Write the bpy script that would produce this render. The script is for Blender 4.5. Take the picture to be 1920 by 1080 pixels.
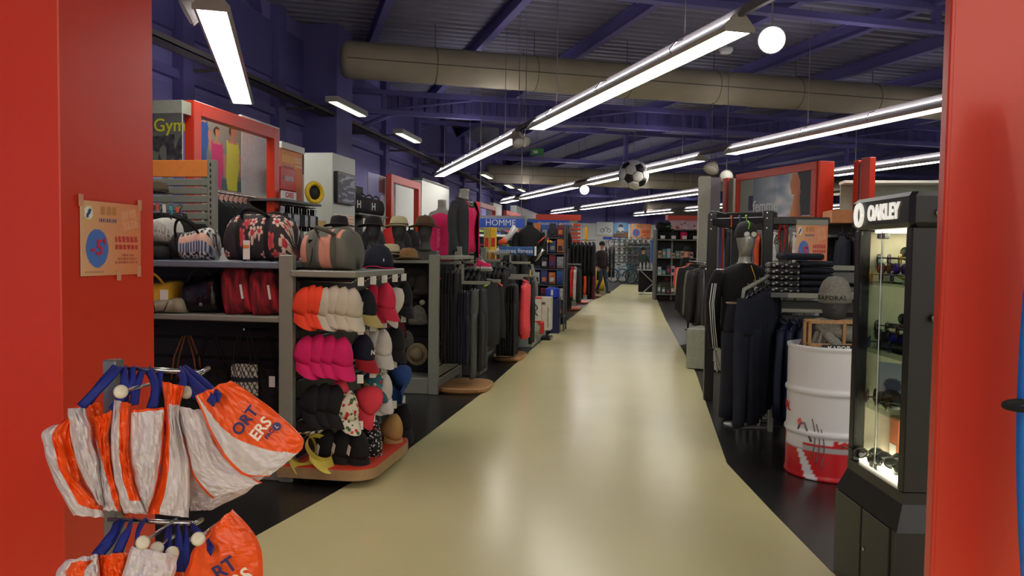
import bpy, bmesh, math, random
from mathutils import Vector, Matrix, noise
import numpy as np

# ------------------------------------------------------------------ camera, world, exposure
scene = bpy.context.scene
for o in list(bpy.data.objects): bpy.data.objects.remove(o)
COL = scene.collection
F, CH = 1500.0, 1.45                      # focal length in pixels of the 1920 frame, camera height
YAW, PIT, ROL = math.radians(9.1), math.radians(2.6), math.radians(0.8)
_f = Vector((-math.sin(YAW)*math.cos(PIT), math.cos(YAW)*math.cos(PIT), -math.sin(PIT)))
_r0 = Vector((math.cos(YAW), math.sin(YAW), 0)); _u0 = _r0.cross(_f)
_r = _r0*math.cos(ROL) + _u0*math.sin(ROL); _u = _r.cross(_f)
CAM = Vector((0, 0, CH))
cd = bpy.data.cameras.new('camera'); cam = bpy.data.objects.new('camera', cd); COL.objects.link(cam)
cam.matrix_world = Matrix(((_r.x, _u.x, -_f.x, 0), (_r.y, _u.y, -_f.y, 0), (_r.z, _u.z, -_f.z, CH), (0, 0, 0, 1)))
cd.sensor_width = 36; cd.lens = 36*F/1920; cd.clip_end = 200; cd.clip_start = .05
scene.camera = cam
scene.view_settings.view_transform = 'Standard'; scene.view_settings.look = 'None'
scene.view_settings.gamma = 1; scene.view_settings.use_curve_mapping = False
scene.view_settings.exposure = 0.38
w = bpy.data.worlds.new('mall_ambience'); scene.world = w; w.use_nodes = True
w.node_tree.nodes['Background'].inputs[0].default_value = (1.0, .93, .82, 1)
w.node_tree.nodes['Background'].inputs[1].default_value = .8
LAMP = 13.0                                # emission of the fluorescent diffusers
scene.cycles.use_denoising = True
scene.cycles.max_bounces = 5; scene.cycles.diffuse_bounces = 3; scene.cycles.glossy_bounces = 2; scene.cycles.transparent_max_bounces = 8
scene.cycles.sample_clamp_indirect = 4; scene.cycles.adaptive_threshold = .04; scene.cycles.caustics_reflective = False; scene.cycles.caustics_refractive = False

# ------------------------------------------------------------------ points of the place seen through a pixel of the photograph
def ray(px, py): return _f + _r*((px-960)/F) - _u*((py-540)/F)
def at(px, py, D): return CAM + ray(px, py)*D
def gz(px, py, z=0.0):
    d = ray(px, py); return CAM + d*((z-CH)/d.z)
def atx(px, py, X):
    d = ray(px, py); return CAM + d*(X/d.x)
def aty(px, py, Y):
    d = ray(px, py); return CAM + d*(Y/d.y)
GA = math.radians(24.6)                   # the building's own grid is turned against the aisle
def grid(e, v, z): return Vector((e*math.cos(GA)-v*math.sin(GA), e*math.sin(GA)+v*math.cos(GA), z))

# ------------------------------------------------------------------ materials
def lin(c):
    return tuple(((x/255)/12.92 if x/255 <= .04045 else ((x/255+.055)/1.055)**2.4) for x in c)
MATS = {}
def mat(name, rgb, rough=.6, metal=0, var=.08, scale=18, bump=0, bscale=120, emit=0, coat=0, alpha=1, stretch=None):
    if name in MATS: return MATS[name]
    m = bpy.data.materials.new(name); m.use_nodes = True; MATS[name] = m
    nt = m.node_tree; b = nt.nodes['Principled BSDF']; L = nt.links
    c = lin(rgb)
    b.inputs['Roughness'].default_value = rough; b.inputs['Metallic'].default_value = metal
    b.inputs['Base Color'].default_value = (*c, 1)
    if coat: b.inputs['Coat Weight'].default_value = coat; b.inputs['Coat Roughness'].default_value = .15
    tc = nt.nodes.new('ShaderNodeTexCoord'); mp = nt.nodes.new('ShaderNodeMapping'); L.new(tc.outputs['Object'], mp.inputs[0])
    if stretch: mp.inputs['Scale'].default_value = stretch
    if var:
        n = nt.nodes.new('ShaderNodeTexNoise'); n.inputs['Scale'].default_value = scale; n.inputs['Detail'].default_value = 4
        L.new(mp.outputs[0], n.inputs['Vector'])
        r = nt.nodes.new('ShaderNodeValToRGB'); L.new(n.outputs[0], r.inputs[0])
        r.color_ramp.elements[0].position = .3; r.color_ramp.elements[1].position = .7
        r.color_ramp.elements[0].color = (*[x*(1-var) for x in c], 1); r.color_ramp.elements[1].color = (*[min(1, x*(1+var)) for x in c], 1)
        L.new(r.outputs[0], b.inputs['Base Color'])
    if bump:
        n2 = nt.nodes.new('ShaderNodeTexNoise'); n2.inputs['Scale'].default_value = bscale; n2.inputs['Detail'].default_value = 3
        L.new(mp.outputs[0], n2.inputs['Vector'])
        bp = nt.nodes.new('ShaderNodeBump'); bp.inputs['Strength'].default_value = bump; bp.inputs['Distance'].default_value = .01
        L.new(n2.outputs[0], bp.inputs['Height']); L.new(bp.outputs[0], b.inputs['Normal'])
    if emit:
        b.inputs['Emission Color'].default_value = (*c, 1); b.inputs['Emission Strength'].default_value = emit
    if alpha < 1: b.inputs['Alpha'].default_value = alpha
    return m
def glass(name, tint=(235, 240, 238), opacity=.12):
    if name in MATS: return MATS[name]
    m = bpy.data.materials.new(name); m.use_nodes = True; MATS[name] = m; nt = m.node_tree
    nt.nodes.remove(nt.nodes['Principled BSDF']); out = nt.nodes['Material Output']
    t = nt.nodes.new('ShaderNodeBsdfTransparent'); t.inputs[0].default_value = (*lin(tint), 1)
    g = nt.nodes.new('ShaderNodeBsdfGlossy'); g.inputs['Roughness'].default_value = .03
    fr = nt.nodes.new('ShaderNodeLayerWeight'); fr.inputs[0].default_value = .25; pw = nt.nodes.new('ShaderNodeMath'); pw.operation = 'POWER'; pw.inputs[1].default_value = 2.5; nt.links.new(fr.outputs['Facing'], pw.inputs[0])
    ad = nt.nodes.new('ShaderNodeMath'); ad.operation = 'MULTIPLY_ADD'; ad.inputs[1].default_value = .5; ad.inputs[2].default_value = opacity*.3
    mx = nt.nodes.new('ShaderNodeMixShader')
    nt.links.new(pw.outputs[0], ad.inputs[0]); nt.links.new(ad.outputs[0], mx.inputs[0])
    nt.links.new(t.outputs[0], mx.inputs[1]); nt.links.new(g.outputs[0], mx.inputs[2]); nt.links.new(mx.outputs[0], out.inputs[0])
    return m
def print_mat(name='print', rough=.45):
    if name in MATS: return MATS[name]
    m = bpy.data.materials.new(name); m.use_nodes = True; MATS[name] = m; nt = m.node_tree
    a = nt.nodes.new('ShaderNodeVertexColor'); a.layer_name = 'Col'
    nt.links.new(a.outputs[0], nt.nodes['Principled BSDF'].inputs['Base Color'])
    nt.nodes['Principled BSDF'].inputs['Roughness'].default_value = rough
    return m
RED = mat('red_lacquer', (214, 58, 34), .33, var=.03, scale=2)
GREY = mat('grey_shelf_paint', (138, 140, 128), .45, var=.04)
GREYD = mat('grey_steel_dark', (84, 86, 84), .45, var=.05)
DARK = mat('dark_panel', (30, 30, 31), .6)
BLACK = mat('black_cloth', (17, 17, 20), .85, bump=.15)
BLACK2 = mat('charcoal_cloth', (36, 37, 40), .85, bump=.15)
NAVY = mat('navy_cloth', (20, 24, 40), .85, bump=.15)
DENIM = mat('dark_denim', (22, 27, 42), .85, bump=.25, bscale=300)
HEATHER = mat('heather_cloth', (76, 80, 80), .9, var=.2, scale=60, bump=.2)
BLKMET = mat('black_metal', (20, 20, 21), .4, var=.03)
BLKPL = mat('black_plastic', (15, 15, 16), .35, var=.03)
CHROME = mat('chrome_wire', (190, 190, 188), .25, 1, var=0)
STEEL = mat('brushed_steel', (150, 152, 150), .35, .8, var=.04)
WHITE = mat('white_laminate', (226, 228, 224), .5, var=.02)
CARD = mat('white_card', (232, 230, 222), .7, var=.02)
WOOD = mat('beech_board', (188, 140, 92), .5, var=.15, scale=6, stretch=(1, 8, 8))
PURPLE = mat('violet_wall_paint', (142, 136, 200), .6, var=.05, scale=1.5)
PURPLED = mat('violet_steel_paint', (104, 100, 160), .55, var=.05)
ORANGE = mat('orange_card', (236, 142, 62), .6, var=.04)
PINK = mat('hot_pink_cloth', (220, 28, 96), .8, bump=.2)
CORAL = mat('coral_cloth', (240, 74, 84), .8, bump=.15)
YELL = mat('yellow_plastic', (240, 200, 40), .5)
BLUEP = mat('blue_sign', (40, 84, 190), .5, var=.02)
SKIN = mat('skin', (186, 130, 102), .6)
MANQ = mat('mannequin_grey', (150, 148, 138), .4, var=.04)
MANQD = mat('head_form_charcoal', (62, 62, 62), .7)
FOAM = mat('grey_knit', (128, 126, 116), .95, var=.25, scale=90, bump=.5, bscale=200)

# ------------------------------------------------------------------ mesh builder
class MB:
    def __init__(s): s.v = []; s.f = []; s.m = []; s.c = None
    def add(s, vs, fs, mi=0):
        o = len(s.v); s.v += [Vector(p) for p in vs]; s.f += [tuple(i+o for i in f) for f in fs]; s.m += [mi]*len(fs); return s
    def box(s, x0, x1, y0, y1, z0, z1, mi=0, M=None):
        vs = [Vector((x, y, z)) for x in (x0, x1) for y in (y0, y1) for z in (z0, z1)]
        if M is not None: vs = [M @ p for p in vs]
        return s.add(vs, [(0, 1, 3, 2), (4, 6, 7, 5), (0, 4, 5, 1), (2, 3, 7, 6), (0, 2, 6, 4), (1, 5, 7, 3)], mi)
    def rbox(s, x0, x1, y0, y1, z0, z1, b=.01, mi=0, M=None):
        r = []
        for dz, ins in ((z0, b), (z0+b, 0), (z1-b, 0), (z1, b)):
            a0, a1, c0, c1 = x0+ins, x1-ins, y0+ins, y1-ins
            r.append([Vector(p) for p in ((a0+b, c0, dz), (a1-b, c0, dz), (a1, c0+b, dz), (a1, c1-b, dz), (a1-b, c1, dz), (a0+b, c1, dz), (a0, c1-b, dz), (a0, c0+b, dz))])
        if M is not None: r = [[M @ p for p in q] for q in r]
        return s.loft(r, mi=mi)
    def loft(s, rings, cap=True, closed=True, mi=0):
        n = len(rings[0]); o = len(s.v); fs = []
        for r in rings: s.v += [Vector(p) for p in r]
        for i in range(len(rings)-1):
            for j in range(n if closed else n-1):
                k = (j+1) % n
                fs.append((o+i*n+j, o+i*n+k, o+(i+1)*n+k, o+(i+1)*n+j))
        if cap and closed:
            fs.append(tuple(o+j for j in range(n-1, -1, -1))); fs.append(tuple(o+(len(rings)-1)*n+j for j in range(n)))
        s.f += fs; s.m += [mi]*len(fs); return s
    def cyl(s, p0, p1, r0, r1=None, n=12, mi=0):
        return s.tube([p0, p1], [r0, r0 if r1 is None else r1], n, mi=mi)
    def tube(s, pts, r, n=8, mi=0, flat=1.0, ref=None):
        pts = [Vector(p) for p in pts]; rs = r if isinstance(r, (list, tuple)) else [r]*len(pts); rings = []
        prev = None
        for i, p in enumerate(pts):
            d = (pts[min(i+1, len(pts)-1)]-pts[max(i-1, 0)]).normalized()
            a = Vector(ref) if ref is not None else (prev if prev is not None else (Vector((0, 0, 1)) if abs(d.z) < .9 else Vector((1, 0, 0))))
            x = d.cross(a)
            if x.length < 1e-4: x = d.cross(Vector((1, .3, .2)))
            x.normalize(); y = x.cross(d).normalized(); prev = y
            rings.append([p+(x*math.cos(t)+y*math.sin(t)*flat)*rs[i] for t in [2*math.pi*k/n for k in range(n)]])
        return s.loft(rings, mi=mi)
    def lathe(s, prof, n=20, c=(0, 0, 0), sx=1, sy=1, mi=0, M=None, wob=None):
        rings = []
        for r, z in prof:
            q = []
            for k in range(n):
                t = 2*math.pi*k/n
                p = Vector((r*math.cos(t)*sx, r*math.sin(t)*sy, z))
                if wob: p = wob(p, t)
                p = p+Vector(c)
                q.append(M @ p if M is not None else p)
            rings.append(q)
        return s.loft(rings, mi=mi)
    def grid(s, fn, nu, nv, closeu=False, mi=0, mifn=None):
        o = len(s.v)
        for j in range(nv+1):
            for i in range(nu if closeu else nu+1): s.v.append(Vector(fn(i/nu, j/nv)))
        w = nu if closeu else nu+1
        for j in range(nv):
            for i in range(nu):
                k = (i+1) % w if closeu else i+1
                s.f.append((o+j*w+i, o+j*w+k, o+(j+1)*w+k, o+(j+1)*w+i))
                s.m.append(mifn((i+.5)/nu, (j+.5)/nv) if mifn else mi)
        return s
    def prism(s, poly, z0, z1, mi=0, M=None):
        r = [[Vector((x, y, z0)) for x, y in poly], [Vector((x, y, z1)) for x, y in poly]]
        if M is not None: r = [[M @ p for p in q] for q in r]
        return s.loft(r, mi=mi)
    def mesh(s, name, mats, smooth=False, inv=None):
        me = bpy.data.meshes.new(name)
        vs = [inv @ p for p in s.v] if inv is not None else s.v
        me.from_pydata([tuple(p) for p in vs], [], s.f)
        for m in (mats if isinstance(mats, (list, tuple)) else [mats]): me.materials.append(m)
        me.polygons.foreach_set('material_index', s.m)
        if s.c is not None:
            a = me.color_attributes.new('Col', 'FLOAT_COLOR', 'POINT')
            a.data.foreach_set('color', np.array([(*lin(c), 1) for c in s.c], dtype=np.float32).ravel())
        bm = bmesh.new(); bm.from_mesh(me); bmesh.ops.recalc_face_normals(bm, faces=bm.faces); bm.to_mesh(me); bm.free()
        if smooth: me.polygons.foreach_set('use_smooth', [True]*len(me.polygons))
        me.update(); return me
    def build(s, name, mats, parent=None, smooth=False, world=False):
        inv = parent.matrix_basis.inverted() if (world and parent is not None) else None
        o = bpy.data.objects.new(name, s.mesh(name, mats, smooth, inv)); COL.objects.link(o)
        if parent is not None: o.parent = parent
        return o

def tag(o, label, cat, group=None):
    o['label'] = label; o['category'] = cat
    if group: o['group'] = group
    return o
def thing(name, label, cat, loc=(0, 0, 0), rz=0, group=None, M=None):
    o = bpy.data.objects.new(name, None); COL.objects.link(o); o.empty_display_size = .05
    if M is not None: o.matrix_basis = M
    else: o.matrix_basis = Matrix.Translation(Vector(loc)) @ Matrix.Rotation(rz, 4, 'Z')
    return tag(o, label, cat, group)
def dup(t, M, label=None, group=None):
    c = t.copy(); COL.objects.link(c); c.matrix_basis = M
    if label: c['label'] = label
    if group: c['group'] = group
    for ch in list(t.children):
        k = ch.copy(); COL.objects.link(k); k.parent = c
        for gch in list(ch.children):
            q = gch.copy(); COL.objects.link(q); q.parent = k
    return c
def solo(name, mb, m, label, cat, group=None, smooth=False):
    return tag(mb.build(name, m, None, smooth), label, cat, group)
def struct(name, mb, m, parent=None, smooth=False):
    o = mb.build(name, m, parent, smooth)
    if parent is None: o['kind'] = 'structure'
    return o
def TR(loc, rz=0, rx=0, ry=0): return Matrix.Translation(Vector(loc)) @ Matrix.Rotation(rz, 4, 'Z') @ Matrix.Rotation(ry, 4, 'Y') @ Matrix.Rotation(rx, 4, 'X')

def letters(body, size, m, M, parent, ext=.002, bold=0, align='CENTER', name='lettering'):
    """M: local frame of the sign, x to the right of the reader, y up, z towards the reader (world space)"""
    cu = bpy.data.curves.new('t', 'FONT'); cu.body = body; cu.size = size; cu.extrude = ext; cu.offset = bold; cu.align_x = align; cu.align_y = 'CENTER'; cu.resolution_u = 3
    ob = bpy.data.objects.new('t', cu); COL.objects.link(ob)
    dg = bpy.context.evaluated_depsgraph_get(); me = bpy.data.meshes.new_from_object(ob.evaluated_get(dg))
    bpy.data.objects.remove(ob); bpy.data.curves.remove(cu)
    me.materials.clear(); me.materials.append(m)
    me.transform(parent.matrix_basis.inverted() @ M if parent is not None else M)
    o = bpy.data.objects.new(name, me); COL.objects.link(o)
    if parent is not None: o.parent = parent
    return o
def frame_from(p, right, up=(0, 0, 1)):
    """sign frame at p: x along right, y up, z = x cross y (towards the reader)"""
    x = Vector(right).normalized(); y = Vector(up); y = (y - x*y.dot(x)).normalized(); z = x.cross(y)
    return Matrix(((x.x, y.x, z.x, p[0]), (x.y, y.y, z.y, p[1]), (x.z, y.z, z.z, p[2]), (0, 0, 0, 1)))
def printed(name, M, wd, ht, nx, ny, fn, parent=None, th=.006, bend=None):
    """a flat print: grid of colours fn(u, v) in 0..255, u to the right and v up, on a board of thickness th; M as for letters, origin at the centre"""
    b = MB(); cs = []
    for z in (0, -th):
        for j in range(ny+1):
            for i in range(nx+1):
                u, v = i/nx, j/ny
                q = Vector(((u-.5)*wd, (v-.5)*ht, z))
                if bend: q.z += bend(u, v)
                b.v.append(M @ q); cs.append(fn(u, v) if z == 0 else (225, 225, 220))
    W = nx+1; n = W*(ny+1)
    for j in range(ny):
        for i in range(nx):
            a = j*W+i; b.f.append((a, a+1, a+W+1, a+W)); b.f.append((n+a, n+a+W, n+a+W+1, n+a+1)); b.m += [0, 0]
    for j in range(ny):
        for a, k in ((j*W, 1), (j*W+nx, -1)):
            b.f.append((a, a+W, n+a+W, n+a) if k > 0 else (a, n+a, n+a+W, a+W)); b.m.append(0)
    for i in range(nx):
        for a, k in ((i, 1), (ny*W+i, -1)):
            b.f.append((a, n+a, n+a+1, a+1) if k > 0 else (a, a+1, n+a+1, n+a)); b.m.append(0)
    b.c = cs
    return b.build(name, print_mat(), parent, world=parent is not None)
def nz(x, y, z=0.0): return noise.noise(Vector((x, y, z)))
def mixc(a, b, t): t = max(0, min(1, t)); return tuple(a[i]+(b[i]-a[i])*t for i in range(3))

# ================================================================== THE BUILDING
XW = -6.3                                  # left wall plane
FLOORD = mat('black_vinyl', (34, 33, 33), .28, var=.12, scale=3)
FLOORC = mat('cream_vinyl', (216, 207, 156), .24, var=.03, scale=1.2, bump=.02, bscale=6)
struct('floor', MB().box(-12, 26, -9, 56, -.1, 0), FLOORD)
lp = [gz(*q) for q in ((482, 1005), (600, 940), (757, 850), (905, 737), (1020, 635), (1110, 565), (1150, 545), (1165, 533))]
rp = [gz(*q) for q in ((1560, 1075), (1440, 952), (1363, 870), (1335, 790), (1305, 700), (1270, 640), (1248, 600), (1232, 562), (1222, 535))]
poly = [(-2.9, -6), (-2.9, 2.0), tuple(gz(352, 1078))[:2]] + [(p.x, p.y) for p in lp] + [(p.x, p.y) for p in rp[::-1]] + [(1.5, 3.3), (3.6, 2.6), (3.6, -6)]
struct('floor_aisle', MB().prism(poly, 0, .004), FLOORC)

# left wall: sheet panels between columns
wl = struct('wall_left', MB().box(XW-.2, XW, -9, 44, 0, 5.7), PURPLE)
for k in range(12):
    y = 4.4+k*2.9
    struct('column', MB().box(XW, XW+.16, y-.14, y+.14, 0, 5.6), PURPLED, wl)
    struct('wall_panel', MB().rbox(XW, XW+.035, y+.2, y+2.7, 2.2, 3.62, .01), PURPLE, wl)
    struct('wall_panel', MB().rbox(XW, XW+.05, y+.16, y+2.74, 4.35, 5.3, .01), PURPLED, wl)
    struct('girt', MB().box(XW, XW+.1, y+.14, y+2.76, 3.72, 3.84), PURPLED, wl)
struct('column', MB().box(XW, XW+.7, 14.2, 15.0, 0, 5.6), PURPLED, wl)
pb = grid(0, 40, 0)
wb = struct('wall_back', MB().box(-4, 44, 40, 40.2, 0, 5.7, M=Matrix.Rotation(GA, 4, 'Z')), PURPLE)
for k in range(16):
    struct('column', MB().box(4.5+k*2.35, 4.75+k*2.35, 39.8, 40, 0, 5.6, M=Matrix.Rotation(GA, 4, 'Z')), PURPLED, wb)
    struct('wall_panel', MB().rbox(4.95+k*2.35, 6.65+k*2.35, 39.95, 40, 2.9, 4.6, .01, M=Matrix.Rotation(GA, 4, 'Z')), PURPLE, wb)
struct('wall_right', MB().box(24, 24.2, -9, 56, 0, 5.7), PURPLE)

# corrugated deck and its steel
DECK = mat('violet_grey_deck', (128, 128, 146), .5, var=.05, scale=3)
mb = MB()
RG = Matrix.Rotation(GA, 4, 'Z')
prof = []
x = -6.0
while x < 46:
    prof += [(x, 5.6), (x+.11, 5.6), (x+.14, 5.66), (x+.25, 5.66)]; x += .28
for vv in (-16, 48): pass
mb.loft([[RG @ Vector((-14, x, z)) for x, z in prof], [RG @ Vector((36, x, z)) for x, z in prof]], cap=False, closed=False)
ceil = struct('ceiling', mb, DECK)
for k in range(14):
    e = -2.56+k*2.03
    b = MB().box(e-.07, e+.07, -4, 40, 5.34, 5.36, M=RG).box(e-.012, e+.012, -4, 40, 5.36, 5.58, M=RG).box(e-.07, e+.07, -4, 40, 5.58, 5.6, M=RG)
    struct('purlin', b, PURPLED, ceil)
for v, zb, zt in ((10.5, 4.98, 5.3), (17.6, 4.38, 4.8), (22.5, 4.1, 5.0), (33, 3.9, 4.7)):
    b = MB().box(-3, 34, v-.08, v+.08, zb, zb+.1, M=RG).box(-3, 34, v-.08, v+.08, zt, zt+.1, M=RG)
    struct('truss', b, PURPLED, ceil)
    for k in range(9):
        struct('truss_post', MB().box(-2+k*3.9, -1.9+k*3.9, v-.05, v+.05, zb+.1, zt, M=RG), PURPLED, ceil)
        b = MB()
        b.cyl(RG @ Vector((-1.9+k*3.9, v, zb+.1)), RG @ Vector((.0+k*3.9, v, zt)), .03, n=6)
        struct('truss_brace', b, PURPLED, ceil)
# ribbed bulkhead behind the second truss
mb = MB(); prof = []; x = 2.0
while x < 34: prof += [(x, 17.85), (x+.12, 17.85), (x+.15, 17.9), (x+.27, 17.9)]; x += .3
mb.loft([[RG @ Vector((x, y, 4.45)) for x, y in prof], [RG @ Vector((x, y, 4.85)) for x, y in prof]], cap=False, closed=False)
struct('bulkhead', mb, PURPLED, ceil)
b = MB().cyl((XW+.2, 16.2, 3.9), (XW+1.0, 17.4, 4.6), .06, n=8)
struct('roof_brace', b, PURPLED, ceil)

# round air ducts in quilted cloth
DUCT = mat('beige_duct_cloth', (176, 168, 142), .75, var=.05, scale=3, bump=.2, bscale=8)
SEAM = mat('duct_seam', (92, 88, 78), .7)
def duct(e0, e1, v, zb, r, label):
    t = thing('air_duct', label, 'air duct', RG @ Vector((e0, v, zb)))
    n = 20; b = MB(); rings = []
    es = [(e0-.0, .5), (e0+.04, .85), (e0+.12, 1)]
    x = e0+.5
    while x < e1: es += [(x, 1), ]; x += .6
    for e, k in es+[(e1, 1)]:
        rings.append([RG @ Vector((e, v+r*k*math.cos(a), zb+r+r*k*math.sin(a))) for a in [2*math.pi*j/n for j in range(n)]])
    b.loft(rings); b.build('duct_sleeve', DUCT, t, True, True)
    x = e0+1.7
    while x < e1:
        q = MB(); q.tube([RG @ Vector((x, v+(r+.004)*math.cos(a), zb+r+(r+.004)*math.sin(a))) for a in [2*math.pi*j/24 for j in range(25)]], .006, 5)
        q.build('seam_ring', SEAM, t, True, True)
        q = MB().cyl(RG @ Vector((x, v, zb+2*r)), RG @ Vector((x, v, 5.6)), .008, n=5); q.build('hanger_wire', SEAM, t, False, True)
        x += 1.9
    MB().box(e0+.1, e1, v-r-.008, v-r+.002, zb+r*.86, zb+r*.86+.014, M=RG).build('long_seam', SEAM, t, False, True)
    return t
duct(.85, 26, 14.7, 4.5, .33, 'large beige cloth air duct, the nearest one, crossing under the roof')
duct(6.8, 30, 28.4, 3.95, .33, 'beige cloth air duct further back, behind the hanging football')
duct(17.2, 34, 37.2, 3.42, .33, 'pale air duct farthest back above the bike posters')

# cable tray along the left wall with its small fluorescent battens
TRAY = mat('dusty_tray', (86, 82, 78), .7)
t = thing('cable_tray', 'grey metal cable tray running along the violet left wall', 'cable tray', (XW+.5, 4, 3.95))
MB().box(XW+.42, XW+.66, 4, 40, 3.9, 3.915).box(XW+.42, XW+.43, 4, 40, 3.9, 3.98).box(XW+.65, XW+.66, 4, 40, 3.9, 3.98).build('tray', TRAY, t, False, True)
for k in range(4):
    MB().tube([(XW+.47+k*.045+.02*nz(y, k), y, 3.93+.015*nz(k*3, y*2)) for y in [4+j*.9 for j in range(41)]], .014, 5).build('cable', mat('cable_black', (40, 38, 40), .6), t, True, True)
for k in range(12):
    MB().box(XW, XW+.66, 4.5+k*2.9, 4.54+k*2.9, 3.86, 3.9).build('bracket', TRAY, t, False, True)
BATT = mat('batten_tube', (230, 236, 200), .4, var=0, emit=1.6)
HOUS = mat('lamp_housing', (188, 184, 170), .4, var=.03)
def batten(p, i):
    t = thing('wall_batten', ['small fluorescent batten above the white pillar with the screen', 'small fluorescent batten in the middle of the cable tray', 'small batten third along the cable tray', 'small batten fourth along the cable tray', 'farthest small batten of the cable tray', 'small batten nearest the orange-framed gym posters'][i], 'lamp', p, 0, 'battens on the cable tray')
    MB().box(-.11, .11, -.75, .75, 0, .09).build('housing', HOUS, t); MB().box(-.06, .08, -.72, .72, -.012, 0).build('tube', BATT, t)
    MB().box(-.55, -.1, -.03, .03, .06, .08).build('arm', TRAY, t)
for i, (px, py) in enumerate(((652, 205), (765, 259), (912, 331), (955, 350), (978, 357))):
    p = atx(px, py, XW+1.15); batten(p, i)

# suspended fluorescent rows
TUBE = mat('diffuser_glow', (255, 250, 238), .5, var=0, emit=LAMP)
UPL = mat('added_uplight_glow', (250, 244, 255), .5, var=0, emit=LAMP*1.5)  # glowing strips added on top of the housings to brighten the roof
RAIL = mat('lamp_rail', (112, 108, 106), .5, var=.03)
def lamp(e, v0, v1, z, label, spots=0):
    t = thing('linear_lamp', label, 'lamp', grid(e, v0, z), GA, 'suspended fluorescent lamps')
    L = v1-v0; w = .13
    pr = [(-w, 0), (-w-.02, .03), (-.06, .12), (.06, .12), (w+.02, .03), (w, 0), (w-.012, 0), (w-.012, .02), (-w+.012, .02), (-w+.012, 0)]
    MB().loft([[Vector((x, y, zz)) for x, zz in pr] for y in (0, L)], cap=False).build('housing', HOUS, t)
    MB().box(-w+.012, w-.012, .02, L-.02, .004, .016).build('diffuser', TUBE, t)
    [MB().box(x0, x0+.025, .05, L-.05, .122, .128).build('added_uplight_slot', UPL, t) for x0 in (-.062, .037)]
    for y in (-.03, L):
        MB().loft([[Vector((x, yy, zz)) for x, zz in ((-w-.02, .0), (-w-.02, .04), (-.05, .15), (.05, .15), (w+.02, .04), (w+.02, .0))] for yy in (y, y+.03)]).build('end_cap', HOUS, t)
    MB().box(-.022, .022, -.9, L+.9, .125, .2).build('rail', RAIL, t)
    n = max(2, int(L/1.5))
    for k in range(n):
        y = L*(k+.5)/n
        MB().tube([(-w-.012, y, .03), (-w-.035, y, .07), (-.1, y, .15), (0, y, .19)], .008, 5).build('clip', CHROME, t, True)
        if k % 2 == 0: MB().cyl((0, y, .2), (0, y, 5.55-z), .006, n=5).build('suspension_wire', RAIL, t)
    return t
zl = 3.4; s = 1.258
lamp(-.63, 7.12, 11.54, zl, 'bright lamp at top left above the red pillar')
lamp(3.78, 6.33, 12.31, zl, 'longest bright lamp, the nearest one over the middle of the aisle')
lamp(3.78, 13.5, 21.0, zl, 'bright lamp ending above the headless mannequin in the dark jacket')
lamp(8.27, 7.6, 14.0, zl, 'bright lamp at upper right cut off by the red panel')
lamp(8.27, 15.2, 21.7, zl, 'bright lamp passing in front of the hanging football')
lamp(8.27, 22.8, 28.6, zl, 'bright lamp just beyond the football with a spotlight at its near end')
lamp(8.27, 29.4, 31.4, zl, 'short lamp end seen above the blue menswear sign')
lamp(12.75, 12.2, 16.8, zl, 'bright lamp at right above the tall black sunglasses cabinet')
lamp(12.75, 23.3, 34.3, zl, 'long thin lamp low over the far aisle below the football')
lamp(12.75, 35.2, 38.6, zl, 'small far lamp over the running shoe wall')
lamp(17.3, 26, 33, zl, 'far lamp above the shelf of black bags')
lamp(17.3, 34.4, 38.6, zl, 'farthest lamp, added to brighten the bicycle wall'); lamp(21.6, 27, 34, zl, 'far lamp added for light behind the bag shelving'); lamp(17.3, 14.5, 22, zl, 'lamp hidden mostly behind the red display frame at right')  # bicycle wall and bag shelving lamps added to brighten the far end
# unseen lamps added over entrance and mall, lighting the near floor and portal
lamp(3.78, -3.8, 3.4, zl, 'unseen lamp added to the middle row over the entrance'); lamp(-.63, 3.2, 6.1, zl, 'unseen lamp added to the left row just inside the entrance')
lamp(-4.6, -6.5, -.4, zl, 'unseen lamp added at the outer left over the mall')
lamp(-.63, -7.5, -1.6, zl, 'unseen lamp added to the left row over the mall'); lamp(-2.6, -5.6, .6, zl, 'unseen lamp added beside the left row, over the mall'); lamp(1.6, -7.5, -1.6, zl, 'unseen lamp added between the rows over the mall')
SPOT = mat('spot_glow', (255, 246, 255), .5, var=0, emit=22)
def spot(p, d, label, on=True, r=.1, top=5.58):
    """a track spotlight, its mouth turned along d"""
    d = Vector(d).normalized(); q = d.to_track_quat('Z', 'Y').to_matrix().to_4x4()
    t = thing('spotlight', label, 'spotlight', M=Matrix.Translation(Vector(p)) @ q)
    MB().lathe([(.03, -.22), (.05, -.2), (r*.7, -.12), (r, 0), (r*.98, .01), (r*.9, 0)], 20).build('lamp_head', HOUS, t, True)
    MB().lathe([(.0, -.015), (r*.88, -.005), (r*.8, .02), (.0, .03)], 20).build('bulb', SPOT if on else WHITE, t, True)
    MB().tube([(0, 0, -.1), (0, .05, -.12), (0, .1, -.15)], .018, 6).build('yoke', HOUS, t)
    MB().cyl(Vector(p), Vector((p[0], p[1], top)), .007, n=5).build('drop_rod', RAIL, t, False, True)
p = at(1447, 75, 7.6); spot(p, CAM-p+Vector((.6, 0, -.8)), 'glaring spotlight at the near end of the longest lamp', True, .13)
p = at(972, 268, 13.6); spot(p, (.5, -.8, -.9), 'switched-off white spotlight at the far end of the longest lamp', False, .11)
p = at(1096, 356, 24.5); spot(p, CAM-p, 'bright small spotlight between two far lamps', True, .15)
p = at(1333, 318, 16.2); spot(p, (-.4, -.6, -1), 'switched-off spotlight above the tall white column', False, .16, 4.52)
p = at(1362, 331, 16.0); spot(p, CAM-p, 'round white spotlight facing the aisle beside the red frame', False, .13)
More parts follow.
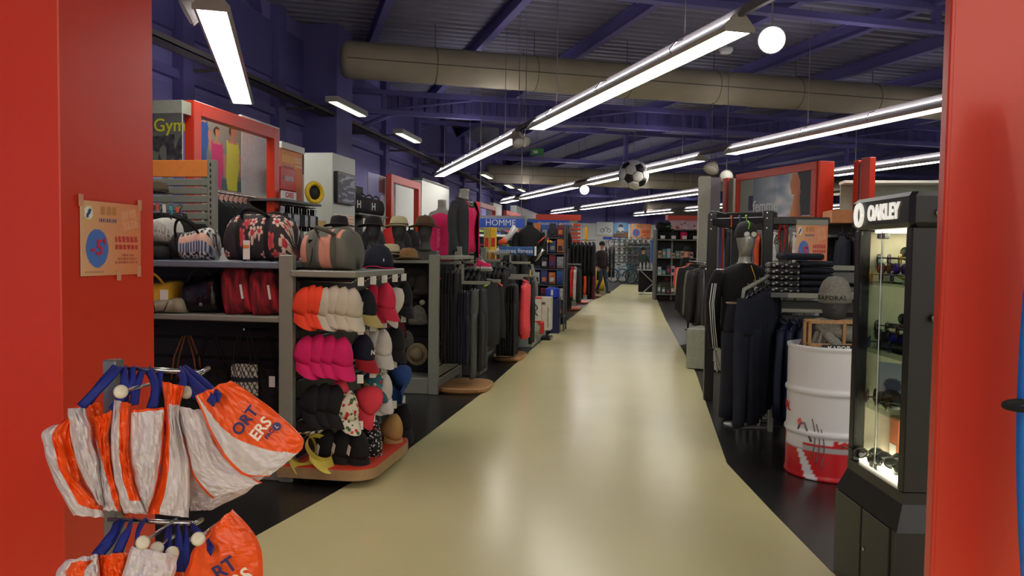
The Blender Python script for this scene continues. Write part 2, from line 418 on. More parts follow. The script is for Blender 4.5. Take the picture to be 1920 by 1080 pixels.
p = at(985, 265, 14.2); spot(p, (.2, -.7, -.3), 'second pale spotlight beside the lamp over the aisle', False, .1)
p = at(350, 22, 7.6); spot(p, (-.8, -.4, -.5), 'white spotlight at the near end of the top left lamp', False, .14)
# exit sign and smoke detector
t = thing('exit_sign', 'tiny green exit sign hanging high under the violet roof', 'sign', at(1007, 285, 22))
MB().box(-.18, .18, -.02, .02, -.09, .09).build('panel', mat('exit_green', (60, 150, 70), .5), t); MB().box(-.1, .02, -.024, -.02, -.04, .04).build('arrow', WHITE, t); MB().cyl((0, 0, .09), (0, 0, 1.2), .006, n=5).build('wire', RAIL, t)
t = thing('smoke_detector', 'round white smoke detector on the roof near the bright spotlight', 'detector', at(1361, 95, 15))
MB().lathe([(0, -.06), (.1, -.05), (.13, 0), (.13, .05), (0, .05)], 16).build('body', WHITE, t, True); MB().cyl((0, 0, .05), (0, 0, .42), .02, n=6).build('stem', WHITE, t)

# hanging football made of its 32 panels
phi = (1+5**.5)/2
iv = [Vector(p).normalized() for p in [(-1, phi, 0), (1, phi, 0), (-1, -phi, 0), (1, -phi, 0), (0, -1, phi), (0, 1, phi), (0, -1, -phi), (0, 1, -phi), (phi, 0, -1), (phi, 0, 1), (-phi, 0, -1), (-phi, 0, 1)]]
nb = {i: [j for j in range(12) if j != i and (iv[i]-iv[j]).length < 1.1] for i in range(12)}
ball = thing('hanging_football', 'big black and white football hanging from the roof', 'football', M=Matrix.Translation(at(1188, 328, 19)) @ Matrix.Rotation(.5, 4, 'X') @ Matrix.Rotation(.4, 4, 'Y') @ Matrix.Rotation(.2, 4, 'Z'))
BR = .36
def panel(ring, m):
    c = sum(ring, Vector())/len(ring); ring = [c+(p-c)*.965 for p in ring]; b = MB(); n = len(ring); rows = []
    for k in (1.0, .97, .6, .3):
        row = []
        for i in range(n):
            for q in (0, .5):
                p = ring[i].lerp(ring[(i+1) % n], q); p = c+(p-c)*k; row.append(p.normalized()*(BR-(.02 if k == 1 else 0)))
        rows.append(row)
    b.loft(rows, cap=False); b.add([c.normalized()*BR], []); o = len(b.v)-1; base = o-2*n
    for i in range(2*n): b.f.append((base+i, base+(i+1) % (2*n), o)); b.m.append(0)
    b.build('panel', m, ball, True)
FW, FB = mat('ball_white', (225, 225, 220), .45), mat('ball_black', (22, 22, 24), .45)
for i in range(12):
    pts = [iv[i].lerp(iv[j], 1/3) for j in nb[i]]
    ax = iv[i]; ref = (pts[0]-ax*pts[0].dot(ax)).normalized(); bi = ax.cross(ref)
    pts.sort(key=lambda p: math.atan2(p.dot(bi), p.dot(ref))); panel(pts, FB)
for i in range(12):
    for j in nb[i]:
        for k in nb[i]:
            if i < j < k and k in nb[j]:
                panel([iv[i].lerp(iv[j], 1/3), iv[i].lerp(iv[j], 2/3), iv[j].lerp(iv[k], 1/3), iv[j].lerp(iv[k], 2/3), iv[k].lerp(iv[i], 1/3), iv[k].lerp(iv[i], 2/3)], FW)
MB().lathe([(.0, -BR+.03)]+[((BR-.012)*math.sin(a), -(BR-.012)*math.cos(a)) for a in [math.pi*k/12 for k in range(1, 12)]]+[(0, BR-.03)], 20).build('bladder', FB, ball, True)
solo('ball_wire', MB().cyl(at(1188, 328, 19)+Vector((0, 0, .34)), Vector((at(1188, 328, 19).x, at(1188, 328, 19).y, 5.5)), .006, n=5), RAIL, 'thin wire carrying the hanging football', 'wire')

# ================================================================== ENTRANCE PORTAL
struct('pillar_left', MB().rbox(-3.2, -1.86, 2.335, 2.84, 0, 4.2, .004), RED)
a, b2 = at(1765, 500, 2.3), at(1900, 500, 2.3)
struct('pillar_right', MB().rbox(a.x, a.x+.34, a.y, a.y+.05, 0, 4.2, .004).box(a.x+.012, a.x+.018, a.y-.001, a.y+.04, 0, 4.2), RED)
# surfboard and its black ring at the right edge
p = at(2006, 700, 2.0)
t = thing('surfboard', 'blue board edge standing at the far right of the frame', 'surfboard', (p.x, p.y, 0))
rings = []
for k in range(17):
    z = .35+k*.1; hw = .16*math.sin(math.pi*(k+.6)/17.4)**.5
    rings.append([Vector((hw*math.cos(a)*.75, .03*math.sin(a), z)) for a in [2*math.pi*j/16 for j in range(16)]])
MB().loft(rings).build('board', mat('blue_board', (28, 112, 205), .35), t, True)
q = at(1908, 760, 1.97)
tag(MB().tube([(q.x+.045*math.cos(a)+.02, q.y+.05*math.sin(a), q.z+.004*math.cos(a)) for a in [2*math.pi*k/20 for k in range(21)]], .0085, 8).build('holder_ring', mat('black_foam', (18, 18, 20), .8), None, True), 'black foam ring holding the blue board at right', 'ring')

# poster with the discount, used in three places
def promo(u, v):
    c = (214, 150, 110) if u < .98 and .02 < v else (200, 140, 100)
    c = mixc((226, 176, 132), (224, 132, 84), u*1.1)
    d = math.hypot((u-.25)/.18, (v-.37)/.26)
    if d < 1: c = (74, 116, 196)
    d2 = math.hypot((u-.12)/.09, (v-.84)/.12)
    if d2 < 1: c = (226, 180, 110)
    if d2 < .75: c = (238, 236, 228)
    if d2 < .6 and abs((u-.12)*1.4-(v-.84)*.8) < .035: c = (50, 70, 120)
    if .28 < u < .6 and .82 < v < .94 and (int(u*42) % 4): c = (196, 128, 62)
    if .28 < u < .58 and .72 < v < .77 and (int(u*90) % 3): c = (70, 66, 110)
    x, y = u-.8, v-.78; r, s2 = x*.97+y*.22, -x*.22+y*.97
    if abs(r) < .13 and abs(s2) < .13: c = (228, 160, 120) if max(abs(r)/.13, abs(s2)/.13) > .85 or (abs(s2) > .015 and (int(r*60) % 3)) else c
    if .54 < u < .95 and (.46 < v < .55 or .35 < v < .43) and (int(u*70+v*9) % 5): c = (196, 52, 44)
    for k, (a0, a1) in enumerate(((.66, .88), (.58, .92), (.54, .95))):
        if a0 < u < a1 and abs(v-(.28-.055*k)) < .014 and (int(u*90) % 3): c = (176, 74, 56)
    if .06 < u < .36 and abs(v-.05) < .012 and (int(u*120) % 3): c = (90, 60, 60)
    return c
def promo_poster(M, w, h, label, board=None):
    t = thing('discount_poster', label, 'poster', M=M)
    printed('sheet', M, w, h, 80, 60, promo, t, .003)
    letters('-5', h*.3, mat('print_red', (206, 34, 62), .5), M @ Matrix.Translation((-.26*w, -.13*h, .0015)), t, .0008, h*.004)
    letters('€', h*.12, mat('print_red', (206, 34, 62), .5), M @ Matrix.Translation((-.13*w, -.04*h, .0015)), t, .0008)
    return t
X = -1.857
p = [atx(*q, X) for q in ((150, 448), (262, 448), (205, 380), (205, 516))]
M = frame_from((X+.004, (p[0].y+p[1].y)/2, (p[2].z+p[3].z)/2), (0, 1, 0))
pp = promo_poster(M, p[1].y-p[0].y, p[2].z-p[3].z, 'discount poster taped on the dark side of the left red pillar')
for u, v in ((-.5, .5), (.48, .5), (.46, -.46), (.1, -.5)):
    MB().box(-.012, .012, -.02, .02, 0, .0006, M=M @ Matrix.Translation((u*(p[1].y-p[0].y), v*(p[2].z-p[3].z), .001))).build('tape', mat('tape', (214, 150, 120), .3), pp, False, True)

# ================================================================== PRODUCT BUILDERS
rnd = random.Random(7)
def spline(pts, v):
    """Catmull-Rom through pts (tuples) at v in 0..1"""
    n = len(pts)-1; x = min(v*n, n-1e-6); i = int(x); t = x-i
    P = [Vector(pts[max(0, min(n, i+k))]) for k in (-1, 0, 1, 2)]
    return .5*((2*P[1])+(P[2]-P[0])*t+(2*P[0]-5*P[1]+4*P[2]-P[3])*t*t+(3*P[1]-P[0]-3*P[2]+P[3])*t**3)
TAGM = CARD
def price_tag(t, x, y, z, w=.035, h=.055, rz=0, m=None):
    MB().box(-w/2, w/2, -.001, .001, -h/2, h/2, M=TR((x, y, z), rz)).build('price_tag', m or TAGM, t)

CAPC = {}
def cap_mesh(key, mats):
    if key in CAPC: return CAPC[key]
    b = MB(); n = 24
    rings = []
    for k, (r, z) in enumerate(((1.0, 0), (.97, .2), (.86, .45), (.67, .68), (.43, .86), (.2, .965), (.03, 1.0))):
        q = []
        for j in range(n):
            a = 2*math.pi*j/n; seam = 1-.018*(1 if j % 4 == 0 else 0)
            fx = .098 if math.cos(a) < 0 else .094+.012*z
            q.append(Vector((fx*math.cos(a)*r*seam, (.072*math.sin(a))*r*seam, .158*z)))
        rings.append(q)
    b.loft(rings)
    crown = b.mesh('crown', mats[0], True)
    b = MB(); N = 12
    def br(u, v, dz):
        a = (u-.5)*math.radians(150); ix, iy = .094*math.cos(a), .072*math.sin(a)
        ex = .075*math.cos(a*1.15)**.6 if abs(a*1.15) < math.pi/2 else 0
        return (ix+ex*v, iy*(1+.03*v), -.035*abs(math.sin(a))**2*v-.058*math.cos(a)*v**1.1+dz)
    b.grid(lambda u, v: br(u, v, .003), N, 4); b.grid(lambda u, v: br(u, v, -.002), N, 4)
    brim = b.mesh('brim', mats[1], True)
    button = MB().lathe([(0, .154), (.008, .155), (.009, .159), (0, .163)], 8).mesh('button', mats[1], True)
    CAPC[key] = (crown, brim, button); return CAPC[key]
def cap(key, mats, loc, label, group=None, tilt=20, yaw=-38, roll=0, tagged=False):
    M = TR(loc, math.radians(yaw), math.radians(roll), math.radians(tilt))
    t = thing('baseball_cap', label, 'cap', M=M, group=group)
    for nm, me in zip(('crown', 'brim', 'button'), cap_mesh(key, mats)):
        o = bpy.data.objects.new(nm, me); COL.objects.link(o); o.parent = t
    if tagged: MB().box(.02, .05, -.085, -.083, .02, .085).build('price_tag', CARD, t)
    return t
def cloth(name, rgb, **k): return mat(name, rgb, k.pop('rough', .85), bump=k.pop('bump', .15), **k)
def flower_mat(name, base, cols, scale=30, thr=.42):
    if name in MATS: return MATS[name]
    m = bpy.data.materials.new(name); m.use_nodes = True; MATS[name] = m; nt = m.node_tree; L = nt.links; b = nt.nodes['Principled BSDF']; b.inputs['Roughness'].default_value = .8
    tc = nt.nodes.new('ShaderNodeTexCoord'); vo = nt.nodes.new('ShaderNodeTexVoronoi'); vo.inputs['Scale'].default_value = scale
    L.new(tc.outputs['Object'], vo.inputs['Vector'])
    r = nt.nodes.new('ShaderNodeValToRGB'); r.color_ramp.interpolation = 'CONSTANT'; L.new(vo.outputs['Color'], r.inputs[0])
    e = r.color_ramp.elements; e[0].color = (*lin(cols[0]), 1); e[1].color = (*lin(cols[-1]), 1); e[1].position = .75
    for i, c in enumerate(cols[1:-1]): k = e.new((i+1)/len(cols)*.8+.1); k.color = (*lin(c), 1)
    mx = nt.nodes.new('ShaderNodeMix'); mx.data_type = 'RGBA'; th = nt.nodes.new('ShaderNodeMath'); th.operation = 'LESS_THAN'; th.inputs[1].default_value = thr
    L.new(vo.outputs['Distance'], th.inputs[0]); L.new(th.outputs[0], mx.inputs['Factor']); mx.inputs[6].default_value = (*lin(base), 1); L.new(r.outputs[0], mx.inputs[7]); L.new(mx.outputs[2], b.inputs['Base Color'])
    return m

HATC = {}
def hat(m, band, loc, label, rz=0, group=None, sc=1.0, tilt=0, cowboy=0):
    M = TR(loc, rz, tilt) @ Matrix.Scale(sc, 4)
    t = thing('brimmed_hat', label, 'hat', M=M, group=group)
    def wob(p, a):
        q = p.copy()
        if q.z > .085: q.z -= .02*max(0, 1-abs(q.y)/.03)*(1 if q.x > -.08 else .5)
        if math.hypot(q.x, q.y) > .1: q.z += (.012+.02*cowboy)*math.cos(2*a+math.pi)*(math.hypot(q.x, q.y)-.1)/.05
        return q
    MB().lathe([(.083, .0), (.088, .012), (.084, .05), (.076, .09), (.06, .108), (.03, .114), (.001, .113)], 28, sx=1.12, wob=wob).build('crown', m, t, True)
    MB().lathe([(.085, .004), (.11, .002), (.14, .002), (.152, .006), (.152, .01), (.14, .007), (.11, .008), (.085, .012)], 28, sx=1.1, wob=wob).build('brim', m, t, True)
    MB().lathe([(.088, .008), (.0895, .014), (.0875, .034), (.086, .034), (.086, .008)], 28, sx=1.12).build('hat_band', band, t, True)
    return t
def head_form(loc, label, m=None, rz=0, sc=1.0, base=True):
    t = thing('head_form', label, 'display head', M=TR(loc, rz) @ Matrix.Scale(sc, 4))
    rings = []
    for z, rx, ry, cy in ((0, .075, .085, 0), (.02, .07, .08, 0), (.07, .05, .055, .01), (.11, .052, .058, .0), (.13, .058, .075, -.01), (.17, .068, .088, -.012), (.22, .076, .096, 0), (.27, .072, .092, .005), (.305, .05, .066, .008), (.32, .015, .02, .01)):
        rings.append([Vector((rx*math.cos(a), ry*math.sin(a)+cy, z)) for a in [2*math.pi*k/20 for k in range(20)]])
    MB().loft(rings).build('head', m or MANQD, t, True)
    MB().loft([[Vector((.014*k*math.cos(a), -.082-.016*j+.01*math.sin(a), .185-.02*j)) for a in [2*math.pi*q/8 for q in range(8)]] for j, k in ((-1, .4), (0, .8), (1, 1), (1.5, .5))]).build('nose', m or MANQD, t, True)
    return t

def duffel(name, L, W, H, M, label, cat, pat, nu=90, nv=70, flop=.0, m=None, sub=None):
    """a soft barrel bag lying along local x; pat(u, v) gives the cloth colour"""
    t = thing(name, label, cat, M=M); b = MB(); cs = []
    def S(u, v):
        x = (u-.5)*2; end = max(0, 1-abs(x)**6)**.5; a = v*2*math.pi-math.pi/2
        cx, sx = math.cos(a), math.sin(a); e = .62
        px = math.copysign(abs(cx)**e, cx); pz = math.copysign(abs(sx)**(.55 if sx < 0 else .85), sx)
        cr = .018*nz(u*5, v*9, L*7)+.008*nz(u*17, v*25, 3)
        y = -px*W/2*(.3+.7*end)*(1+cr*2); z = (pz*.5+.5)*H*(.4+.6*end)*(1-flop*(.5+.5*math.cos(x*2.2+1)))+cr*H*.6*(1 if pz > -.4 else 0)
        return Vector((x*L/2*(1-.05*abs(pz)), y, max(.002, z)))
    for j in range(nv):
        for i in range(nu+1): b.v.append(S(i/nu, j/nv)); cs.append(pat(i/nu, j/nv))
    for j in range(nv):
        for i in range(nu):
            a, c = j*(nu+1), ((j+1) % nv)*(nu+1); b.f.append((a+i, a+i+1, c+i+1, c+i)); b.m.append(0)
    b.f.append(tuple(j*(nu+1) for j in range(nv))); b.f.append(tuple(j*(nu+1)+nu for j in range(nv))); b.m += [0, 0]
    b.c = cs; b.build('body', m or print_mat('cloth_print', .85), t, True)
    return t, S
def strap(t, S, u, v0, v1, w, m, lift=.004, name='strap', n=16):
    pts = [S(u, v0+(v1-v0)*k/n) for k in range(n+1)]
    b = MB()
    c = sum(pts, Vector())/len(pts)
    def fn(a, k):
        p = pts[int(round(k*n))]; o = Vector((0, p.y-c.y, p.z-c.z)).normalized()*lift
        return (p.x+(a-.5)*w, p.y+o.y, p.z+o.z)
    b.grid(fn, 2, n); return b.build(name, m, t, True)
def handle(t, p0, p1, h, lean, w, m, name='handle'):
    p0, p1 = Vector(p0), Vector(p1); pts = []
    for k in range(13):
        s = k/12; p = p0.lerp(p1, s); q = math.sin(math.pi*s)**.7; pts.append((p.x, p.y+lean*q, p.z+h*q))
    return MB().tube(pts, w, 8, flat=.35, ref=(0, 1, .2)).build(name, m, t, True)

# --- garments: local x is the width, y the thickness, z = 0 at the rail
GC = {}
def gmesh(kind, m, seed, w=.44, h=.8, t=.07):
    key = (kind, m.name, seed, w, h, t)
    if key in GC: return GC[key]
    n = 22; out = []
    def ring(z, hw, ht, cx=0, ph=0, amp=.25):
        q = []
        for k in range(n):
            a = 2*math.pi*k/n; c, s_ = math.cos(a), math.sin(a)
            x = math.copysign(abs(c)**.75, c)*hw; rip = 1+amp*math.sin(x*55+seed*2.1+ph+z*3)*min(1, -z*1.6)
            q.append(Vector((x+cx+.01*nz(z*4, seed, k*.2), math.copysign(abs(s_)**.8, s_)*ht*rip+.012*nz(z*3+seed, x*6), z)))
        return q
    if kind == 'trousers':
        b = MB(); b.loft([ring(z, w/2*k, t/2*q) for z, k, q in ((-.07, .86, .6), (-.1, .88, .8), (-.2, .98, 1), (-.3, 1, 1), (-.34, 1, .9))])
        for sd in (-1, 1): b.loft([ring(-.3-(h-.3)*k, w/4*(1-.22*k), t/2*(1-.15*k), sd*w/4*(1+.06*k), sd) for k in (0, .15, .3, .45, .6, .75, .9, 1)])
        out.append(('trousers', b.mesh('trousers', m, True)))
    elif kind in ('jacket', 'tank', 'dress'):
        b = MB(); sh = .9 if kind == 'tank' else 1
        pr = [(-.065, .2, .5), (-.08, .3, .6), (-.1, .62, .75), (-.13, .95*sh, .85), (-.2, .97, 1)] + [(-.2-(h-.2)*k, .97+(.25 if kind == 'dress' else .05)*k, 1.05) for k in (.2, .4, .6, .8, 1)]
        b.loft([ring(z, w/2*k*.84, t/2*q) for z, k, q in pr]); out.append(('body', b.mesh('body', m, True)))
        if kind == 'jacket':
            for sd in (-1, 1):
                b = MB(); b.loft([ring(-.12-.58*k*h/.75, .062*(1-.3*k), t*.42, sd*(w*.38+.075*k**.5), k*2+sd, .15) for k in (0, .08, .2, .4, .6, .8, 1)]); out.append(('sleeve', b.mesh('sleeve', m, True)))
            b = MB().tube([(w*.13*math.cos(a), t*.3*math.sin(a), -.07+.015*math.sin(a)) for a in [2*math.pi*k/12 for k in range(13)]], .016, 6); out.append(('collar', b.mesh('collar', m, True)))
    hw = w*.38
    b = MB().tube([(-hw, 0, -.13), (0, 0, -.055), (hw, 0, -.13)], .009, 6); b.tube([(0, 0, -.055), (0, 0, -.02), (.018, 0, -.002), (.012, 0, .014), (-.006, 0, .018)], .0035, 5)
    out.append(('hanger', b.mesh('hanger', BLKPL, True)))
    GC[key] = out; return out
def garment(kind, m, loc, rz, label, group=None, seed=0, w=.44, h=.8, t=.07, hang=True):
    nm = {'trousers': 'hanging_trousers', 'jacket': 'hanging_jacket', 'tank': 'hanging_vest', 'dress': 'hanging_dress'}[kind]
    ct = {'trousers': 'trousers', 'jacket': 'jacket', 'tank': 'top', 'dress': 'dress'}[kind]
    o = thing(nm, label, ct, loc, rz, group)
    for n, me in gmesh(kind, m, seed % 4, w, h, t):
        k = bpy.data.objects.new(n, me); COL.objects.link(k); k.parent = o
    return o
def stack_rings(spec, n=24):
    return [[Vector((cx+rx*math.cos(a), cy+ry*math.sin(a), z)) for a in [2*math.pi*k/n for k in range(n)]] for z, rx, ry, cx, cy in spec]
def shoe(t, x, y, z, rz, m, sole, sc=1.0):
    M = TR((x, y, z), rz) @ Matrix.Scale(sc, 4)
    rings = []
    for k in range(9):
        u = k/8; yy = -.14+.28*u; hw = .045*(1-.3*abs(u-.35))*(.6 if u in (0, 1) else 1); hh = .05+.06*max(0, (u-.35))*1.4
        if u < .1: hh = .03
        rings.append([M @ Vector((hw*math.cos(a)*(1 if math.sin(a) < 0 else .75), yy, .025+hh*max(0, math.sin(a)))) for a in [2*math.pi*q/12 for q in range(12)]])
    up = MB().loft(rings).build('upper', m, t, True)
    MB().loft([[M @ Vector((.05*math.cos(a), -.01+.15*math.sin(a), zz)) for a in [2*math.pi*q/16 for q in range(16)]] for zz in (0, .025)]).build('sole', sole, t)
    for k in range(3): MB().cyl(M @ Vector((-.022, -.02+.03*k, .085+.012*k)), M @ Vector((.022, -.02+.03*k, .085+.012*k)), .004, n=5).build('lace', WHITE, t)
def sunglasses(M, fm, lm, label, group):
    t = thing('sunglasses', label, 'sunglasses', M=M, group=group)
    for sd in (-1, 1):
        o = MB().loft([[Vector((sd*.034+.03*math.cos(a)*k, y, .021*math.sin(a)*k-.003*math.cos(a)*sd)) for a in [2*math.pi*q/14 for q in range(14)]] for y, k in ((.003, .9), (-.001, .98), (-.005, .8))]).build('lens', lm, t, True)
        MB().tube([(sd*.034+.031*math.cos(a), 0, .022*math.sin(a)) for a in [2*math.pi*q/14 for q in range(15)]], .0032, 5).build('rim', fm, t, True)
        MB().tube([(sd*.066, 0, .006), (sd*.069, .02, .008), (sd*.066, .1, .004), (sd*.062, .135, -.016)], .0034, 5).build('temple', fm, t, True)
    MB().tube([(-.008, -.001, .006), (0, -.004, .009), (.008, -.001, .006)], .003, 5).build('bridge', fm, t, True)
    return t

# ================================================================== LEFT: SHELF OF BAGS FACING THE ENTRANCE
Y1 = 4.62
xl, xr = -3.6, aty(522, 490, Y1).x
t = thing('bag_shelving', 'grey metal shelving full of bags facing the entrance', 'shelving', (xl, Y1, 0))
MB().rbox(xr, xr+.09, Y1, Y1+.06, 0, 1.412, .006).build('upright', GREY, t, False, True)
MB().rbox(xl, xl+.09, Y1, Y1+.06, 0, 1.412, .006).build('upright', GREY, t, False, True)
MB().rbox(xl+.09, xr, Y1, Y1+.45, 1.325, 1.366, .006).build('shelf', mat('blue_grey_shelf', (112, 122, 136), .4), t, False, True)
MB().rbox(xl+.09, xr, Y1, Y1+.45, .992, 1.028, .006).build('shelf', GREY, t, False, True)
MB().rbox(xl+.09, xr+.09, Y1+.02, Y1+.45, 0, .14, .006).build('plinth', GREY, t, False, True)
MB().box(xr, xr+.085, Y1+.06, Y1+.52, .0, 1.30).build('side_panel', mat('black_slat', (24, 24, 24), .5), t, False, True)
MB().box(xl+.09, xr+.08, Y1+.485, Y1+.5, 0, 1.36).build('back_board', DARK, t, False, True)
for k in range(9):
    MB().rbox(xl+.09, xr, Y1+.46, Y1+.48, .16+k*.135, .285+k*.135, .006).build('back_slat', DARK, t, False, True)
MB().cyl((xl+.3, Y1+.46, .9), (xl+.3, Y1+.14, .93), .008, n=6).build('hook', CHROME, t, False, True)
MB().cyl((xr-.3, Y1+.46, .9), (xr-.3, Y1+.14, .93), .008, n=6).build('hook', CHROME, t, False, True)

# bags on the top shelf
def rep(k): return (k*7919 % 97)/97
def pat_floral(u, v):
    best = 9; col = (52, 48, 52); au, av = u*2.55, v*3.6
    for i in range(-1, 8):
        for j in range(-1, 10):
            r1, r2 = rep(i*13+j*7+31), rep(i*5+j*29+11)
            cx, cy = (i+.5+.45*(r1-.5)+.25*(j % 2))*.37, (j+.5+.5*(r2-.5))*.38
            dx, dy = au-cx, av-cy; d = math.hypot(dx, dy); R = .14+.04*r1
            if d < R and rep(i*3+j*17+5) < .8:
                a = math.atan2(dy, dx)+r2*6; pet = abs(math.cos(a*2.5))**.8
                if d < R*(.25+.75*pet**.7):
                    col = (196, 60, 74) if d < R*.42 else ((224, 198, 180) if rep(i+j*3) > .3 else (206, 92, 92))
    return col
def pal(c): return lambda u, v: c
M = TR((aty(488, 480, Y1+.2).x, Y1+.24, 1.368), -.05)
t, S = duffel('duffel_bag', .47, .30, .30, M, 'large dark floral duffel bag on the top shelf', 'duffel bag', pat_floral, 220, 190)
BLKW = mat('black_webbing', (24, 23, 25), .8, bump=.2, bscale=300)
for u in (.3, .72): strap(t, S, u, .03, .47+.0, .03, BLKW); strap(t, S, u, .97, .6, .03, BLKW)
handle(t, S(.3, .40), S(.72, .40), .05, -.07, .013, BLKW); handle(t, S(.3, .62), S(.72, .62), .05, .03, .013, BLKW)
strap(t, S, .5, .06, .1, .3, BLKW, .003, 'base_band')
MB().tube([S(u/12, .5)+Vector((0, 0, .004)) for u in range(1, 12)], .006, 6).build('zip', BLKW, t, True)
tg = MB().rbox(-.022, .022, -.002, .002, -.06, .06, .001, M=TR(tuple(S(.52, .17)+Vector((-.03, -.03, .02))), .1)).build('swing_tag', CARD, t)
MB().box(-.02, .02, -.004, -.0025, .012, .03, M=TR(tuple(S(.52, .17)+Vector((-.03, -.03, .02))), .1)).build('tag_print', ORANGE, tg)
def pat_aztec(u, v):
    f = v*14; b = int(f) % 5
    z = abs(((u*16) % 1)-.5)*2
    if v > .28 and v < .36: return (224, 184, 164)
    if v < .28 and v > .21: return (178, 190, 210) if z > .5 else (60, 66, 90)
    n = nz(u*22, v*30, 1)
    return (222, 220, 216) if n > .03 else (38, 38, 46)
M = TR((aty(365, 480, Y1+.2).x, Y1+.22, 1.368), .1)
t, S = duffel('soft_handbag', .28, .26, .22, M, 'patterned soft bag with pale pink band on the top shelf', 'handbag', pat_aztec, 60, 60, .2)
handle(t, S(.2, .35), S(.75, .35), .1, -.1, .009, BLKW); strap(t, S, .2, .1, .45, .05, BLKW, .006)
b = MB(); b.grid(lambda u, v: S(.02+.4*u*(1-.55*v), .02+.33*v)+Vector((0, -.012-.01*math.sin(v*9+u*3), .002)), 10, 12); b.build('front_flap', BLACK, t, True)
def pat_black(u, v): return mixc((26, 25, 28), (40, 38, 40), .5+.5*nz(u*9, v*9))
def pat_silver(u, v):
    d = math.hypot((u*46) % 1-.5, (v*60) % 1-.5)
    return (40, 40, 42) if (d < .3 and v < .36) else (190, 190, 184)
M = TR((aty(300, 480, Y1+.2).x, Y1+.2, 1.368), -.1)
t, S = duffel('sports_bag', .24, .28, .1, M, 'black soft bag squashed beneath the perforated silver bag', 'sports bag', pat_black, 40, 40, .1)
MB().tube([S(.2, .35), S(.3, .2)+Vector((0, -.03, -.01)), S(.6, .2)+Vector((0, -.03, -.01)), S(.8, .35)], .008, 6).build('strap', BLKW, t, True)
t, S = duffel('sports_bag', .26, .26, .17, TR((aty(297, 440, Y1+.2).x, Y1+.2, 1.475), -.1), 'perforated silver bag lying on a black bag next to the pillar', 'sports bag', pat_silver, 110, 110, .15)
MB().tube([S(u/12, .5)+Vector((0, 0, .003)) for u in range(1, 12)], .005, 6).build('zip', BLKW, t, True)
# black clothes bundle hung behind, with coloured hanger tags
# bags on the second shelf
z2 = 1.03
def pat_yellow(u, v): return mixc((222, 180, 40), (240, 206, 74), .5+.5*nz(u*6, v*6))
t, S = duffel('yellow_handbag', .26, .3, .2, TR((aty(305, 560, Y1+.22).x, Y1+.24, z2), 0), 'yellow handbag on the second shelf beside the pillar', 'handbag', pat_yellow, 40, 40, .1)
handle(t, S(.25, .4), S(.75, .4), .08, -.05, .009, mat('yellow_strap', (214, 176, 40), .6)); price_tag(t, .1, -.16, .11, .05, .07, .3)
def pat_olive(u, v): return mixc((120, 114, 92), (176, 170, 146), .5+.5*nz(u*7, v*8))
t, S = duffel('beige_pouch', .24, .16, .1, TR((aty(312, 580, Y1+.05).x, Y1+.09, z2), .05), 'crumpled beige pouch lying in front of the yellow handbag', 'pouch', pat_olive, 40, 40, .2)
MB().tube([S(.2, .35), S(.3, .2)+Vector((0, -.02, -.01)), S(.55, .18)+Vector((0, -.02, 0)), S(.62, .35)], .004, 6).build('drawstring', BLKW, t, True)
t, S = duffel('black_tote', .27, .24, .27, TR((aty(385, 575, Y1+.2).x, Y1+.2, z2), .08), 'glossy black soft tote on the second shelf', 'tote bag', pat_black, 50, 50, .2, mat('black_patent', (18, 17, 18), .25, bump=.5, bscale=25))
handle(t, S(.2, .4), S(.8, .4), .06, -.04, .008, BLKW); MB().lathe([(.0, 0), (.012, .001), (.012, .004), (0, .005)], 12, M=TR(tuple(S(.6, .2)), 0, math.pi/2)).build('stud', STEEL, t)
def pat_red(u, v):
    n = nz(u*5, v*6, 4)+.5*nz(u*14, v*15); return mixc((44, 14, 20), (196, 40, 56), .55+.8*n)
for i, (px, lab) in enumerate(((452, 'dark red marbled bag in the middle of the second shelf'), (503, 'dark red marbled bag at the right end of the second shelf'))):
    t, S = duffel('red_printed_bag', .2, .16, .31-.02*i, TR((aty(px, 560, Y1+.12).x, Y1+.14, z2), .1) @ Matrix.Shear('XZ', 4, (0, 0)) @ Matrix.Rotation(-.16, 4, 'Y'), lab, 'bag', pat_red, 50, 50)
    handle(t, S(.2, .4), S(.8, .4), .03, -.05, .007, BLKW); price_tag(t, .05, -.085, .14, .014, .09, .1)
# handbags hanging under the second shelf
TAN = mat('tan_leather', (150, 88, 52), .55)
def hang_bag(px, py, y, w, h, m, strapm, sh, label, patf=None):
    p = aty(px, py, y); b = MB()
    t = thing('hanging_handbag', label, 'handbag', (p.x, y, p.z))
    f = lambda u, v: Vector(((u-.5)*w*(1+.15*v)+.01*nz(u*4, v*5), -.05*math.sin(math.pi*u)*(0.4+v)-.012*nz(u*8, v*8, 2), -h*v))
    g2 = lambda u, v: Vector(((u-.5)*w*(1+.15*v), .05*math.sin(math.pi*u)*(0.4+v), -h*v))
    b.grid(f, 40, 44); n1 = len(b.v); b.grid(g2, 40, 44); b.grid(lambda u, v: f(u, 1).lerp(g2(u, 1), v), 40, 2)
    if patf: b.c = [patf((q.x/w+.5), -q.z/h) for q in b.v]
    b.build('bag_body', print_mat('cloth_print', .85) if patf else m, t, True)
    for yy in (-.03, .03):
        MB().tube([(-w*.35, yy, .0), (-w*.28, yy, sh*.5), (-.02, yy*.5, sh), (.02, yy*.5, sh), (w*.28, yy, sh*.5), (w*.35, yy, 0)], .009, 6, flat=.5).build('strap', strapm, t, True)
    return t
hang_bag(350, 712, Y1+.24, .26, .26, BLACK, TAN, .29, 'black handbag with long tan leather straps hanging under the shelf')
hang_bag(395, 690, Y1+.26, .24, .28, BLACK, BLKW, .22, 'plain black handbag hanging right of the tan-strapped one')
def pat_knit(u, v):
    z = abs(((u*7) % 1)-.5)*2; r = abs(((v*6) % 1)-.5)*2
    return (30, 32, 44) if (abs(z-r) < .28 or (int(v*12) % 4 == 3)) else (206, 204, 186)
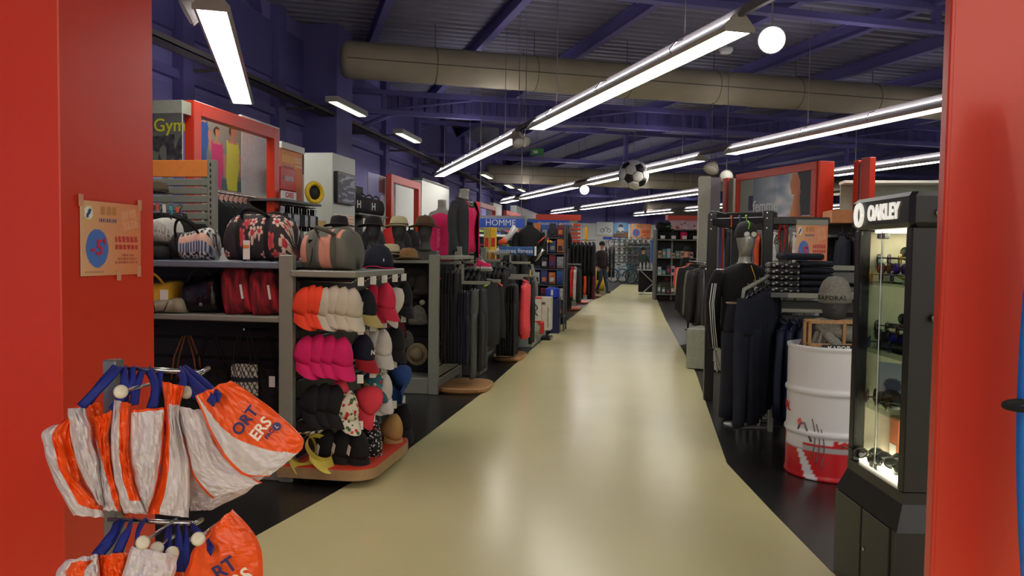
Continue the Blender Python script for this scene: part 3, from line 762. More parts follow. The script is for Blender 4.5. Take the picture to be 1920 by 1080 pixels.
hang_bag(458, 683, Y1+.16, .18, .34, BLACK, BLKW, .22, 'black and cream zigzag knitted bag hanging under the shelf', pat_knit)
b = hang_bag(500, 690, Y1+.22, .2, .34, BLACK, BLKW, .2, 'black cloth handbag with paper tag beside the upright'); price_tag(b, .085, -.1, -.07, .04, .07)

# ================================================================== CAP UNIT AT THE AISLE
XP = aty(548, 500, Y1).x+.01; XE = XP+.38; YE = 5.62
t = thing('cap_display', 'grey gondola end with rows of wire pegs for caps', 'display rack', (XP, Y1, 0))
MB().rbox(XP-.02, XE+.02, Y1-.01, YE, 1.278, 1.318, .006).build('top_board', GREY, t, False, True)
MB().box(XP-.035, XP-.018, Y1+.06, YE+.7, .0, 1.27).build('back_board', DARK, t, False, True)
for k in range(9): MB().rbox(XP-.015, XP+.005, Y1+.06, YE+.7, .14+k*.125, .255+k*.125, .005).build('slat', mat('black_slat', (24, 24, 24), .5), t, False, True)
MB().rbox(XP-.07, XP-.02, YE+.7, YE+.78, 0, 1.32, .005).build('upright', GREYD, t, False, True)
ZR = (1.25, .95, .648, .36); YP = (4.7, 4.93, 5.16, 5.39, 5.6)
for z in ZR:
    for y in YP:
        b = MB()
        for dy in (-.022, .022): b.tube([(XP, y+dy, z), (XE-.03, y+dy, z-.004), (XE-.015, y+dy*.6, z+.012)], .0032, 6)
        b.tube([(XE-.015, y-.013, z+.012), (XE-.005, y, z+.018), (XE-.015, y+.013, z+.012)], .0032, 6); b.tube([(XP, y, z+.035), (XE+.01, y, z+.03), (XE+.02, y, z+.015)], .0028, 6)
        pg = b.build('peg', CHROME, t, True, True)
        q = MB().box(-.019, .019, -.001, .001, -.027, .027, M=TR((XE+.022, y-.006, z+.004), .25)).build('price_label', CARD, pg); q.matrix_basis = t.matrix_basis.inverted()
# base board with orange top
c0 = [(XP-.08, 4.56), (XE-.02, 4.56)]
for k in range(1, 7):
    a = -math.pi/2+k/7*math.pi/2; c0.append((XE-.02+.16*math.cos(a), 4.72+.16*math.sin(a)))
c0 += [(XE+.14, 5.34), (XE+.1, 5.45), (XP-.08, 5.45)]
bb = thing('base_board', 'rounded plinth board with orange top under the caps', 'plinth', (XP, Y1, 0))
MB().prism(c0, .05, .115).build('board', mat('ply_edge', (168, 136, 96), .6, var=.1), bb, False, True)
cx, cy = sum(p[0] for p in c0)/len(c0), sum(p[1] for p in c0)/len(c0)
MB().prism([(cx+(x-cx)*.975, cy+(y-cy)*.975) for x, y in c0], .115, .121).build('orange_top', mat('orange_felt', (214, 62, 30), .7), bb, False, True)
for x, y in ((XP+.05, 4.7), (XE, 4.8), (XP+.05, 5.3), (XE, 5.3)): MB().cyl((x, y, 0), (x, y, .05), .02).build('foot', DARK, bb, False, True)

cm = lambda n, c, c2=None: (cloth('cap_'+n, c, var=.06), cloth('cap_'+n+'_brim', c2 or c, var=.06))
CORANGE, CBEIGE, CPINK = cm('orange', (240, 70, 36)), cm('beige', (196, 188, 168)), cm('pink', (222, 26, 104))
CWHITE, CNAVY, CBLACK = cm('white', (214, 208, 200)), cm('navy', (22, 26, 48), (178, 30, 44)), cm('black', (18, 18, 20))
CTAN, CRASP, CBLUE = cm('tan', (176, 138, 84)), cm('raspberry', (206, 40, 72)), cm('blue', (30, 66, 128))
CNT = cm('navytan', (20, 22, 34), (196, 176, 112))
CFLO = (flower_mat('cap_floral', (222, 216, 196), [(200, 40, 44), (70, 104, 60), (226, 220, 200), (206, 60, 60)], 42, .5),)*2
CTEAL = (flower_mat('cap_teal', (50, 110, 124), [(190, 40, 60), (226, 190, 120), (70, 140, 140), (230, 210, 170)], 40, .45), cloth('cap_teal_brim', (60, 100, 110)))
CBW = (flower_mat('cap_bw', (22, 22, 24), [(220, 220, 216), (226, 226, 220), (200, 200, 200)], 60, .34), flower_mat('cap_bwb', (214, 80, 70), [(220, 220, 216), (206, 60, 60), (226, 226, 220)], 60, .5))
CCOR = cm('coral', (236, 66, 84))
dz = -.185
def row(key, mats, n, x0, dx, y, zi, label, group, **kw):
    o = ['innermost', 'second out', 'third out', 'fourth out']
    for i in range(n): cap(key, mats, (x0+i*dx, y+.004*((i*3) % 2), ZR[zi]+dz+.006*((i*5) % 3)), label if n == 1 else label+', '+o[i], group, **kw)
row('or', CORANGE, 3, XP+.03, .046, 4.68, 0, 'orange cap on the top front peg', 'orange caps')
row('be', CBEIGE, 4, XP+.16, .058, 4.68, 0, 'beige cap on the top front peg', 'beige caps')
cap('nt', CNT, (XE-.05, 4.93, ZR[0]+dz-.02), 'dark cap with a tan brim and striped tag, second peg', tilt=12, yaw=-15, tagged=True)
row('ra', CRASP, 2, XE-.08, .09, 5.16, 0, 'raspberry red cap on the third peg of the top row', 'raspberry caps', tilt=15, yaw=-30)
row('wh', CWHITE, 1, XE-.03, 0, 5.38, 0, 'white cap behind the raspberry red caps', None, tilt=45, yaw=-10)
row('bk', CBLACK, 2, XE-.1, .1, 5.6, 0, 'black cap at the far end of the top peg row', 'far black caps')
row('pk', CPINK, 3, XP+.045, .075, 4.68, 1, 'hot pink cap nested behind the foremost pink one', 'hot pink caps')
cap('pk', CPINK, (XP+.28, 4.67, ZR[1]+dz), 'hot pink cap, foremost and fully visible', 'hot pink caps')
t = cap('na', CNAVY, (XE-.05, 4.93, ZR[1]+dz-.01), 'navy baseball cap with red brim and white monogram', tilt=10, yaw=-35)
letters('N', .04, WHITE, t.matrix_basis @ frame_from((.106, 0, .06), (0, 1, 0)), t, .001, .002, name='monogram')
row('w2', CWHITE, 3, XE-.13, .06, 5.16, 1, 'off-white cap, one of three on the second row', 'off-white caps')
row('bk', CBLACK, 2, XE-.1, .1, 5.42, 1, 'black cap at the far end of the second peg row', 'black caps second row')
row('bk', CBLACK, 3, XP+.09, .07, 4.68, 2, 'black cap bunched together on the third row front peg', 'black caps third row', tilt=20)
cap('fl', CFLO, (XE-.07, 4.69, ZR[2]+dz-.03), 'white cap with red flowers hanging on the third row')
cap('co', CCOR, (XE-.02, 4.9, ZR[2]+dz), 'coral pink cap just behind the flowered cap', tilt=55, yaw=-20)
cap('co', CCOR, (XE-.14, 4.75, ZR[2]+dz+.035), 'coral cap peeping out above the flowered cap', tilt=20, yaw=-50)
cap('te', CTEAL, (XE-.06, 5.16, ZR[2]+dz+.06), 'teal cap printed with red and yellow flowers', tilt=10)
row('w2', CWHITE, 2, XE-.08, .06, 5.2, 2, 'white cap under the teal flowered one', 'white caps third row', tilt=25)
cap('bl', CBLUE, (XE+.0, 5.5, ZR[2]+dz+.05), 'blue denim cap turned backwards at the far peg', tilt=60, yaw=60)
row('bk', CBLACK, 3, XP+.16, .1, 4.74, 3, 'black cap with white tag on the lowest row', 'black caps lowest row', tilt=20, tagged=True)
cap('bw', CBW, (XE-.03, 5.0, ZR[3]+dz+.03), 'black and white patterned cap on the lowest row', tilt=25)
cap('bw', CBW, (XE-.0, 4.94, ZR[3]+dz-.02), 'patterned cap with red and white brim at the bottom', tilt=25)
cap('ta', CTAN, (XE+.02, 5.32, ZR[3]+dz), 'tan cap hanging low at the back of the rack', tilt=25)
cap('bk', CBLACK, (XE+.02, 5.56, ZR[3]+dz+.02), 'black cap farthest back on the lowest row', tilt=25)
# yellow sun visors on the lowest front peg
YV = cloth('visor_yellow', (214, 200, 88))
for i, (dx, lab) in enumerate(((.05, 'pale yellow sun visor at the lowest front peg, left'), (.16, 'pale yellow sun visor at the lowest front peg, right'))):
    t = thing('sun_visor', lab, 'visor', M=TR((XP+dx, 4.62, ZR[3]-.14), -.8+.3*i, 0, math.radians(70-25*i)))
    MB().grid(lambda u, v: (.09*math.cos((u-.5)*2.6)+(.09*math.cos((u-.5)*2.6)*v), .085*math.sin((u-.5)*2.6), -.02*v*abs(math.sin((u-.5)*2.6))), 16, 5).build('brim', YV, t, True)
    MB().grid(lambda u, v: (.09*math.cos(2*math.pi*u), .085*math.sin(2*math.pi*u), .04*v), 24, 2).build('band', YV, t, True)
    for sd in (-1, 1): MB().lathe([(0, -.004), (.018, -.003), (.018, .003), (0, .004)], 12, M=TR((-.085, sd*.03, .06), 0, 0, math.pi/2)).build('clip_disc', mat('clear_plastic', (214, 208, 190), .2), t, True)

# ================================================================== CARRIER BAGS ON THEIR STAND
BO = mat('bag_orange', (240, 84, 20), .32, var=.05, scale=9, bump=.35, bscale=26)
BW = mat('bag_white', (214, 202, 204), .36, var=.05, scale=7, bump=.7, bscale=22)
BB = mat('bag_handle_blue', (22, 38, 128), .7, bump=.3, bscale=300)
BNAVY = mat('bag_print_navy', (36, 30, 92), .5, var=0); BPALE = mat('bag_print_pale', (240, 216, 200), .5, var=0)
cp = lambda c, D: at(60+c[0]*.3982, 650+c[1]*.3982, D)
def carrier(Lp, Rp, D, bulge, mi, label, nu=18, nv=30, amp=.011, handles=(), seed=0):
    o = cp(((Lp[0][0]+Rp[0][0])/2, (Lp[0][1]+Rp[0][1])/2), D)
    t = thing('carrier_bag', label, 'carrier bag', o, 0, 'orange and white carrier bags on the stand')
    L3 = [(*q, 0) for q in Lp]; R3 = [(*q, 0) for q in Rp]
    def P(s, v, back):
        a, b = spline(L3, v), spline(R3, v); q = a.lerp(b, s); k = math.sin(math.pi*s)**.6*(.35+.65*math.sin(math.pi*min(1, .15+v*.8)))
        # creases: sharp ridges running down plus fine crumples
        cr = amp*(abs(nz(s*3.2+seed, v*2.3, seed))*2.2-.6+.9*nz(s*7+seed, v*9, 2)+.5*nz(s*15, v*19, seed))
        dd = D+(bulge*.7*k if back else -bulge*k)+cr*(1 if 0 < s < 1 else .3)
        jx = 9*nz(v*6+seed, 5, s)*(1 if v < .95 else .4)
        return cp((q.x+jx, q.y+7*nz(s*5+seed, v*3, 8)), dd)
    b = MB()
    b.grid(lambda s, v: P(s, v, False), nu, nv, mifn=mi); b.grid(lambda s, v: P(s, v, True), nu, nv, mifn=mi)
    b.grid(lambda s, v: P(s, 1, False).lerp(P(s, 1, True), v), nu, 1, mi=mi(.5, .99))
    bm_o = b.build('bag_body', [BO, BW], t, False, True)
    for h in handles:
        pts = [cp(q[:2], D-.02 if len(q) < 3 else q[2]) for q in h]
        pts = [spline([tuple(p) for p in pts], k/10) for k in range(11)]
        MB().tube(pts, .013, 6, flat=.14, ref=_f).build('handle', BB, t, True, True)
    return t, P
w_all = lambda s, v: 1
o_all = lambda s, v: 0
st = thing('bag_stand', 'grey metal stand with two bars carrying the carrier bags', 'display stand', cp((383, 60), 2.2).xy.to_3d())
q = cp((383, 60), 2.22)
MB().rbox(q.x-.02, q.x+.02, q.y-.02, q.y+.02, 0, q.z, .003).build('post', STEEL, st, False, True)
MB().rbox(q.x-.3, q.x+.3, q.y-.25, q.y+.25, 0, .03, .006).build('foot_plate', STEEL, st, False, True)
for a_, c_ in (((375, 100), (790, 120)), ((360, 815), (760, 832))):
    MB().tube([cp(a_, 2.2), cp(c_, 2.17)], .007, 8).build('bar', CHROME, st, True, True)
    MB().tube([cp((c_[0]-10, c_[1]+12), 2.17), cp((c_[0]+40, c_[1]-18), 2.3)], .007, 8).build('bar_end', CHROME, st, True, True)
KN = mat('ivory_knob', (222, 210, 186), .3, var=.02)
for (x, y), D in (((418, 212), 2.02), ((522, 922), 2.0), ((783, 905), 2.0), ((588, 950), 2.06), ((660, 972), 2.06), ((728, 215), 2.12)):
    p = cp((x, y), D); MB().lathe([(0, -.006), (.015, -.004), (.0175, .001), (.013, .006), (0, .008)], 16, M=Matrix.Translation(p) @ (CAM-p).to_track_quat('Z', 'Y').to_matrix().to_4x4()).build('peg_knob', KN, st, True, True)
    MB().tube([p+_f*.005, p+_f*(2.2-D)], .005, 6).build('peg', CHROME, st, True, True)
carrier([(200, 280), (240, 400), (300, 640), (330, 760)], [(400, 248), (420, 360), (440, 600), (470, 800)], 2.26, .03, o_all, 'bag at the back showing only its orange top edge', handles=[[(430, 100, 2.19), (436, 180, 2.14), (440, 262, 2.2)]], seed=1)
carrier([(165, 345), (52, 400), (60, 500), (115, 650), (195, 795)], [(215, 288), (190, 430), (240, 620), (320, 740), (340, 805)], 2.12, .04, lambda s, v: 1 if (s < .34 and v > .12) or v > .88 else 0, 'outermost left bag curling open, orange inside with white rim', handles=[[(400, 92, 2.19), (340, 160, 2.15), (262, 262, 2.15)]], seed=2)
carrier([(168, 290), (178, 400), (225, 580), (315, 745)], [(252, 288), (285, 420), (318, 580), (340, 750)], 2.09, .035, w_all, 'narrow crumpled white bag second from the left', handles=[[(415, 95, 2.19), (360, 150, 2.14), (230, 285, 2.1)]], seed=3)
carrier([(285, 335), (305, 480), (322, 620), (335, 770)], [(380, 300), (366, 460), (396, 640), (425, 775)], 2.10, .035, lambda s, v: 1 if s < v*.95-.18 else 0, 'bag with a wide orange strip third from the left', handles=[[(470, 98, 2.19), (462, 180, 2.14), (380, 300, 2.12)]], seed=4)
carrier([(388, 250), (372, 450), (390, 640), (432, 782)], [(470, 268), (456, 480), (486, 640), (545, 790)], 2.08, .035, lambda s, v: 1 if s < .42 or v > .84 else 0, 'bag with white front fold and orange side, left of the widest white one', handles=[[(520, 108, 2.19), (492, 190, 2.13), (480, 275, 2.1)]], seed=5)
carrier([(470, 300), (464, 480), (482, 620), (522, 740)], [(626, 286), (620, 450), (592, 640), (545, 785)], 2.07, .04, lambda s, v: 0 if v < .04 or s > .95 else 1, 'smooth white bag in the middle of the upper row', handles=[[(545, 106, 2.19), (580, 180, 2.13), (572, 290, 2.1)], [(600, 108, 2.19), (592, 190, 2.13), (560, 292, 2.1)]], seed=6)
carrier([(612, 162), (626, 330), (602, 600), (548, 785)], [(722, 188), (694, 330), (742, 560), (738, 805)], 2.09, .04, lambda s, v: 0 if v < .24 or s < .3-.1*abs(v-.6) else 1, 'bag with an orange flap standing up in the middle', handles=[[(690, 108, 2.19), (712, 160, 2.13), (700, 230, 2.12)]], seed=7)
carrier([(690, 560), (720, 690), (745, 775)], [(1095, 612), (1000, 690), (850, 768)], 2.2, .03, w_all, 'pale bag bottom hanging behind the right-hand bags', seed=8)
carrier([(680, 278), (720, 450), (765, 620), (850, 715)], [(800, 300), (850, 430), (935, 545), (1085, 640)], 2.10, .045, lambda s, v: 0 if s > .93 and v > .3 or s < .06 and v > .25 else 1, 'white crumpled bag right of the middle', handles=[[(705, 106, 2.19), (740, 170, 2.13), (775, 240, 2.12)]], seed=9)
t8, P8 = carrier([(768, 232), (880, 480), (985, 600), (1115, 612)], [(935, 158), (1110, 275), (1275, 430), (1255, 500)], 2.05, .03, lambda s, v: 0 if s > .06+.95*v**1.3 or s < .05 else 1, 'rightmost upper bag, its orange printed face turned outwards', handles=[[(715, 104, 2.18), (800, 165, 2.1), (885, 245, 1.995)], [(700, 110, 2.18), (770, 180, 2.1), (862, 262, 2.0)]], amp=.006, seed=10, nu=70, nv=70)
def bag_text(t, body, c, D, size, m, ang, bold=0):
    p = cp(c, D); x = (_r*math.cos(ang)+_u*math.sin(ang)); letters(body, size, m, frame_from(p, x, _r*-math.sin(ang)+_u*math.cos(ang)), t, .0006, bold, name='print')
bag_text(t8, 'ORT', (1004, 350), 2.008, .04, BNAVY, math.radians(52), .001)
bag_text(t8, 'ERS', (1078, 388), 2.008, .04, BPALE, math.radians(52), .001)
bag_text(t8, 'PAC', (1118, 412), 2.008, .015, BNAVY, math.radians(52), .0005)
p = cp((1152, 376), 2.008); dsk = MB().lathe([(0, 0), (.011, 0), (.011, .001), (0, .0012)], 16, M=Matrix.Translation(p) @ (CAM-p).to_track_quat('Z', 'Y').to_matrix().to_4x4()).build('emblem', BNAVY, t8, False, True)
bag_text(t8, 'L', (1152, 376), 2.004, .014, BPALE, math.radians(40))
# lower row
carrier([(160, 1005), (112, 1075), (100, 1200), (150, 1350)], [(312, 975), (330, 1100), (345, 1250), (330, 1370)], 2.1, .04, lambda s, v: 1 if v < .09 or s < .25 else 0, 'lower row: leftmost bag with a white opened rim', handles=[[(420, 815, 2.19), (380, 900, 2.14), (318, 975, 2.1)]], seed=11)
carrier([(240, 1060), (225, 1150), (240, 1350)], [(312, 978), (325, 1150), (330, 1350)], 2.07, .03, w_all, 'lower row: small white fold beside the leftmost bag', handles=[[(400, 820, 2.19), (372, 890, 2.14), (300, 985, 2.1)]], seed=12)
carrier([(312, 985), (318, 1150), (330, 1370)], [(470, 965), (455, 1150), (450, 1370)], 2.11, .04, o_all, 'lower row: plain orange bag in the middle', handles=[[(470, 815, 2.19), (442, 880, 2.13), (400, 975, 2.1)]], seed=13)
carrier([(470, 938), (425, 1075), (415, 1200), (440, 1370)], [(690, 985), (668, 1080), (650, 1200), (640, 1370)], 2.05, .04, w_all, 'lower row: wide white bag with a pointed open edge', handles=[[(525, 812, 2.19), (500, 880, 2.13), (490, 950, 2.06)], [(650, 826, 2.19), (640, 900, 2.13), (640, 990, 2.08)]], seed=14)
carrier([(500, 955), (520, 1100), (560, 1370)], [(700, 960), (720, 1100), (730, 1370)], 2.18, .03, o_all, 'lower row: dark orange bag seen behind the wide white one', handles=[[(680, 830, 2.19), (690, 930, 2.1), (692, 1060, 2.1)], [(722, 834, 2.19), (722, 930, 2.1), (726, 1060, 2.1)]], seed=15)
t13, P13 = carrier([(825, 870), (745, 990), (715, 1120), (705, 1370)], [(945, 765), (1060, 905), (1088, 1050), (1080, 1370)], 2.08, .04, o_all, 'lower row: rightmost bag with its orange printed face', handles=[[(735, 838, 2.19), (790, 880, 2.1), (850, 965, 2.02)]], amp=.006, seed=16)
bag_text(t13, 'RT', (908, 1046), 2.024, .052, BNAVY, math.radians(35), .001)
bag_text(t13, 'ERS', (968, 1108), 2.024, .052, BPALE, math.radians(35), .001)

# ================================================================== LEFT: HAT UNIT AND CLOTHES RAILS ALONG THE AISLE
Y2 = 7.76; xp2 = aty(803, 600, Y2).x; XG = xp2+.09
BS = mat('black_slat', (24, 24, 24), .5)
t = thing('hat_shelving', 'grey shelving with felt hats on top and black slat back', 'shelving', (-3.6, Y2, 0))
MB().rbox(xp2, XG+.01, Y2, Y2+.07, 0, 1.41, .006).build('upright', GREY, t, False, True)
MB().rbox(-3.6, xp2, Y2, Y2+.42, 1.32, 1.352, .005).build('shelf', GREY, t, False, True)
MB().rbox(-3.6, xp2, Y2+.3, Y2+.42, 1.352, 1.45, .005).build('riser', GREYD, t, False, True)
MB().rbox(-3.6, xp2, Y2+.02, Y2+.42, 0, .16, .006).build('plinth', GREY, t, False, True)
MB().box(-3.6, xp2, Y2+.445, Y2+.46, 0, 1.36).build('back_board', DARK, t, False, True)
for k in range(9): MB().rbox(-3.6, xp2, Y2+.42, Y2+.44, .16+k*.128, .28+k*.128, .005).build('back_slat', BS, t, False, True)
for k in range(9): MB().rbox(XG-.03, XG-.01, Y2+.07, Y2+1.1, .05+k*.115, .145+k*.115, .006).build('side_slat', GREY, t, False, True)
MB().rbox(XG-.04, XG+.0, Y2+1.1, Y2+1.16, 0, 1.41, .005).build('upright', GREY, t, False, True)
MB().rbox(XG-.06, XG+.14, Y2+.08, Y2+1.1, 1.36, 1.40, .005).build('top_rail', GREY, t, False, True)

FELTB, FELTT, FELTK, FELTC = cloth('felt_brown', (92, 66, 40)), cloth('felt_tan', (140, 104, 60)), cloth('felt_black', (20, 20, 22)), cloth('felt_cream', (196, 188, 150))
BANDK, BANDC = cloth('hat_band_dark', (40, 34, 28)), cloth('hat_band_olive', (110, 100, 76))
zs = 1.352
def hh(px, m, band, label, hl, rz=0, y=Y2+.34, tilt=0, sc=1.0, z=1.45, dz=.0):
    p = aty(px, 450, y); head_form((p.x, y, z), hl, None, rz); hat(m, band, (p.x, y, z+.245+dz), label, rz, tilt=tilt, sc=sc)
hh(700, FELTK, BANDK, 'black felt hat on the leftmost dark head form', 'dark head form carrying the black felt hat')
hh(748, FELTC, BANDK, 'cream felt hat with dark band on a head form', 'dark head form carrying the cream felt hat', .2)
hh(797, FELTB, BANDK, 'brown felt hat tilted on the head form beside the mannequin', 'dark head form carrying the brown felt hat', .1, tilt=0, sc=1.05)
p = aty(636, 440, Y2+.3); head_form((p.x, p.y, 1.45), 'dark head form behind the pink and grey holdall', None, 0); hat(FELTK, BANDK, (p.x, p.y, 1.695), 'black hat seen just above the pink and grey holdall')
p = aty(733, 475, Y2+.12); hat(FELTC, BANDK, (p.x, p.y, zs+.05), 'cream hat lying half hidden on the hat shelf')
t = thing('hat_block', 'dark block under the cream hat on the shelf', 'display block', (p.x, p.y, zs)); MB().lathe([(.06, 0), (.07, .02), (.05, .05)], 16).build('block', MANQD, t, True)
p = aty(766, 480, Y2+.09); hat(FELTT, BANDC, (p.x, p.y, zs+.01), 'tan felt hat lying on the front edge of the hat shelf', .3)
p = aty(708, 480, Y2-.2)
# navy beanie / cap pile on the cap unit's top board
p = aty(712, 500, 5.35)
t = thing('navy_bonnet', 'navy dome-shaped bonnet with pink cord on the cap unit', 'bonnet', (p.x-.02, 5.38, 1.32))
MB().lathe([(.1, 0), (.108, .04), (.1, .09), (.075, .14), (.04, .165), (.001, .172)], 24, sy=.8).build('shell', NAVY, t, True)
MB().tube([(.125*math.cos(a), .1*math.sin(a)-.01, .006+.012*max(0, math.sin(a*3))) for a in [math.pi+math.pi*k/14 for k in range(15)]], .003, 5).build('cord', PINK, t, True)
MB().box(.06, .066, -.075, -.073, .05, .07).build('badge', WHITE, t); MB().box(-.004, .004, -.03, .03, .16, .2, M=TR((.0, 0, 0), .4, 0, -.3)).build('loop_tag', BLACK2, t)
# pink and grey holdall on the cap unit's top board
GTA = (116, 116, 104); PKD = (214, 150, 132)
def pat_hold(u, v):
    if v < .06 or v > .94: return (36, 36, 36)
    if (.06 < u < .22 and v < .36 and v > .18) or (.47 < u < .68 and v > .08 and v < .33) or (.62 < u < .86 and .33 < v < .47): return PKD
    return mixc(GTA, (96, 96, 88), .5+.5*nz(u*9, v*9))
M = TR((aty(618, 500, Y1+.22).x+.01, Y1+.25, 1.32), -.12)
t, S = duffel('holdall', .36, .32, .26, M, 'pink and grey holdall standing on the cap unit', 'holdall', pat_hold, 80, 70)
GST = mat('grey_webbing', (92, 94, 86), .8, bump=.2)
strap(t, S, .36, .06, .46, .035, GST, .006); strap(t, S, .74, .06, .46, .035, GST, .006)
handle(t, S(.36, .40), S(.74, .36), .03, -.09, .014, GST); handle(t, S(.36, .6), S(.74, .6), .03, .02, .012, GST)
MB().tube([S(u/12, .5)+Vector((0, 0, .004)) for u in range(1, 12)], .006, 6).build('zip', GST, t, True)
MB().rbox(-.014, .014, -.004, .004, -.012, .012, .002, M=TR(tuple(S(.3, .3)), 0)).build('buckle', BLKPL, t)
MB().tube([S(.36, .28), S(.35, .2)+Vector((0, -.02, 0)), S(.3, .14)+Vector((0, -.03, 0))], .004, 5).build('strap_end', BLKW, t, True)
# hats, bags and knitwear hanging on the black back of the hat unit
KH = cloth('khaki_straw', (126, 112, 84), var=.2, scale=60); DKB = cloth('dark_brown_cloth', (50, 42, 36)); MAR = cloth('maroon_cloth', (96, 18, 36)); GKN = mat('grey_marl', (112, 112, 104), .95, var=.35, scale=70, bump=.5)
def hang_hat(px, py, m, label, r=.12, y=Y2+.3):
    p = aty(px, py, y); t = thing('hanging_hat', label, 'hat', M=TR((p.x, y, p.z), 0, math.radians(82)))
    MB().lathe([(.06, 0), (.07, .03), (.06, .07), (.03, .085), (.001, .088)], 20).build('crown', m, t, True)
    MB().lathe([(.06, .0), (r*.8, -.004), (r, .002), (r, .006), (r*.8, .002), (.06, .008)], 24).build('brim', m, t, True)
    MB().box(-.012, .012, -.002, .002, .06, .1, M=TR((.01, -r*.55, -.03), 0, -1.4)).build('tag', BLACK, t)
    return t
hang_hat(782, 664, KH, 'round khaki straw hat hanging at the bottom of the hat unit', .115, Y2+.14)
hang_hat(775, 530, DKB, 'dark brown wide hat hanging below the hat shelf', .17)
hang_hat(742, 650, FELTK, 'black hat hanging low at the back left of the khaki straw hat', .13)
hang_hat(760, 585, FELTK, 'black hat hanging in the middle of the hat unit', .14)
def beanie(px, py, m, label, y=Y2+.28, w=.1, h=.2, pom=None):
    p = aty(px, py, y); t = thing('hanging_beanie', label, 'beanie', (p.x, y, p.z))
    MB().loft(stack_rings([(-h, w, .03, 0, 0), (-h*.85, w*1.02, .035, 0, 0), (-h*.5, w*.95, .04, 0, 0), (-h*.2, w*.7, .03, 0, 0), (0, w*.2, .015, 0, 0)], 18)).build('knit', m, t, True)
    MB().loft(stack_rings([(-h-.005, w*1.05, .035, 0, 0), (-h*.75, w*1.06, .042, 0, 0), (-h*.74, w*.9, .03, 0, 0)], 18)).build('cuff', m, t, True)
    if pom: MB().lathe([(.001, -.03), (.022, -.022), (.032, 0), (.022, .022), (.001, .03)], 12, c=(w*.5, -.02, .03)).build('pompom', pom, t, True)
    return t
beanie(784, 572, GKN, 'grey marl beanie with cream pompom on the hat unit', pom=FELTC)
beanie(744, 595, MAR, 'maroon beanie hanging between the caps and the hat unit', Y2+.1)
beanie(790, 515, DKB, 'brown knitted beanie with yellow tag under the hat shelf', Y2+.2, .08)
beanie(764, 620, GKN, 'grey beanie low on the hat unit beside the khaki hat', Y2+.3, .08)

# stepped rails with clothes over round wooden feet
def wood_foot(px0, px1, py, label, D=.36):
    a, b = gz(px0, py), gz(px1, py); cx = (a.x+b.x)/2; cy = a.y; w = abs(b.x-a.x)/2
    t = thing('rail_plinth', label, 'base', (cx, cy, 0))
    pts = []
    for k in range(28):
        a_ = 2*math.pi*k/28; c, s_ = math.cos(a_), math.sin(a_); pts.append((math.copysign(abs(c)**.7, c)*w, math.copysign(abs(s_)**.7, s_)*D))
    MB().loft([[Vector((x*k, y*k, z)) for x, y in pts] for z, k in ((.0, .9), (.02, .98), (.05, 1), (.06, .98))]).build('board', WOOD, t)
    return t
def step_rail(x, y, z, label, L=.5, drop=.1):
    """bracket from the gondola towards the aisle with one step down"""
    t = thing('stepped_rail', label, 'clothes rail', (x, y, 0))
    b = MB().rbox(x-.02, x+L*.45, y-.014, y+.014, z-.018, z+.018, .004).rbox(x+L*.45-.026, x+L*.45, y-.014, y+.014, z-drop-.1, z+.018, .004).rbox(x+L*.45-.026, x+L, y-.014, y+.014, z-drop-.12, z-drop-.085, .004)
    b.build('rail', GREY, t, False, True)
    return t
def post(x, y, h, label, m=None, w=.02):
    return solo('steel_post', MB().rbox(x-w, x+w, y-w, y+w, 0, h, .003), m or GREYD, label, 'post')
wood_foot(822, 926, 727, 'round wooden foot under the nearest clothes rail')
wood_foot(928, 986, 671, 'round wooden foot under the second clothes rail', .4)
RZ = math.pi/2
ya = 8.0
step_rail(XG-.01, ya, 1.33, 'stepped grey rail nearest the hat unit, hung with black trousers')
gl = 'black trousers hanging tightly on the stepped rail beside the hat unit'
for i in range(5): garment('trousers', BLACK, (XG+.03+i*.032, ya, 1.31), RZ, gl, 'black trousers near rail', i, .34, 1.0, .05)
for i in range(4): garment('trousers', NAVY, (XG+.2+i*.026, ya+.02, 1.1), RZ, 'dark navy trousers on the lower step of the nearest rail', 'navy trousers near rail', i, .34, .8, .045)
step_rail(XG-.01, ya+.62, 1.33, 'second stepped rail over the first wooden foot')
garment('tank', PINK, (XG+.28, ya+.1, 1.12), RZ, 'hot pink vest peeking out between the navy trousers and the grey ones', None, 1, .3, .42, .04)
garment('trousers', HEATHER, (XG+.31, ya+.12, 1.12), RZ, 'charcoal heather trousers hanging in front of the nearest rail', None, 2, .36, .98, .07)
garment('trousers', BLACK2, (XG+.36, ya+.3, 1.12), RZ, 'dark grey trousers right of the heather ones', None, 1, .36, .92, .06)
OH = mat('orange_hanger', (236, 90, 60), .5); LIME = mat('lime_trim', (170, 220, 60), .6)
t = garment('jacket', BLACK2, (XG+.36, ya+.62, 1.2), RZ*.72, 'black zip jacket with lime shoulder trim over the wooden foot', None, 3, .44, .78, .1)
MB().tube([(-.17, -.055, -.13), (-.1, -.06, -.11), (-.05, -.05, -.09)], .008, 6).build('shoulder_trim', LIME, t, True); MB().tube([(.05, -.055, -.08), (.12, -.055, -.105), (.18, -.05, -.13)], .009, 6).build('shoulder_trim', OH, t, True)
for i in range(4): garment('jacket', BLACK, (XG+.08+i*.06, ya+.62, 1.3), RZ, 'black jacket hanging deep on the second stepped rail', 'black jackets second rail', i, .42, .75, .07)
yb = 10.25
step_rail(XG+.0, yb, 1.33, 'stepped rail over the second wooden foot, nearer arm', .5, .12)
step_rail(XG+.0, yb+.7, 1.42, 'long sloping rail beside the fitness sign', .5, .02)
for i in range(7): garment('trousers', BLACK, (XG+.2+i*.034, yb, 1.09), RZ, 'black trousers on the rail over the second wooden foot', 'black trousers second foot', i, .36, .98, .05)
for i in range(5): garment('jacket', BLACK, (XG+.03+i*.06, yb-.02, 1.3), RZ, 'black fleece at the back of the second rail', 'black fleeces', i, .42, .72, .07)
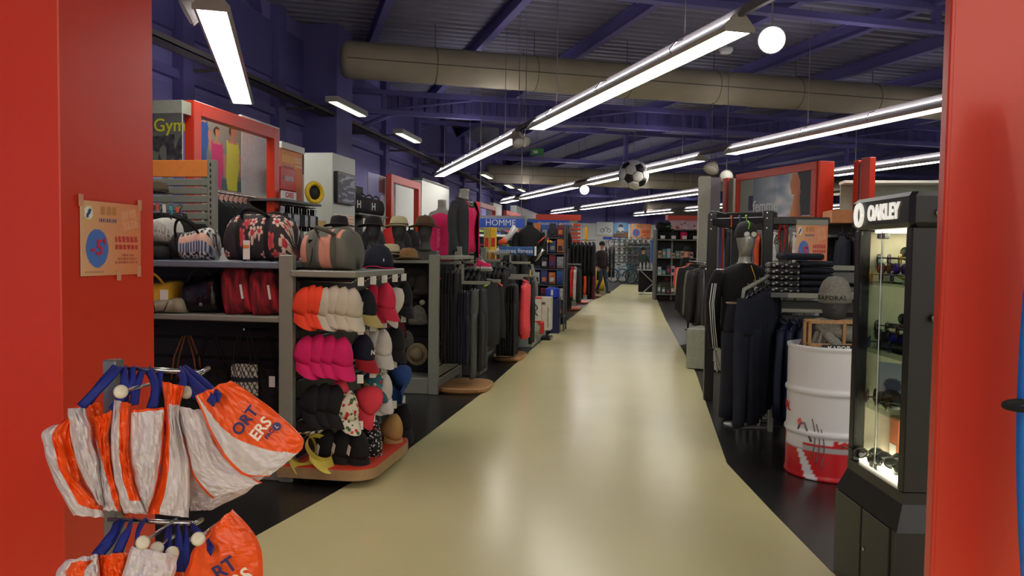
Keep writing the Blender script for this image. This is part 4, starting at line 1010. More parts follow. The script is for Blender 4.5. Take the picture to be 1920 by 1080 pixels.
t = garment('jacket', CORAL, (XG+.46, yb+.5, 1.12), RZ, 'coral red jacket with yellow size disc beside the white box', None, 2, .44, .84, .1)
MB().box(-.05, .05, -.07, -.068, .0, .09).build('size_card', YELL, t)
step_rail(XG, yb+.5, 1.13, 'short straight rail carrying the coral jacket', .5, -.1); step_rail(XG, yb+1.05, 1.11, 'short straight rail just beyond the coral jacket', .52, -.1)
garment('trousers', BLACK, (XG+.48, yb+1.05, 1.1), RZ, 'long black trousers right behind the coral jacket', None, 1, .36, .95, .06)
for i in range(3): garment('jacket', BLACK2, (XG+.06+i*.08, yb+.75, 1.36), RZ, 'charcoal jacket on the sloping rail beside the fitness sign', 'charcoal jackets', i, .44, .8, .08)
yc = 11.3
for i in range(4): garment('dress', BLACK, (XG+.02+i*.09, yc+.5, 1.5), RZ, 'long black coat hanging near the fitness sign', 'black coats', i, .44, 1.1, .09)
# slatted gondola body behind these rails
t = thing('gondola', 'grey double-sided gondola carrying the clothes rails', 'gondola', (XG-.1, 9.0, 0))
for k in range(10): MB().rbox(XG-.1, XG-.06, 9.0, 12.0, .05+k*.13, .165+k*.13, .005).build('slat', GREYD, t, False, True)
for y in (9.0, 10.5, 11.95): MB().rbox(XG-.12, XG-.04, y, y+.05, 0, 1.5, .005).build('upright', GREY, t, False, True)

# ---- headless mannequins standing behind
def torso(t, m, top=True):
    return MB().loft(stack_rings([(.0, .15, .11, 0, 0), (.06, .165, .115, 0, 0), (.15, .15, .1, 0, 0), (.26, .125, .09, 0, -.005), (.36, .14, .1, 0, -.01), (.44, .155, .115, 0, -.015), (.5, .165, .1, 0, 0), (.55, .14, .08, 0, .005), (.575, .07, .06, 0, .01), (.6, .052, .055, 0, .01), (.66, .048, .052, 0, .0), (.69, .05, .054, 0, -.005), (.695, .02, .02, 0, -.005)], 24)).build('torso', m, t, True)
def limb(t, pts, rs, m, name): return MB().tube([spline(pts, k/10) for k in range(11)], [rs[0]+(rs[1]-rs[0])*k/10 for k in range(11)], 12).build(name, m, t, True)
def hand(t, p, d, m):
    p = Vector(p); b = MB(); b.tube([p, p+Vector(d)*.09], [.024, .03], 8, flat=.5)
    for k in range(4): b.tube([p+Vector(d)*.08+Vector((0, -.021+.014*k, 0)), p+Vector(d)*(.15-.012*abs(k-1))+Vector((.005, -.02+.013*k, 0)), p+Vector(d)*(.18-.016*abs(k-1.2))+Vector((.018, -.018+.012*k, 0))], .0075, 6)
    b.tube([p+Vector(d)*.03+Vector((0, -.025, 0)), p+Vector(d)*.09+Vector((.012, -.045, 0)), p+Vector(d)*.12+Vector((.018, -.042, 0))], .008, 6)
    return b.build('hand', m, t, True)
MJ = cloth('charcoal_softshell', (52, 54, 58), var=.1)
p = aty(872, 480, 9.25); z0 = 1.42
t = thing('dressed_mannequin', 'headless mannequin in open charcoal jacket over pink top', 'mannequin', M=TR((p.x-.02, 9.25, z0), 1.15) @ Matrix.Scale(1.1, 4))
torso(t, MANQ)
for sd in (-1, 1): MB().loft(stack_rings([(-.34, .062, .07, sd*.08, 0), (-.2, .072, .085, sd*.08, 0), (0, .085, .11, sd*.07, 0), (.1, .08, .1, sd*.06, 0)], 16)).build('leg', BLACK, t, True)
MB().loft(stack_rings([(.02, .16, .12, 0, -.005), (.15, .152, .106, 0, -.005), (.26, .132, .096, 0, -.01), (.36, .143, .108, 0, -.012), (.44, .156, .12, 0, -.015), (.5, .155, .104, 0, -.002), (.535, .115, .08, 0, 0)], 24)).build('pink_top', PINK, t, True)
def jk(u, v):
    a = math.radians(-62)+u*math.radians(304); z = -.04+.6*v
    rx = .19+.01*math.sin(a*7)*(1-v)-(.03*max(0, v-.85)/.15)-.008*math.sin(math.pi*v); ry = .15+.01*math.sin(a*5+1)-(.05*max(0, v-.85)/.15)
    return (rx*math.cos(a), ry*math.sin(a), z)
b = MB(); b.grid(jk, 40, 16); b.grid(lambda u, v: Vector(jk(u, v))*.985, 40, 16); b.build('jacket_body', MJ, t, True)
for u in (0.0, 1.0): MB().tube([Vector(jk(u, k/10))*1.004 for k in range(11)], .006, 6).build('zip_edge', PINK, t, True)
MB().loft(stack_rings([(.49, .182, .125, 0, .012), (.53, .168, .105, 0, .014), (.565, .12, .078, 0, .016), (.585, .08, .064, 0, .018)], 24)).build('shoulder_yoke', MJ, t, True)
b = MB().tube([(.075*math.cos(a), .07*math.sin(a)+.005, .575+.02*math.sin(a)) for a in [math.radians(-40+260*k/12) for k in range(13)]], .022, 8); b.build('collar', MJ, t, True)
for sd in (-1, 1):
    limb(t, [(sd*.145, 0, .5), (sd*.185, .01, .4), (sd*.19, .0, .22), (sd*.185, -.05, .02)], (.058, .045), MJ, 'sleeve')
    hand(t, (sd*.185, -.055, -.0), (0.05, -.25, -.97), MANQ)
MB().tube([(.05*math.cos(a), -.02+.055*math.sin(a)-.03, .56-.05*max(0, -math.sin(a))) for a in [2*math.pi*k/16 for k in range(17)]], .004, 5).build('necklace', mat('yellow_cord', (210, 190, 70), .5), t, True)
solo('display_plinth', MB().rbox(p.x-.22, p.x+.24, 9.03, 9.5, 0, z0-.385, .01), GREYD, 'grey plinth under the mannequin with the charcoal jacket', 'plinth')
p = aty(828, 470, 9.9); z0 = 1.33
t = thing('dressed_mannequin', 'headless mannequin in bright pink vest behind the brown hat', 'mannequin', M=TR((p.x, 9.9, z0), .1) @ Matrix.Scale(1.1, 4)); torso(t, MANQ)
MB().loft(stack_rings([(-.02, .185, .14, 0, 0), (.1, .17, .12, 0, 0), (.26, .145, .105, 0, -.01), (.36, .152, .115, 0, -.015), (.44, .166, .13, 0, -.02), (.5, .155, .11, 0, -.005), (.54, .1, .08, 0, 0)], 24)).build('pink_vest', PINK, t, True)
letters('UNIVERSAL', .05, mat('pale_pink', (240, 130, 170), .6), t.matrix_basis @ frame_from((-.02, -.142, .26), (0, 0, -1), (1, 0, 0)), t, .001, name='chest_print')
for sd in (-1, 1): limb(t, [(sd*.165, 0, .5), (sd*.21, .02, .4), (sd*.22, .02, .2), (sd*.2, -.03, .02)], (.048, .034), MANQ, 'arm')
MB().loft(stack_rings([(-.35, .16, .12, 0, 0), (-.1, .17, .125, 0, 0), (.0, .165, .12, 0, 0)], 20)).build('black_leggings', flower_mat('leg_floral', (20, 20, 22), [(220, 60, 90), (230, 120, 140), (200, 40, 80)], 22, .25), t, True)
solo('display_plinth', MB().rbox(p.x-.2, p.x+.2, 9.72, 10.1, 0, z0-.385, .01), GREYD, 'grey plinth under the mannequin with the pink vest', 'plinth')
# pink trainers on the rail shelf
t = thing('shoe_ledge', 'grey ledge carrying the pink trainers', 'ledge', (XG, 8.62, 0)); a = aty(905, 503, 8.7)
MB().rbox(XG-.02, a.x+.1, 8.62, 8.8, a.z-.03, a.z, .004).build('ledge', GREY, t, False, True)
for i, lab in enumerate(('pink running shoe with white sole, left of the pair', 'pink running shoe with white sole, right of the pair')):
    t = thing('running_shoe', lab, 'shoe', (a.x-.1+.11*i, 8.71, a.z), 0, 'pink running shoes'); shoe(t, 0, 0, 0, .9, PINK, WHITE, .8)

# ================================================================== LEFT WALL: DISPLAYS, FRAMES AND POSTERS
XF, XB = -4.2, -4.95                        # front of the red frames, face of the white wall panels
def bx(X, x0, y0, x1, y1):
    """world y and z range of a pixel rectangle on the plane x = X"""
    a, b = atx(x0, (y0+y1)/2, X), atx(x1, (y0+y1)/2, X); c, d = atx((x0+x1)/2, y0, X), atx((x0+x1)/2, y1, X)
    return a.y, b.y, d.z, c.z
def by(Y, x0, y0, x1, y1):
    a, b = aty(x0, (y0+y1)/2, Y), aty(x1, (y0+y1)/2, Y); c, d = aty((x0+x1)/2, y0, Y), aty((x0+x1)/2, y1, Y)
    return a.x, b.x, d.z, c.z
def frame_on_x(X, y0, y1, z0, z1, label, w=.13, d=.1):
    t = thing('display_portal', label, 'frame', (X, y0, 0), 0, 'red display frames')
    MB().rbox(X-d, X, y0, y0+w, 0, z1, .004).build('post', RED, t, False, True); MB().rbox(X-d, X, y1-w, y1, 0, z1, .004).build('post', RED, t, False, True)
    MB().rbox(X-d, X, y0+w, y1-w, z1-w, z1, .004).build('top_beam', RED, t, False, True); return t
def boards(X, y0, y1, h, m, n, name='partition_board'):
    for k in range(n):
        o = MB().rbox(X-.04, X, y0+(y1-y0)*k/n+.004, y0+(y1-y0)*(k+1)/n-.004, 0, h, .004).build(name, m); o['kind'] = 'structure'
boards(XB, 9.4, 13.0, 2.55, WHITE, 3); boards(XB, 13.0, 38.0, 2.4, WHITE, 12)
for k in range(1):
    y0, y1, z0, z1 = bx(XF, 364, 206, 524, 252); frame_on_x(XF, y0, y1, 0, z1-.05, 'large red frame in front of the gym posters')
    y0, y1, z0, z1 = bx(XF, 734, 325, 789, 342); frame_on_x(XF, y0, y1, 0, atx(734, 326, XF).z, 'red frame behind the felt hats')
    y0 = atx(900, 376, XF).y; frame_on_x(XF, y0, y0+2.4, 0, 2.75, 'red frame half hidden behind the dark-jacketed mannequin')
    y0 = atx(950, 392, XF).y; frame_on_x(XF, y0, y0+3.2, 0, 2.75, 'small far red frame above the menswear sign')
# gym poster facing the entrance and women poster beside it
def p_gym(u, v):
    c = mixc((120, 122, 108), (92, 96, 92), v)
    if v < .55 and nz(u*5, v*4, 1) > -.05: c = mixc((44, 44, 48), (80, 80, 82), .5+nz(u*9, v*9))
    if u < .3 and v > .6: c = mixc(c, (60, 62, 120), .5)
    return c
a0, a1, z0, z1 = by(6.9, 270, 212, 341, 300)
M = frame_from(((a0+a1)/2, 6.9, (z0+z1)/2), (1, 0, 0))
t = thing('gym_poster', 'grey photo poster with yellow Gym lettering behind the pillar', 'poster', M=M)
printed('photo', M, a1-a0, z1-z0, 50, 50, p_gym, t, .02)
letters('Gym', .17, mat('print_yellow', (206, 206, 40), .5), M @ Matrix.Translation((.07, .1, .003)), t, .001, .001)
MB().box(a0-.3, a1, 6.9, 7.3, z1, z1+.12).build('top_board', mat('pale_grey_board', (160, 164, 150), .5), t, False, True)
MB().box((a0+a1)/2-.03, (a0+a1)/2+.03, 6.93, 6.98, 0, z0+.1).build('support', GREY, t, False, True)
def person_px(u, v, cx, base, top, w, shirt, skin=(188, 134, 104), hair=(40, 28, 24), arm=True):
    h = top-base; y = (v-base)/h; x = (u-cx)/w
    if y < 0 or y > 1: return None
    if y > .82:
        if (x*2.3)**2+((y-.9)/.13)**2 < .34: return hair if (y > .945 or x < -.1) else skin
        return None
    if y > .76: return skin if abs(x) < .1 else None
    if arm and .25 < y < .6 and .42 < x-.25*(.6-y) < .68: return skin
    if abs(x+.05*math.sin(y*9)) < .3+.15*math.sin(y*3.2): return shirt if y < .72 else (skin if abs(x) < .3 else shirt)
    return None
def p_women(u, v):
    c = mixc((110, 116, 108), (150, 156, 144), v+.2*nz(u*4, v*4))
    if v < .15: c = (60, 96, 96)
    for a in ((.13, .3, 1.06, .3, (36, 92, 170)), (.45, -.05, .86, .3, (214, 40, 120)), (.8, -.02, .92, .34, (206, 206, 58))):
        q = person_px(u, v, *a)
        if q: c = q
    return c
y0, y1, z0, z1 = bx(XF-.32, 366, 216, 452, 354)
M = frame_from((XF-.32, (y0+y1)/2, (z0+z1)/2), (0, 1, 0))
t = thing('fitness_poster', 'photo poster of three people in bright sportswear inside the red frame', 'poster', M=M); printed('photo', M, y1-y0, z1-z0, 90, 90, p_women, t, .02)
MB().box(XF-.36, XF-.34, y0, y1, 0, z0+.3).build('support', WHITE, t, False, True)
q0, q1, z2, z3 = bx(XF-.32, 452, 225, 511, 385)
t = thing('display_screen', 'plain white panel right of the fitness poster', 'panel', (XF-.32, q0, 0))
MB().rbox(XF-.36, XF-.32, q0+.01, q1+.2, 0, z3, .003).build('panel', mat('pale_laminate', (196, 204, 204), .4), t, False, True)
MB().rbox(XF-.319, XF-.31, y0, q1+.2, z0-.2, z0-.02, .001).build('peach_strip', mat('peach_strip', (224, 176, 160), .5), t, False, True)
# slatwall end with orange header
YS = 5.75; a0, a1, z0, z1 = by(YS, 270, 300, 403, 420)
t = thing('slatwall', 'grey slatwall end with orange header above the bag shelf', 'slatwall', (a0, YS, 0))
MB().rbox(a0, a1-.06, YS, YS+.03, z1-.13, z1, .003).build('header', ORANGE, t, False, True)
for k in range(9): MB().rbox(a0, a1-.06, YS, YS+.03, z1-.2-k*.065, z1-.143-k*.065, .006).build('slat', mat('slat_grey', (132, 138, 126), .5), t, False, True)
MB().rbox(a1-.06, a1, YS-.01, YS+.05, 0, z1, .004).build('upright', GREY, t, False, True)
for k in range(11): MB().box(a1-.036, a1-.026, YS-.012, YS-.009, z1-.05-k*.045, z1-.025-k*.045).build('slot', BLKPL, t, False, True)
MB().tube([(a0+.12, YS, z1-.36), (a0+.1, YS-.5, z1-.36)], .012, 8).build('rail', GREY, t, True, True)
for i in range(4): garment('jacket', BLACK, (a0+.2+.1*i, YS-.2-.04*i, z1-.38), .5, 'black garment bunched with others above the patterned bag', 'black garments above bags', i, .3, .36, .08)
for i in range(5):
    c = [(90, 190, 200), (240, 110, 90), (240, 240, 235), (90, 190, 200), (240, 140, 90)][i]
    solo('hanger_tag', MB().rbox(-.012, .012, -.002, .002, -.03, .03, .001, M=TR((a0+.24+.055*i, YS-.28, z1-.37-.01*i), .3, .2)), mat('tag_%d' % (i % 3 if c != (240, 240, 235) else 9), c, .5), 'small %s hanger tag above the patterned bag' % ['turquoise', 'orange-red', 'white', 'second turquoise', 'pale orange'][i], 'tag')
p = aty(296, 362, YS-.25); hat(cloth('brown_canvas', (88, 74, 60)), BANDK, p, 'brown hat on the slatwall arm next to the pillar', sc=.8)
# black leggings hung between slatwall and red frame
for i in range(7):
    p = atx(410+i*9, 372, -3.9); garment('tank', BLACK, (-3.9, p.y, 1.95), .2, 'black vest hanging in a row behind the floral bag', 'black vests', i, .34, .5, .07)
solo('garment_rail', MB().cyl((-3.9, atx(400, 372, -3.9).y, 1.965), (-3.9, atx(480, 372, -3.9).y, 1.965), .012), CHROME, 'chrome rail carrying the row of black vests', 'rail')
# orange banner, red box, care sign and small packs
XO = XF-.2; y0, y1, z0, z1 = bx(XO, 524, 283, 567, 376)
def p_ban(u, v):
    c = mixc((240, 150, 50), (226, 96, 40), 1-v)
    if .1 < u < .6 and .74 < v < .9 and int(u*30) % 3: c = (250, 190, 70)
    if .1 < u < .6 and .62 < v < .68 and int(u*40) % 3: c = (60, 50, 90)
    x, y = (u-.8), (v-.8)
    if abs(x+y*.2) < .15 and abs(y) < .13 and int(v*40) % 3: c = (250, 200, 140)
    return c
M = frame_from((XO, (y0+y1)/2, (z0+z1)/2), (0, 1, 0))
t = thing('orange_banner', 'orange promotional banner beside the white pillar', 'banner', M=M); printed('sheet', M, y1-y0, z1-z0, 60, 60, p_ban, t, .02)
MB().box(XO-.05, XO-.03, y0, y1, 0, z0+.05).build('support', WHITE, t, False, True); MB().box(XO-.02, XO+.03, y0, y1, z1, z1+.08).build('top_trim', WHITE, t, False, True)
c0, c1, d0, d1 = bx(XO+.1, 526, 315, 556, 358)
t = thing('red_box', 'red framed product box with photo below the orange banner', 'box', (XO+.1, c0, d0))
MB().rbox(XO+.02, XO+.1, c0, c1, d0, d1, .01).build('box', mat('box_red', (206, 34, 34), .4), t, False, True); MB().box(XO+.1, XO+.104, c0+.1, c1-.1, d0+.12, d1-.1).build('photo', mat('photo_grey', (180, 150, 150), .4, var=.5, scale=9), t, False, True)
c0, c1, d0, d1 = bx(XO+.25, 529, 359, 556, 374)
t = thing('care_sign', 'small white sign with red CARE lettering', 'sign', (XO+.25, c0, d0)); MB().rbox(XO+.23, XO+.25, c0, c1, d0, d1, .004).build('card', WHITE, t, False, True)
letters('CARE', (d1-d0)*.95, mat('print_red2', (204, 30, 40), .5), frame_from((XO+.252, (c0+c1)/2, (d0+d1)/2), (0, 1, 0)), t, .001, .002)
zsh = d0-.01
ys0, ys1 = atx(524, 378, XO+.3).y, atx(600, 378, XO+.3).y
t = thing('wall_shelf', 'dark wall shelf with hooks below the care sign', 'shelf', (XO, ys0, zsh)); MB().rbox(XO-.1, XO+.32, ys0, ys1, zsh-.03, zsh, .004).build('board', GREYD, t, False, True)
MB().rbox(XO-.1, XO-.06, ys0, ys1, 0, zsh-.03, .004).build('back_panel', DARK, t, False, True)
p = atx(587, 362, XO+.2); t = thing('yellow_reel', 'yellow and black round reel on the wall shelf', 'reel', M=TR((p.x, p.y, zsh+.15), 0, 0, math.pi/2) @ Matrix.Rotation(.5, 4, 'X'))
MB().tube([(.12*math.cos(a), .12*math.sin(a), .03) for a in [2*math.pi*k/24 for k in range(25)]], .03, 8).build('rim', YELL, t, True); MB().lathe([(.0, -.03), (.1, -.03), (.1, .03), (0, .03)], 20).build('core', DARK, t, True)
SILV = mat('silver_blister', (170, 172, 176), .3, .3, var=.5, scale=40)
for i in range(12):
    y = ys0+.15+(ys1-ys0-.3)*i/11; m = [SILV, BLACK, SILV, WHITE, BLACK2, SILV][i % 6]
    t = thing('blister_pack', 'small %s blister pack hanging under the wall shelf, number %s from the frame' % (['silver', 'black', 'grey', 'white', 'charcoal', 'shiny'][i % 6], ['one', 'two', 'three', 'four', 'five', 'six', 'seven', 'eight', 'nine', 'ten', 'eleven', 'twelve'][i]), 'pack', (XO+.28, y, zsh-.06), 0, 'blister packs under the wall shelf')
    MB().rbox(-.01, .01, -.07, .07, -.3, -.02, .003).build('card', m, t); MB().rbox(.01, .04, -.05, .05, -.25, -.1, .01).build('product', BLACK2 if m is SILV else SILV, t); MB().cyl((-.33, 0, -.01), (.03, 0, 0), .005, n=5).build('hook', CHROME, t)
y0, y1, z0, z1 = bx(XO+.3, 560, 412, 612, 426)
t = thing('wooden_ledge', 'pale wooden ledge in front of the white pillar', 'ledge', (XO, y0, z0)); MB().rbox(XO-.1, XO+.3, y0, y1, z0, z1, .004).build('board', mat('pine_ledge', (214, 172, 100), .5, var=.1), t, False, True); MB().box(XO-.06, XO, y0+.1, y1-.1, 0, z0).build('leg_panel', WHITE, t, False, True)
# white pillar with screen
yA = atx(624, 290, XF).y; yB = atx(666, 296, XF).y; zt = atx(624, 286, XF).z
t = thing('white_pillar', 'tall white boxed pillar carrying a screen', 'pillar', (XF, yA, 0)); MB().rbox(XF-.42, XF, yA, yB, 0, zt, .004).build('casing', mat('pillar_white', (206, 210, 200), .5, var=.02), t, False, True)
c0, c1, d0, d1 = bx(XF+.05, 632, 325, 666, 383)
t = thing('wall_screen', 'black flat screen mounted on the white pillar', 'screen', (XF, c0, d0)); MB().rbox(XF+.0, XF+.06, c0, c1, d0, d1, .008).build('case', BLKPL, t, False, True)
def p_scr(u, v):
    n = nz(u*3, v*9, 2); return (150, 160, 180) if n > .22 else mixc((20, 22, 34), (56, 62, 90), .5+n)
M = frame_from((XF+.062, (c0+c1)/2, (d0+d1)/2), (0, 1, 0)); printed('display', M, (c1-c0)-.06, (d1-d0)-.06, 30, 30, p_scr, t, .002)
c0, c1, d0, d1 = bx(XF+.01, 626, 402, 664, 448)
def p_note(u, v): return (232, 170, 120) if (.3 < u < .6 and .3 < v < .8) or (u > .65 and int(v*14) % 2) else (240, 226, 210)
M = frame_from((XF+.004, (c0+c1)/2, (d0+d1)/2), (0, 1, 0)); t = thing('pillar_notice', 'pale notice with orange print on the white pillar', 'notice', M=M); printed('sheet', M, c1-c0, d1-d0, 20, 20, p_note, t, .003)
# further along: face poster, rows of black bags, red bag, white boards
def p_face(u, v):
    c = mixc((132, 130, 190), (150, 148, 206), v)
    if ((u-.62)/.22)**2+((v-.66)/.2)**2 < 1: c = (196, 132, 116) if u > .52 else (110, 44, 44)
    if u < .62 and u > .36 and v > .5 and abs(v-.75) < .24: c = (104, 44, 46)
    if v < .45 and abs(u-.62) < .3*(1-v): c = (216, 212, 226)
    return c
y0, y1, z0, z1 = bx(XB+.03, 690, 330, 742, 395)
M = frame_from((XB+.03, (y0+y1)/2, (z0+z1)/2), (0, 1, 0)); t = thing('portrait_poster', 'lilac poster of a red-haired person in white behind the second red frame', 'poster', M=M); printed('photo', M, y1-y0, z1-z0, 40, 40, p_face, t, .02)
y0 = atx(668, 385, XF-.1).y; y1 = atx(716, 385, XF-.1).y; zb = atx(690, 402, XF-.1).z
t = thing('bag_rail_shelf', 'chrome-edged shelf with a row of black gym bags', 'shelf', (XF-.1, y0, zb)); MB().rbox(XF-.5, XF-.05, y0, y1+.2, zb-.025, zb, .004).build('board', GREY, t, False, True); MB().rbox(XF-.54, XF-.5, y0, y1+.2, 0, zb+.5, .004).build('back_panel', DARK, t, False, True)
for i in range(4):
    y = y0+.15+(y1-y0)*i/3.6
    t, S = duffel('gym_bag', .42, .3, .28, TR((XF-.25, y, zb), 1.3), 'black gym bag on the chrome-edged shelf, %s from the pillar' % ['first', 'second', 'third', 'fourth'][i], 'gym bag', pat_black, 24, 24)
    t['group'] = 'black gym bags'
    if i in (0, 2): letters('H', .16, WHITE, t.matrix_basis @ frame_from((.0, -.16, .13), (1, 0, 0)), t, .004, .004, name='logo')
    handle(t, S(.25, .45), S(.75, .45), .05, 0, .012, BLKW)
RB = mat('bag_red_cloth', (214, 44, 44), .7)
for i, (px, m, lab) in enumerate(((733, RB, 'red sports bag with white label behind the cream hat'), (752, BLACK, 'black rucksack with arched top right of the red sports bag'), (772, BLACK, 'black rucksack second right of the red sports bag'), (700, BLACK2, 'dark rucksack behind the black felt hat'), (792, BLACK, 'black rucksack beside the second red frame'))):
    p = atx(px, 440, -3.6); t = thing('rucksack', lab, 'rucksack', (-3.6, p.y, 1.25), .9)
    MB().loft(stack_rings([(0, .17, .1, 0, 0), (.05, .19, .13, 0, 0), (.25, .19, .13, 0, 0), (.4, .16, .11, 0, 0), (.5, .1, .07, 0, .01), (.53, .03, .03, 0, .01)], 18)).build('body', m, t, True)
    MB().loft(stack_rings([(.05, .12, .05, 0, -.12), (.2, .12, .06, 0, -.12), (.25, .08, .03, 0, -.11)], 14)).build('pocket', m, t, True)
    MB().tube([(-.06, .0, .5), (-.04, -.0, .57), (.04, 0, .57), (.06, 0, .5)], .014, 6).build('grab_loop', m, t, True)
    if i == 0: MB().box(-.05, .05, -.19, -.18, .02, .3).build('label', CARD, t)
t = thing('bag_gondola', 'dark shelving carrying the rucksacks behind the hats', 'shelving', (-3.6, 10, 0))
y0 = atx(690, 440, -3.6).y; y1 = atx(800, 440, -3.6).y
MB().rbox(-3.85, -3.35, y0-.3, y1+.4, 1.21, 1.25, .004).build('shelf', GREYD, t, False, True); MB().rbox(-3.85, -3.8, y0-.3, y1+.4, 0, 1.7, .004).build('back_panel', DARK, t, False, True)
for i in range(8):
    y = y0+i*(y1-y0)/7; t = thing('boxed_item', '%s small pack under the rucksacks' % ['first', 'second', 'third', 'fourth', 'fifth', 'sixth', 'seventh', 'eighth'][i], 'pack', (-3.42, y, .98), 0, 'small packs under the rucksacks')
    MB().rbox(-.1, .06, -.12, .12, 0, .2, .01).build('box', RB if i % 3 else BLACK2, t); MB().box(.06, .063, -.09, .09, .03, .1).build('label', CARD, t)
t = thing('pack_shelf', 'low shelf holding small packs under the rucksacks', 'shelf', (-3.6, y0, .95)); MB().rbox(-3.79, -3.36, y0-.2, y1+.3, .95, .98, .004).build('board', GREYD, t, False, True)
for i, (px0, px1, py0) in enumerate(((742, 787, 345), (791, 842, 346), (925, 940, 385), (968, 1012, 396))):
    y0, y1, z0, z1 = bx(XB+.25, px0, py0, px1, py0+70); o = thing('wall_cabinet', 'tall white wall board %s' % ['inside the second red frame', 'between the second red frame and the dark-jacketed mannequin', 'right of the half hidden red frame', 'right of the far small red frame'][i], 'panel', (XB, y0, 0)); MB().rbox(XB+.01, XB+.25, y0, y1, 0, z1, .005).build('board', WHITE, o, False, True); MB().rbox(XB+.01, XB+.26, y0, y1, z1, z1+.05, .005).build('cap', GREYD if i == 1 else WHITE, o, False, True)

# ================================================================== RIGHT: SUNGLASSES CABINET
cf = gz(1562, 1075); rzc = math.radians(8); Lc = .6
dv = Vector((-math.sin(rzc), math.cos(rzc), 0)); near = cf-dv*Lc
T = TR((near.x, near.y, 0), rzc)
t = thing('sunglasses_cabinet', 'tall black glazed sunglasses cabinet with white lettering', 'cabinet', M=T)
CBK = mat('cabinet_black', (24, 24, 26), .38, var=.04); W = .62
def cb(name, m, *a, b=.008, par=None):
    o = MB().rbox(*a, b).build(name, m, par or t); return o
ins = .035
MB().loft([[Vector(p) for p in ((0, 0, z), (W, 0, z), (W, Lc, z), (0, Lc, z))] if z < .34 else [Vector(p) for p in ((i, i, z), (W-i, i, z), (W-i, Lc-i, z), (i, Lc-i, z))] for z, i in ((.0, 0), (.3, 0), (.4, .0), (.5, ins), (.545, ins))]).build('base', CBK, t)
d = MB().rbox(-.006, .004, Lc*.08, Lc*.5, .03, .4, .004).build('base_door', CBK, t); MB().lathe([(0, 0), (.008, 0), (.008, .006), (0, .008)], 12, M=TR((-.006, Lc*.44, .24), 0, 0, -math.pi/2)).build('lock', CHROME, d)
d = MB().rbox(-.006, .004, Lc*.52, Lc*.94, .03, .4, .004).build('base_door', CBK, t)
zt, zh = 1.7, 1.565
for x, y in ((ins, ins), (W-ins-.05, ins), (ins, Lc-ins-.05), (W-ins-.05, Lc-ins-.05)):
    w_ = .1 if (x == ins and y == ins) else .05
    MB().rbox(x, x+(.1 if w_ == .1 else .05), y, y+(.05 if w_ == .1 else .05), .545, zh, .004).build('corner_post', CBK, t)
hd = MB().rbox(ins-.015, W-ins+.015, ins-.015, Lc-ins+.015, zh, zt, .018).build('header', CBK, t)
LET = mat('raised_ivory', (240, 238, 228), .5, var=0, emit=.5)
fm_ = T @ frame_from((ins-.017, Lc*.5, (zh+zt)/2-.004), (0, -1, 0))
letters('OAKLEY', .088, LET, fm_ @ Matrix.Translation((.045, 0, 0)) @ Matrix.Diagonal((.86, 1, 1, 1)), t, .004, .003)
MB().tube([fm_ @ Vector((-.18+.034*math.cos(a), .044*math.sin(a), .004)) for a in [2*math.pi*k/24 for k in range(25)]], .010, 8).build('emblem_ring', LET, t, True, True)
GL = glass('case_glass')
gl_y0, gl_y1 = ins+.05, Lc-ins-.05; gm = (gl_y0+gl_y1)/2
for a, b in ((gl_y0+.01, gm-.001), (gm+.001, gl_y1-.002)):
    g_ = MB().box(ins+.008, ins+.014, a, b, .56, zh-.005).build('glass_door', GL, t)
    for z in (.58, zh-.03):
        MB().rbox(ins-.004, ins+.02, (gm-.035 if b < gm+.0005 else gm+.008), (gm-.008 if b < gm+.0005 else gm+.035), z-.012, z+.012, .003).build('hinge', CHROME, g_)
MB().tube([(ins+.004, gm, .57), (ins+.004, gm, zh-.01)], .003, 6).build('door_edge', CHROME, t)
MB().box(ins+.1, W-ins-.05, ins+.01, ins+.016, .56, zh-.005).build('side_glass', GL, t)
MB().rbox(ins+.05, W-ins-.05, Lc-ins-.02, Lc-ins-.005, .56, zh-.005, .002).build('side_panel', mat('cream_panel', (206, 196, 172), .6), t)
LIT = mat('lit_base', (255, 244, 214), .4, var=0, emit=5)
MB().rbox(ins+.03, W-ins-.03, ins+.03, Lc-ins-.03, .546, .556, .003).build('lit_floor', LIT, t)
MB().rbox(ins+.06, W-ins-.06, ins+.06, Lc-ins-.06, zh-.012, zh-.001, .003).build('lit_ceiling', LIT, t)
MB().rbox(W-ins-.06, W-ins-.03, ins+.05, Lc-ins-.05, .556, zh-.012, .002).build('back_panel', mat('cream_panel', (206, 196, 172), .6), t)
SHG = glass('shelf_glass', (238, 246, 242), .3)
ZS = (1.33, 1.04, .8)
for z in ZS: MB().box(ins+.02, W-ins-.06, ins+.02, Lc-ins-.02, z, z+.008).build('glass_shelf', SHG, t)
for z in (1.62, 1.22):
    k = MB().tube([(ins+.09, ins-.01, z), (ins+.09, ins-.05, z), (ins+.16, ins-.055, z+.004), (ins+.2, ins-.055, z+.006)], .005, 6).build('lock_arm', STEEL, t, True)
    MB().lathe([(.004, 0), (.016, 0), (.016, .008), (.004, .01)], 14, M=TR((ins+.09, ins-.015, z), 0, math.pi/2)).build('lock_ring', STEEL, k, True)
# things inside the cabinet
def gp(x, y, z, rz=0): return T @ TR((x, y, z), rz)
lens = {'blue': (60, 70, 210), 'fire': (230, 90, 40), 'teal': (50, 170, 170), 'dark': (20, 22, 26), 'amber': (206, 150, 40), 'grey': (60, 64, 70), 'violet': (110, 70, 200)}
LM = {k: mat('lens_'+k, v, .08, .6 if k not in ('dark', 'grey') else 0, var=.1) for k, v in lens.items()}
FMt = {'black': BLKPL, 'clear amber': mat('frame_amber', (180, 140, 60), .3), 'brown': mat('frame_brown', (70, 40, 28), .3), 'blue': mat('frame_blue', (40, 60, 130), .3)}
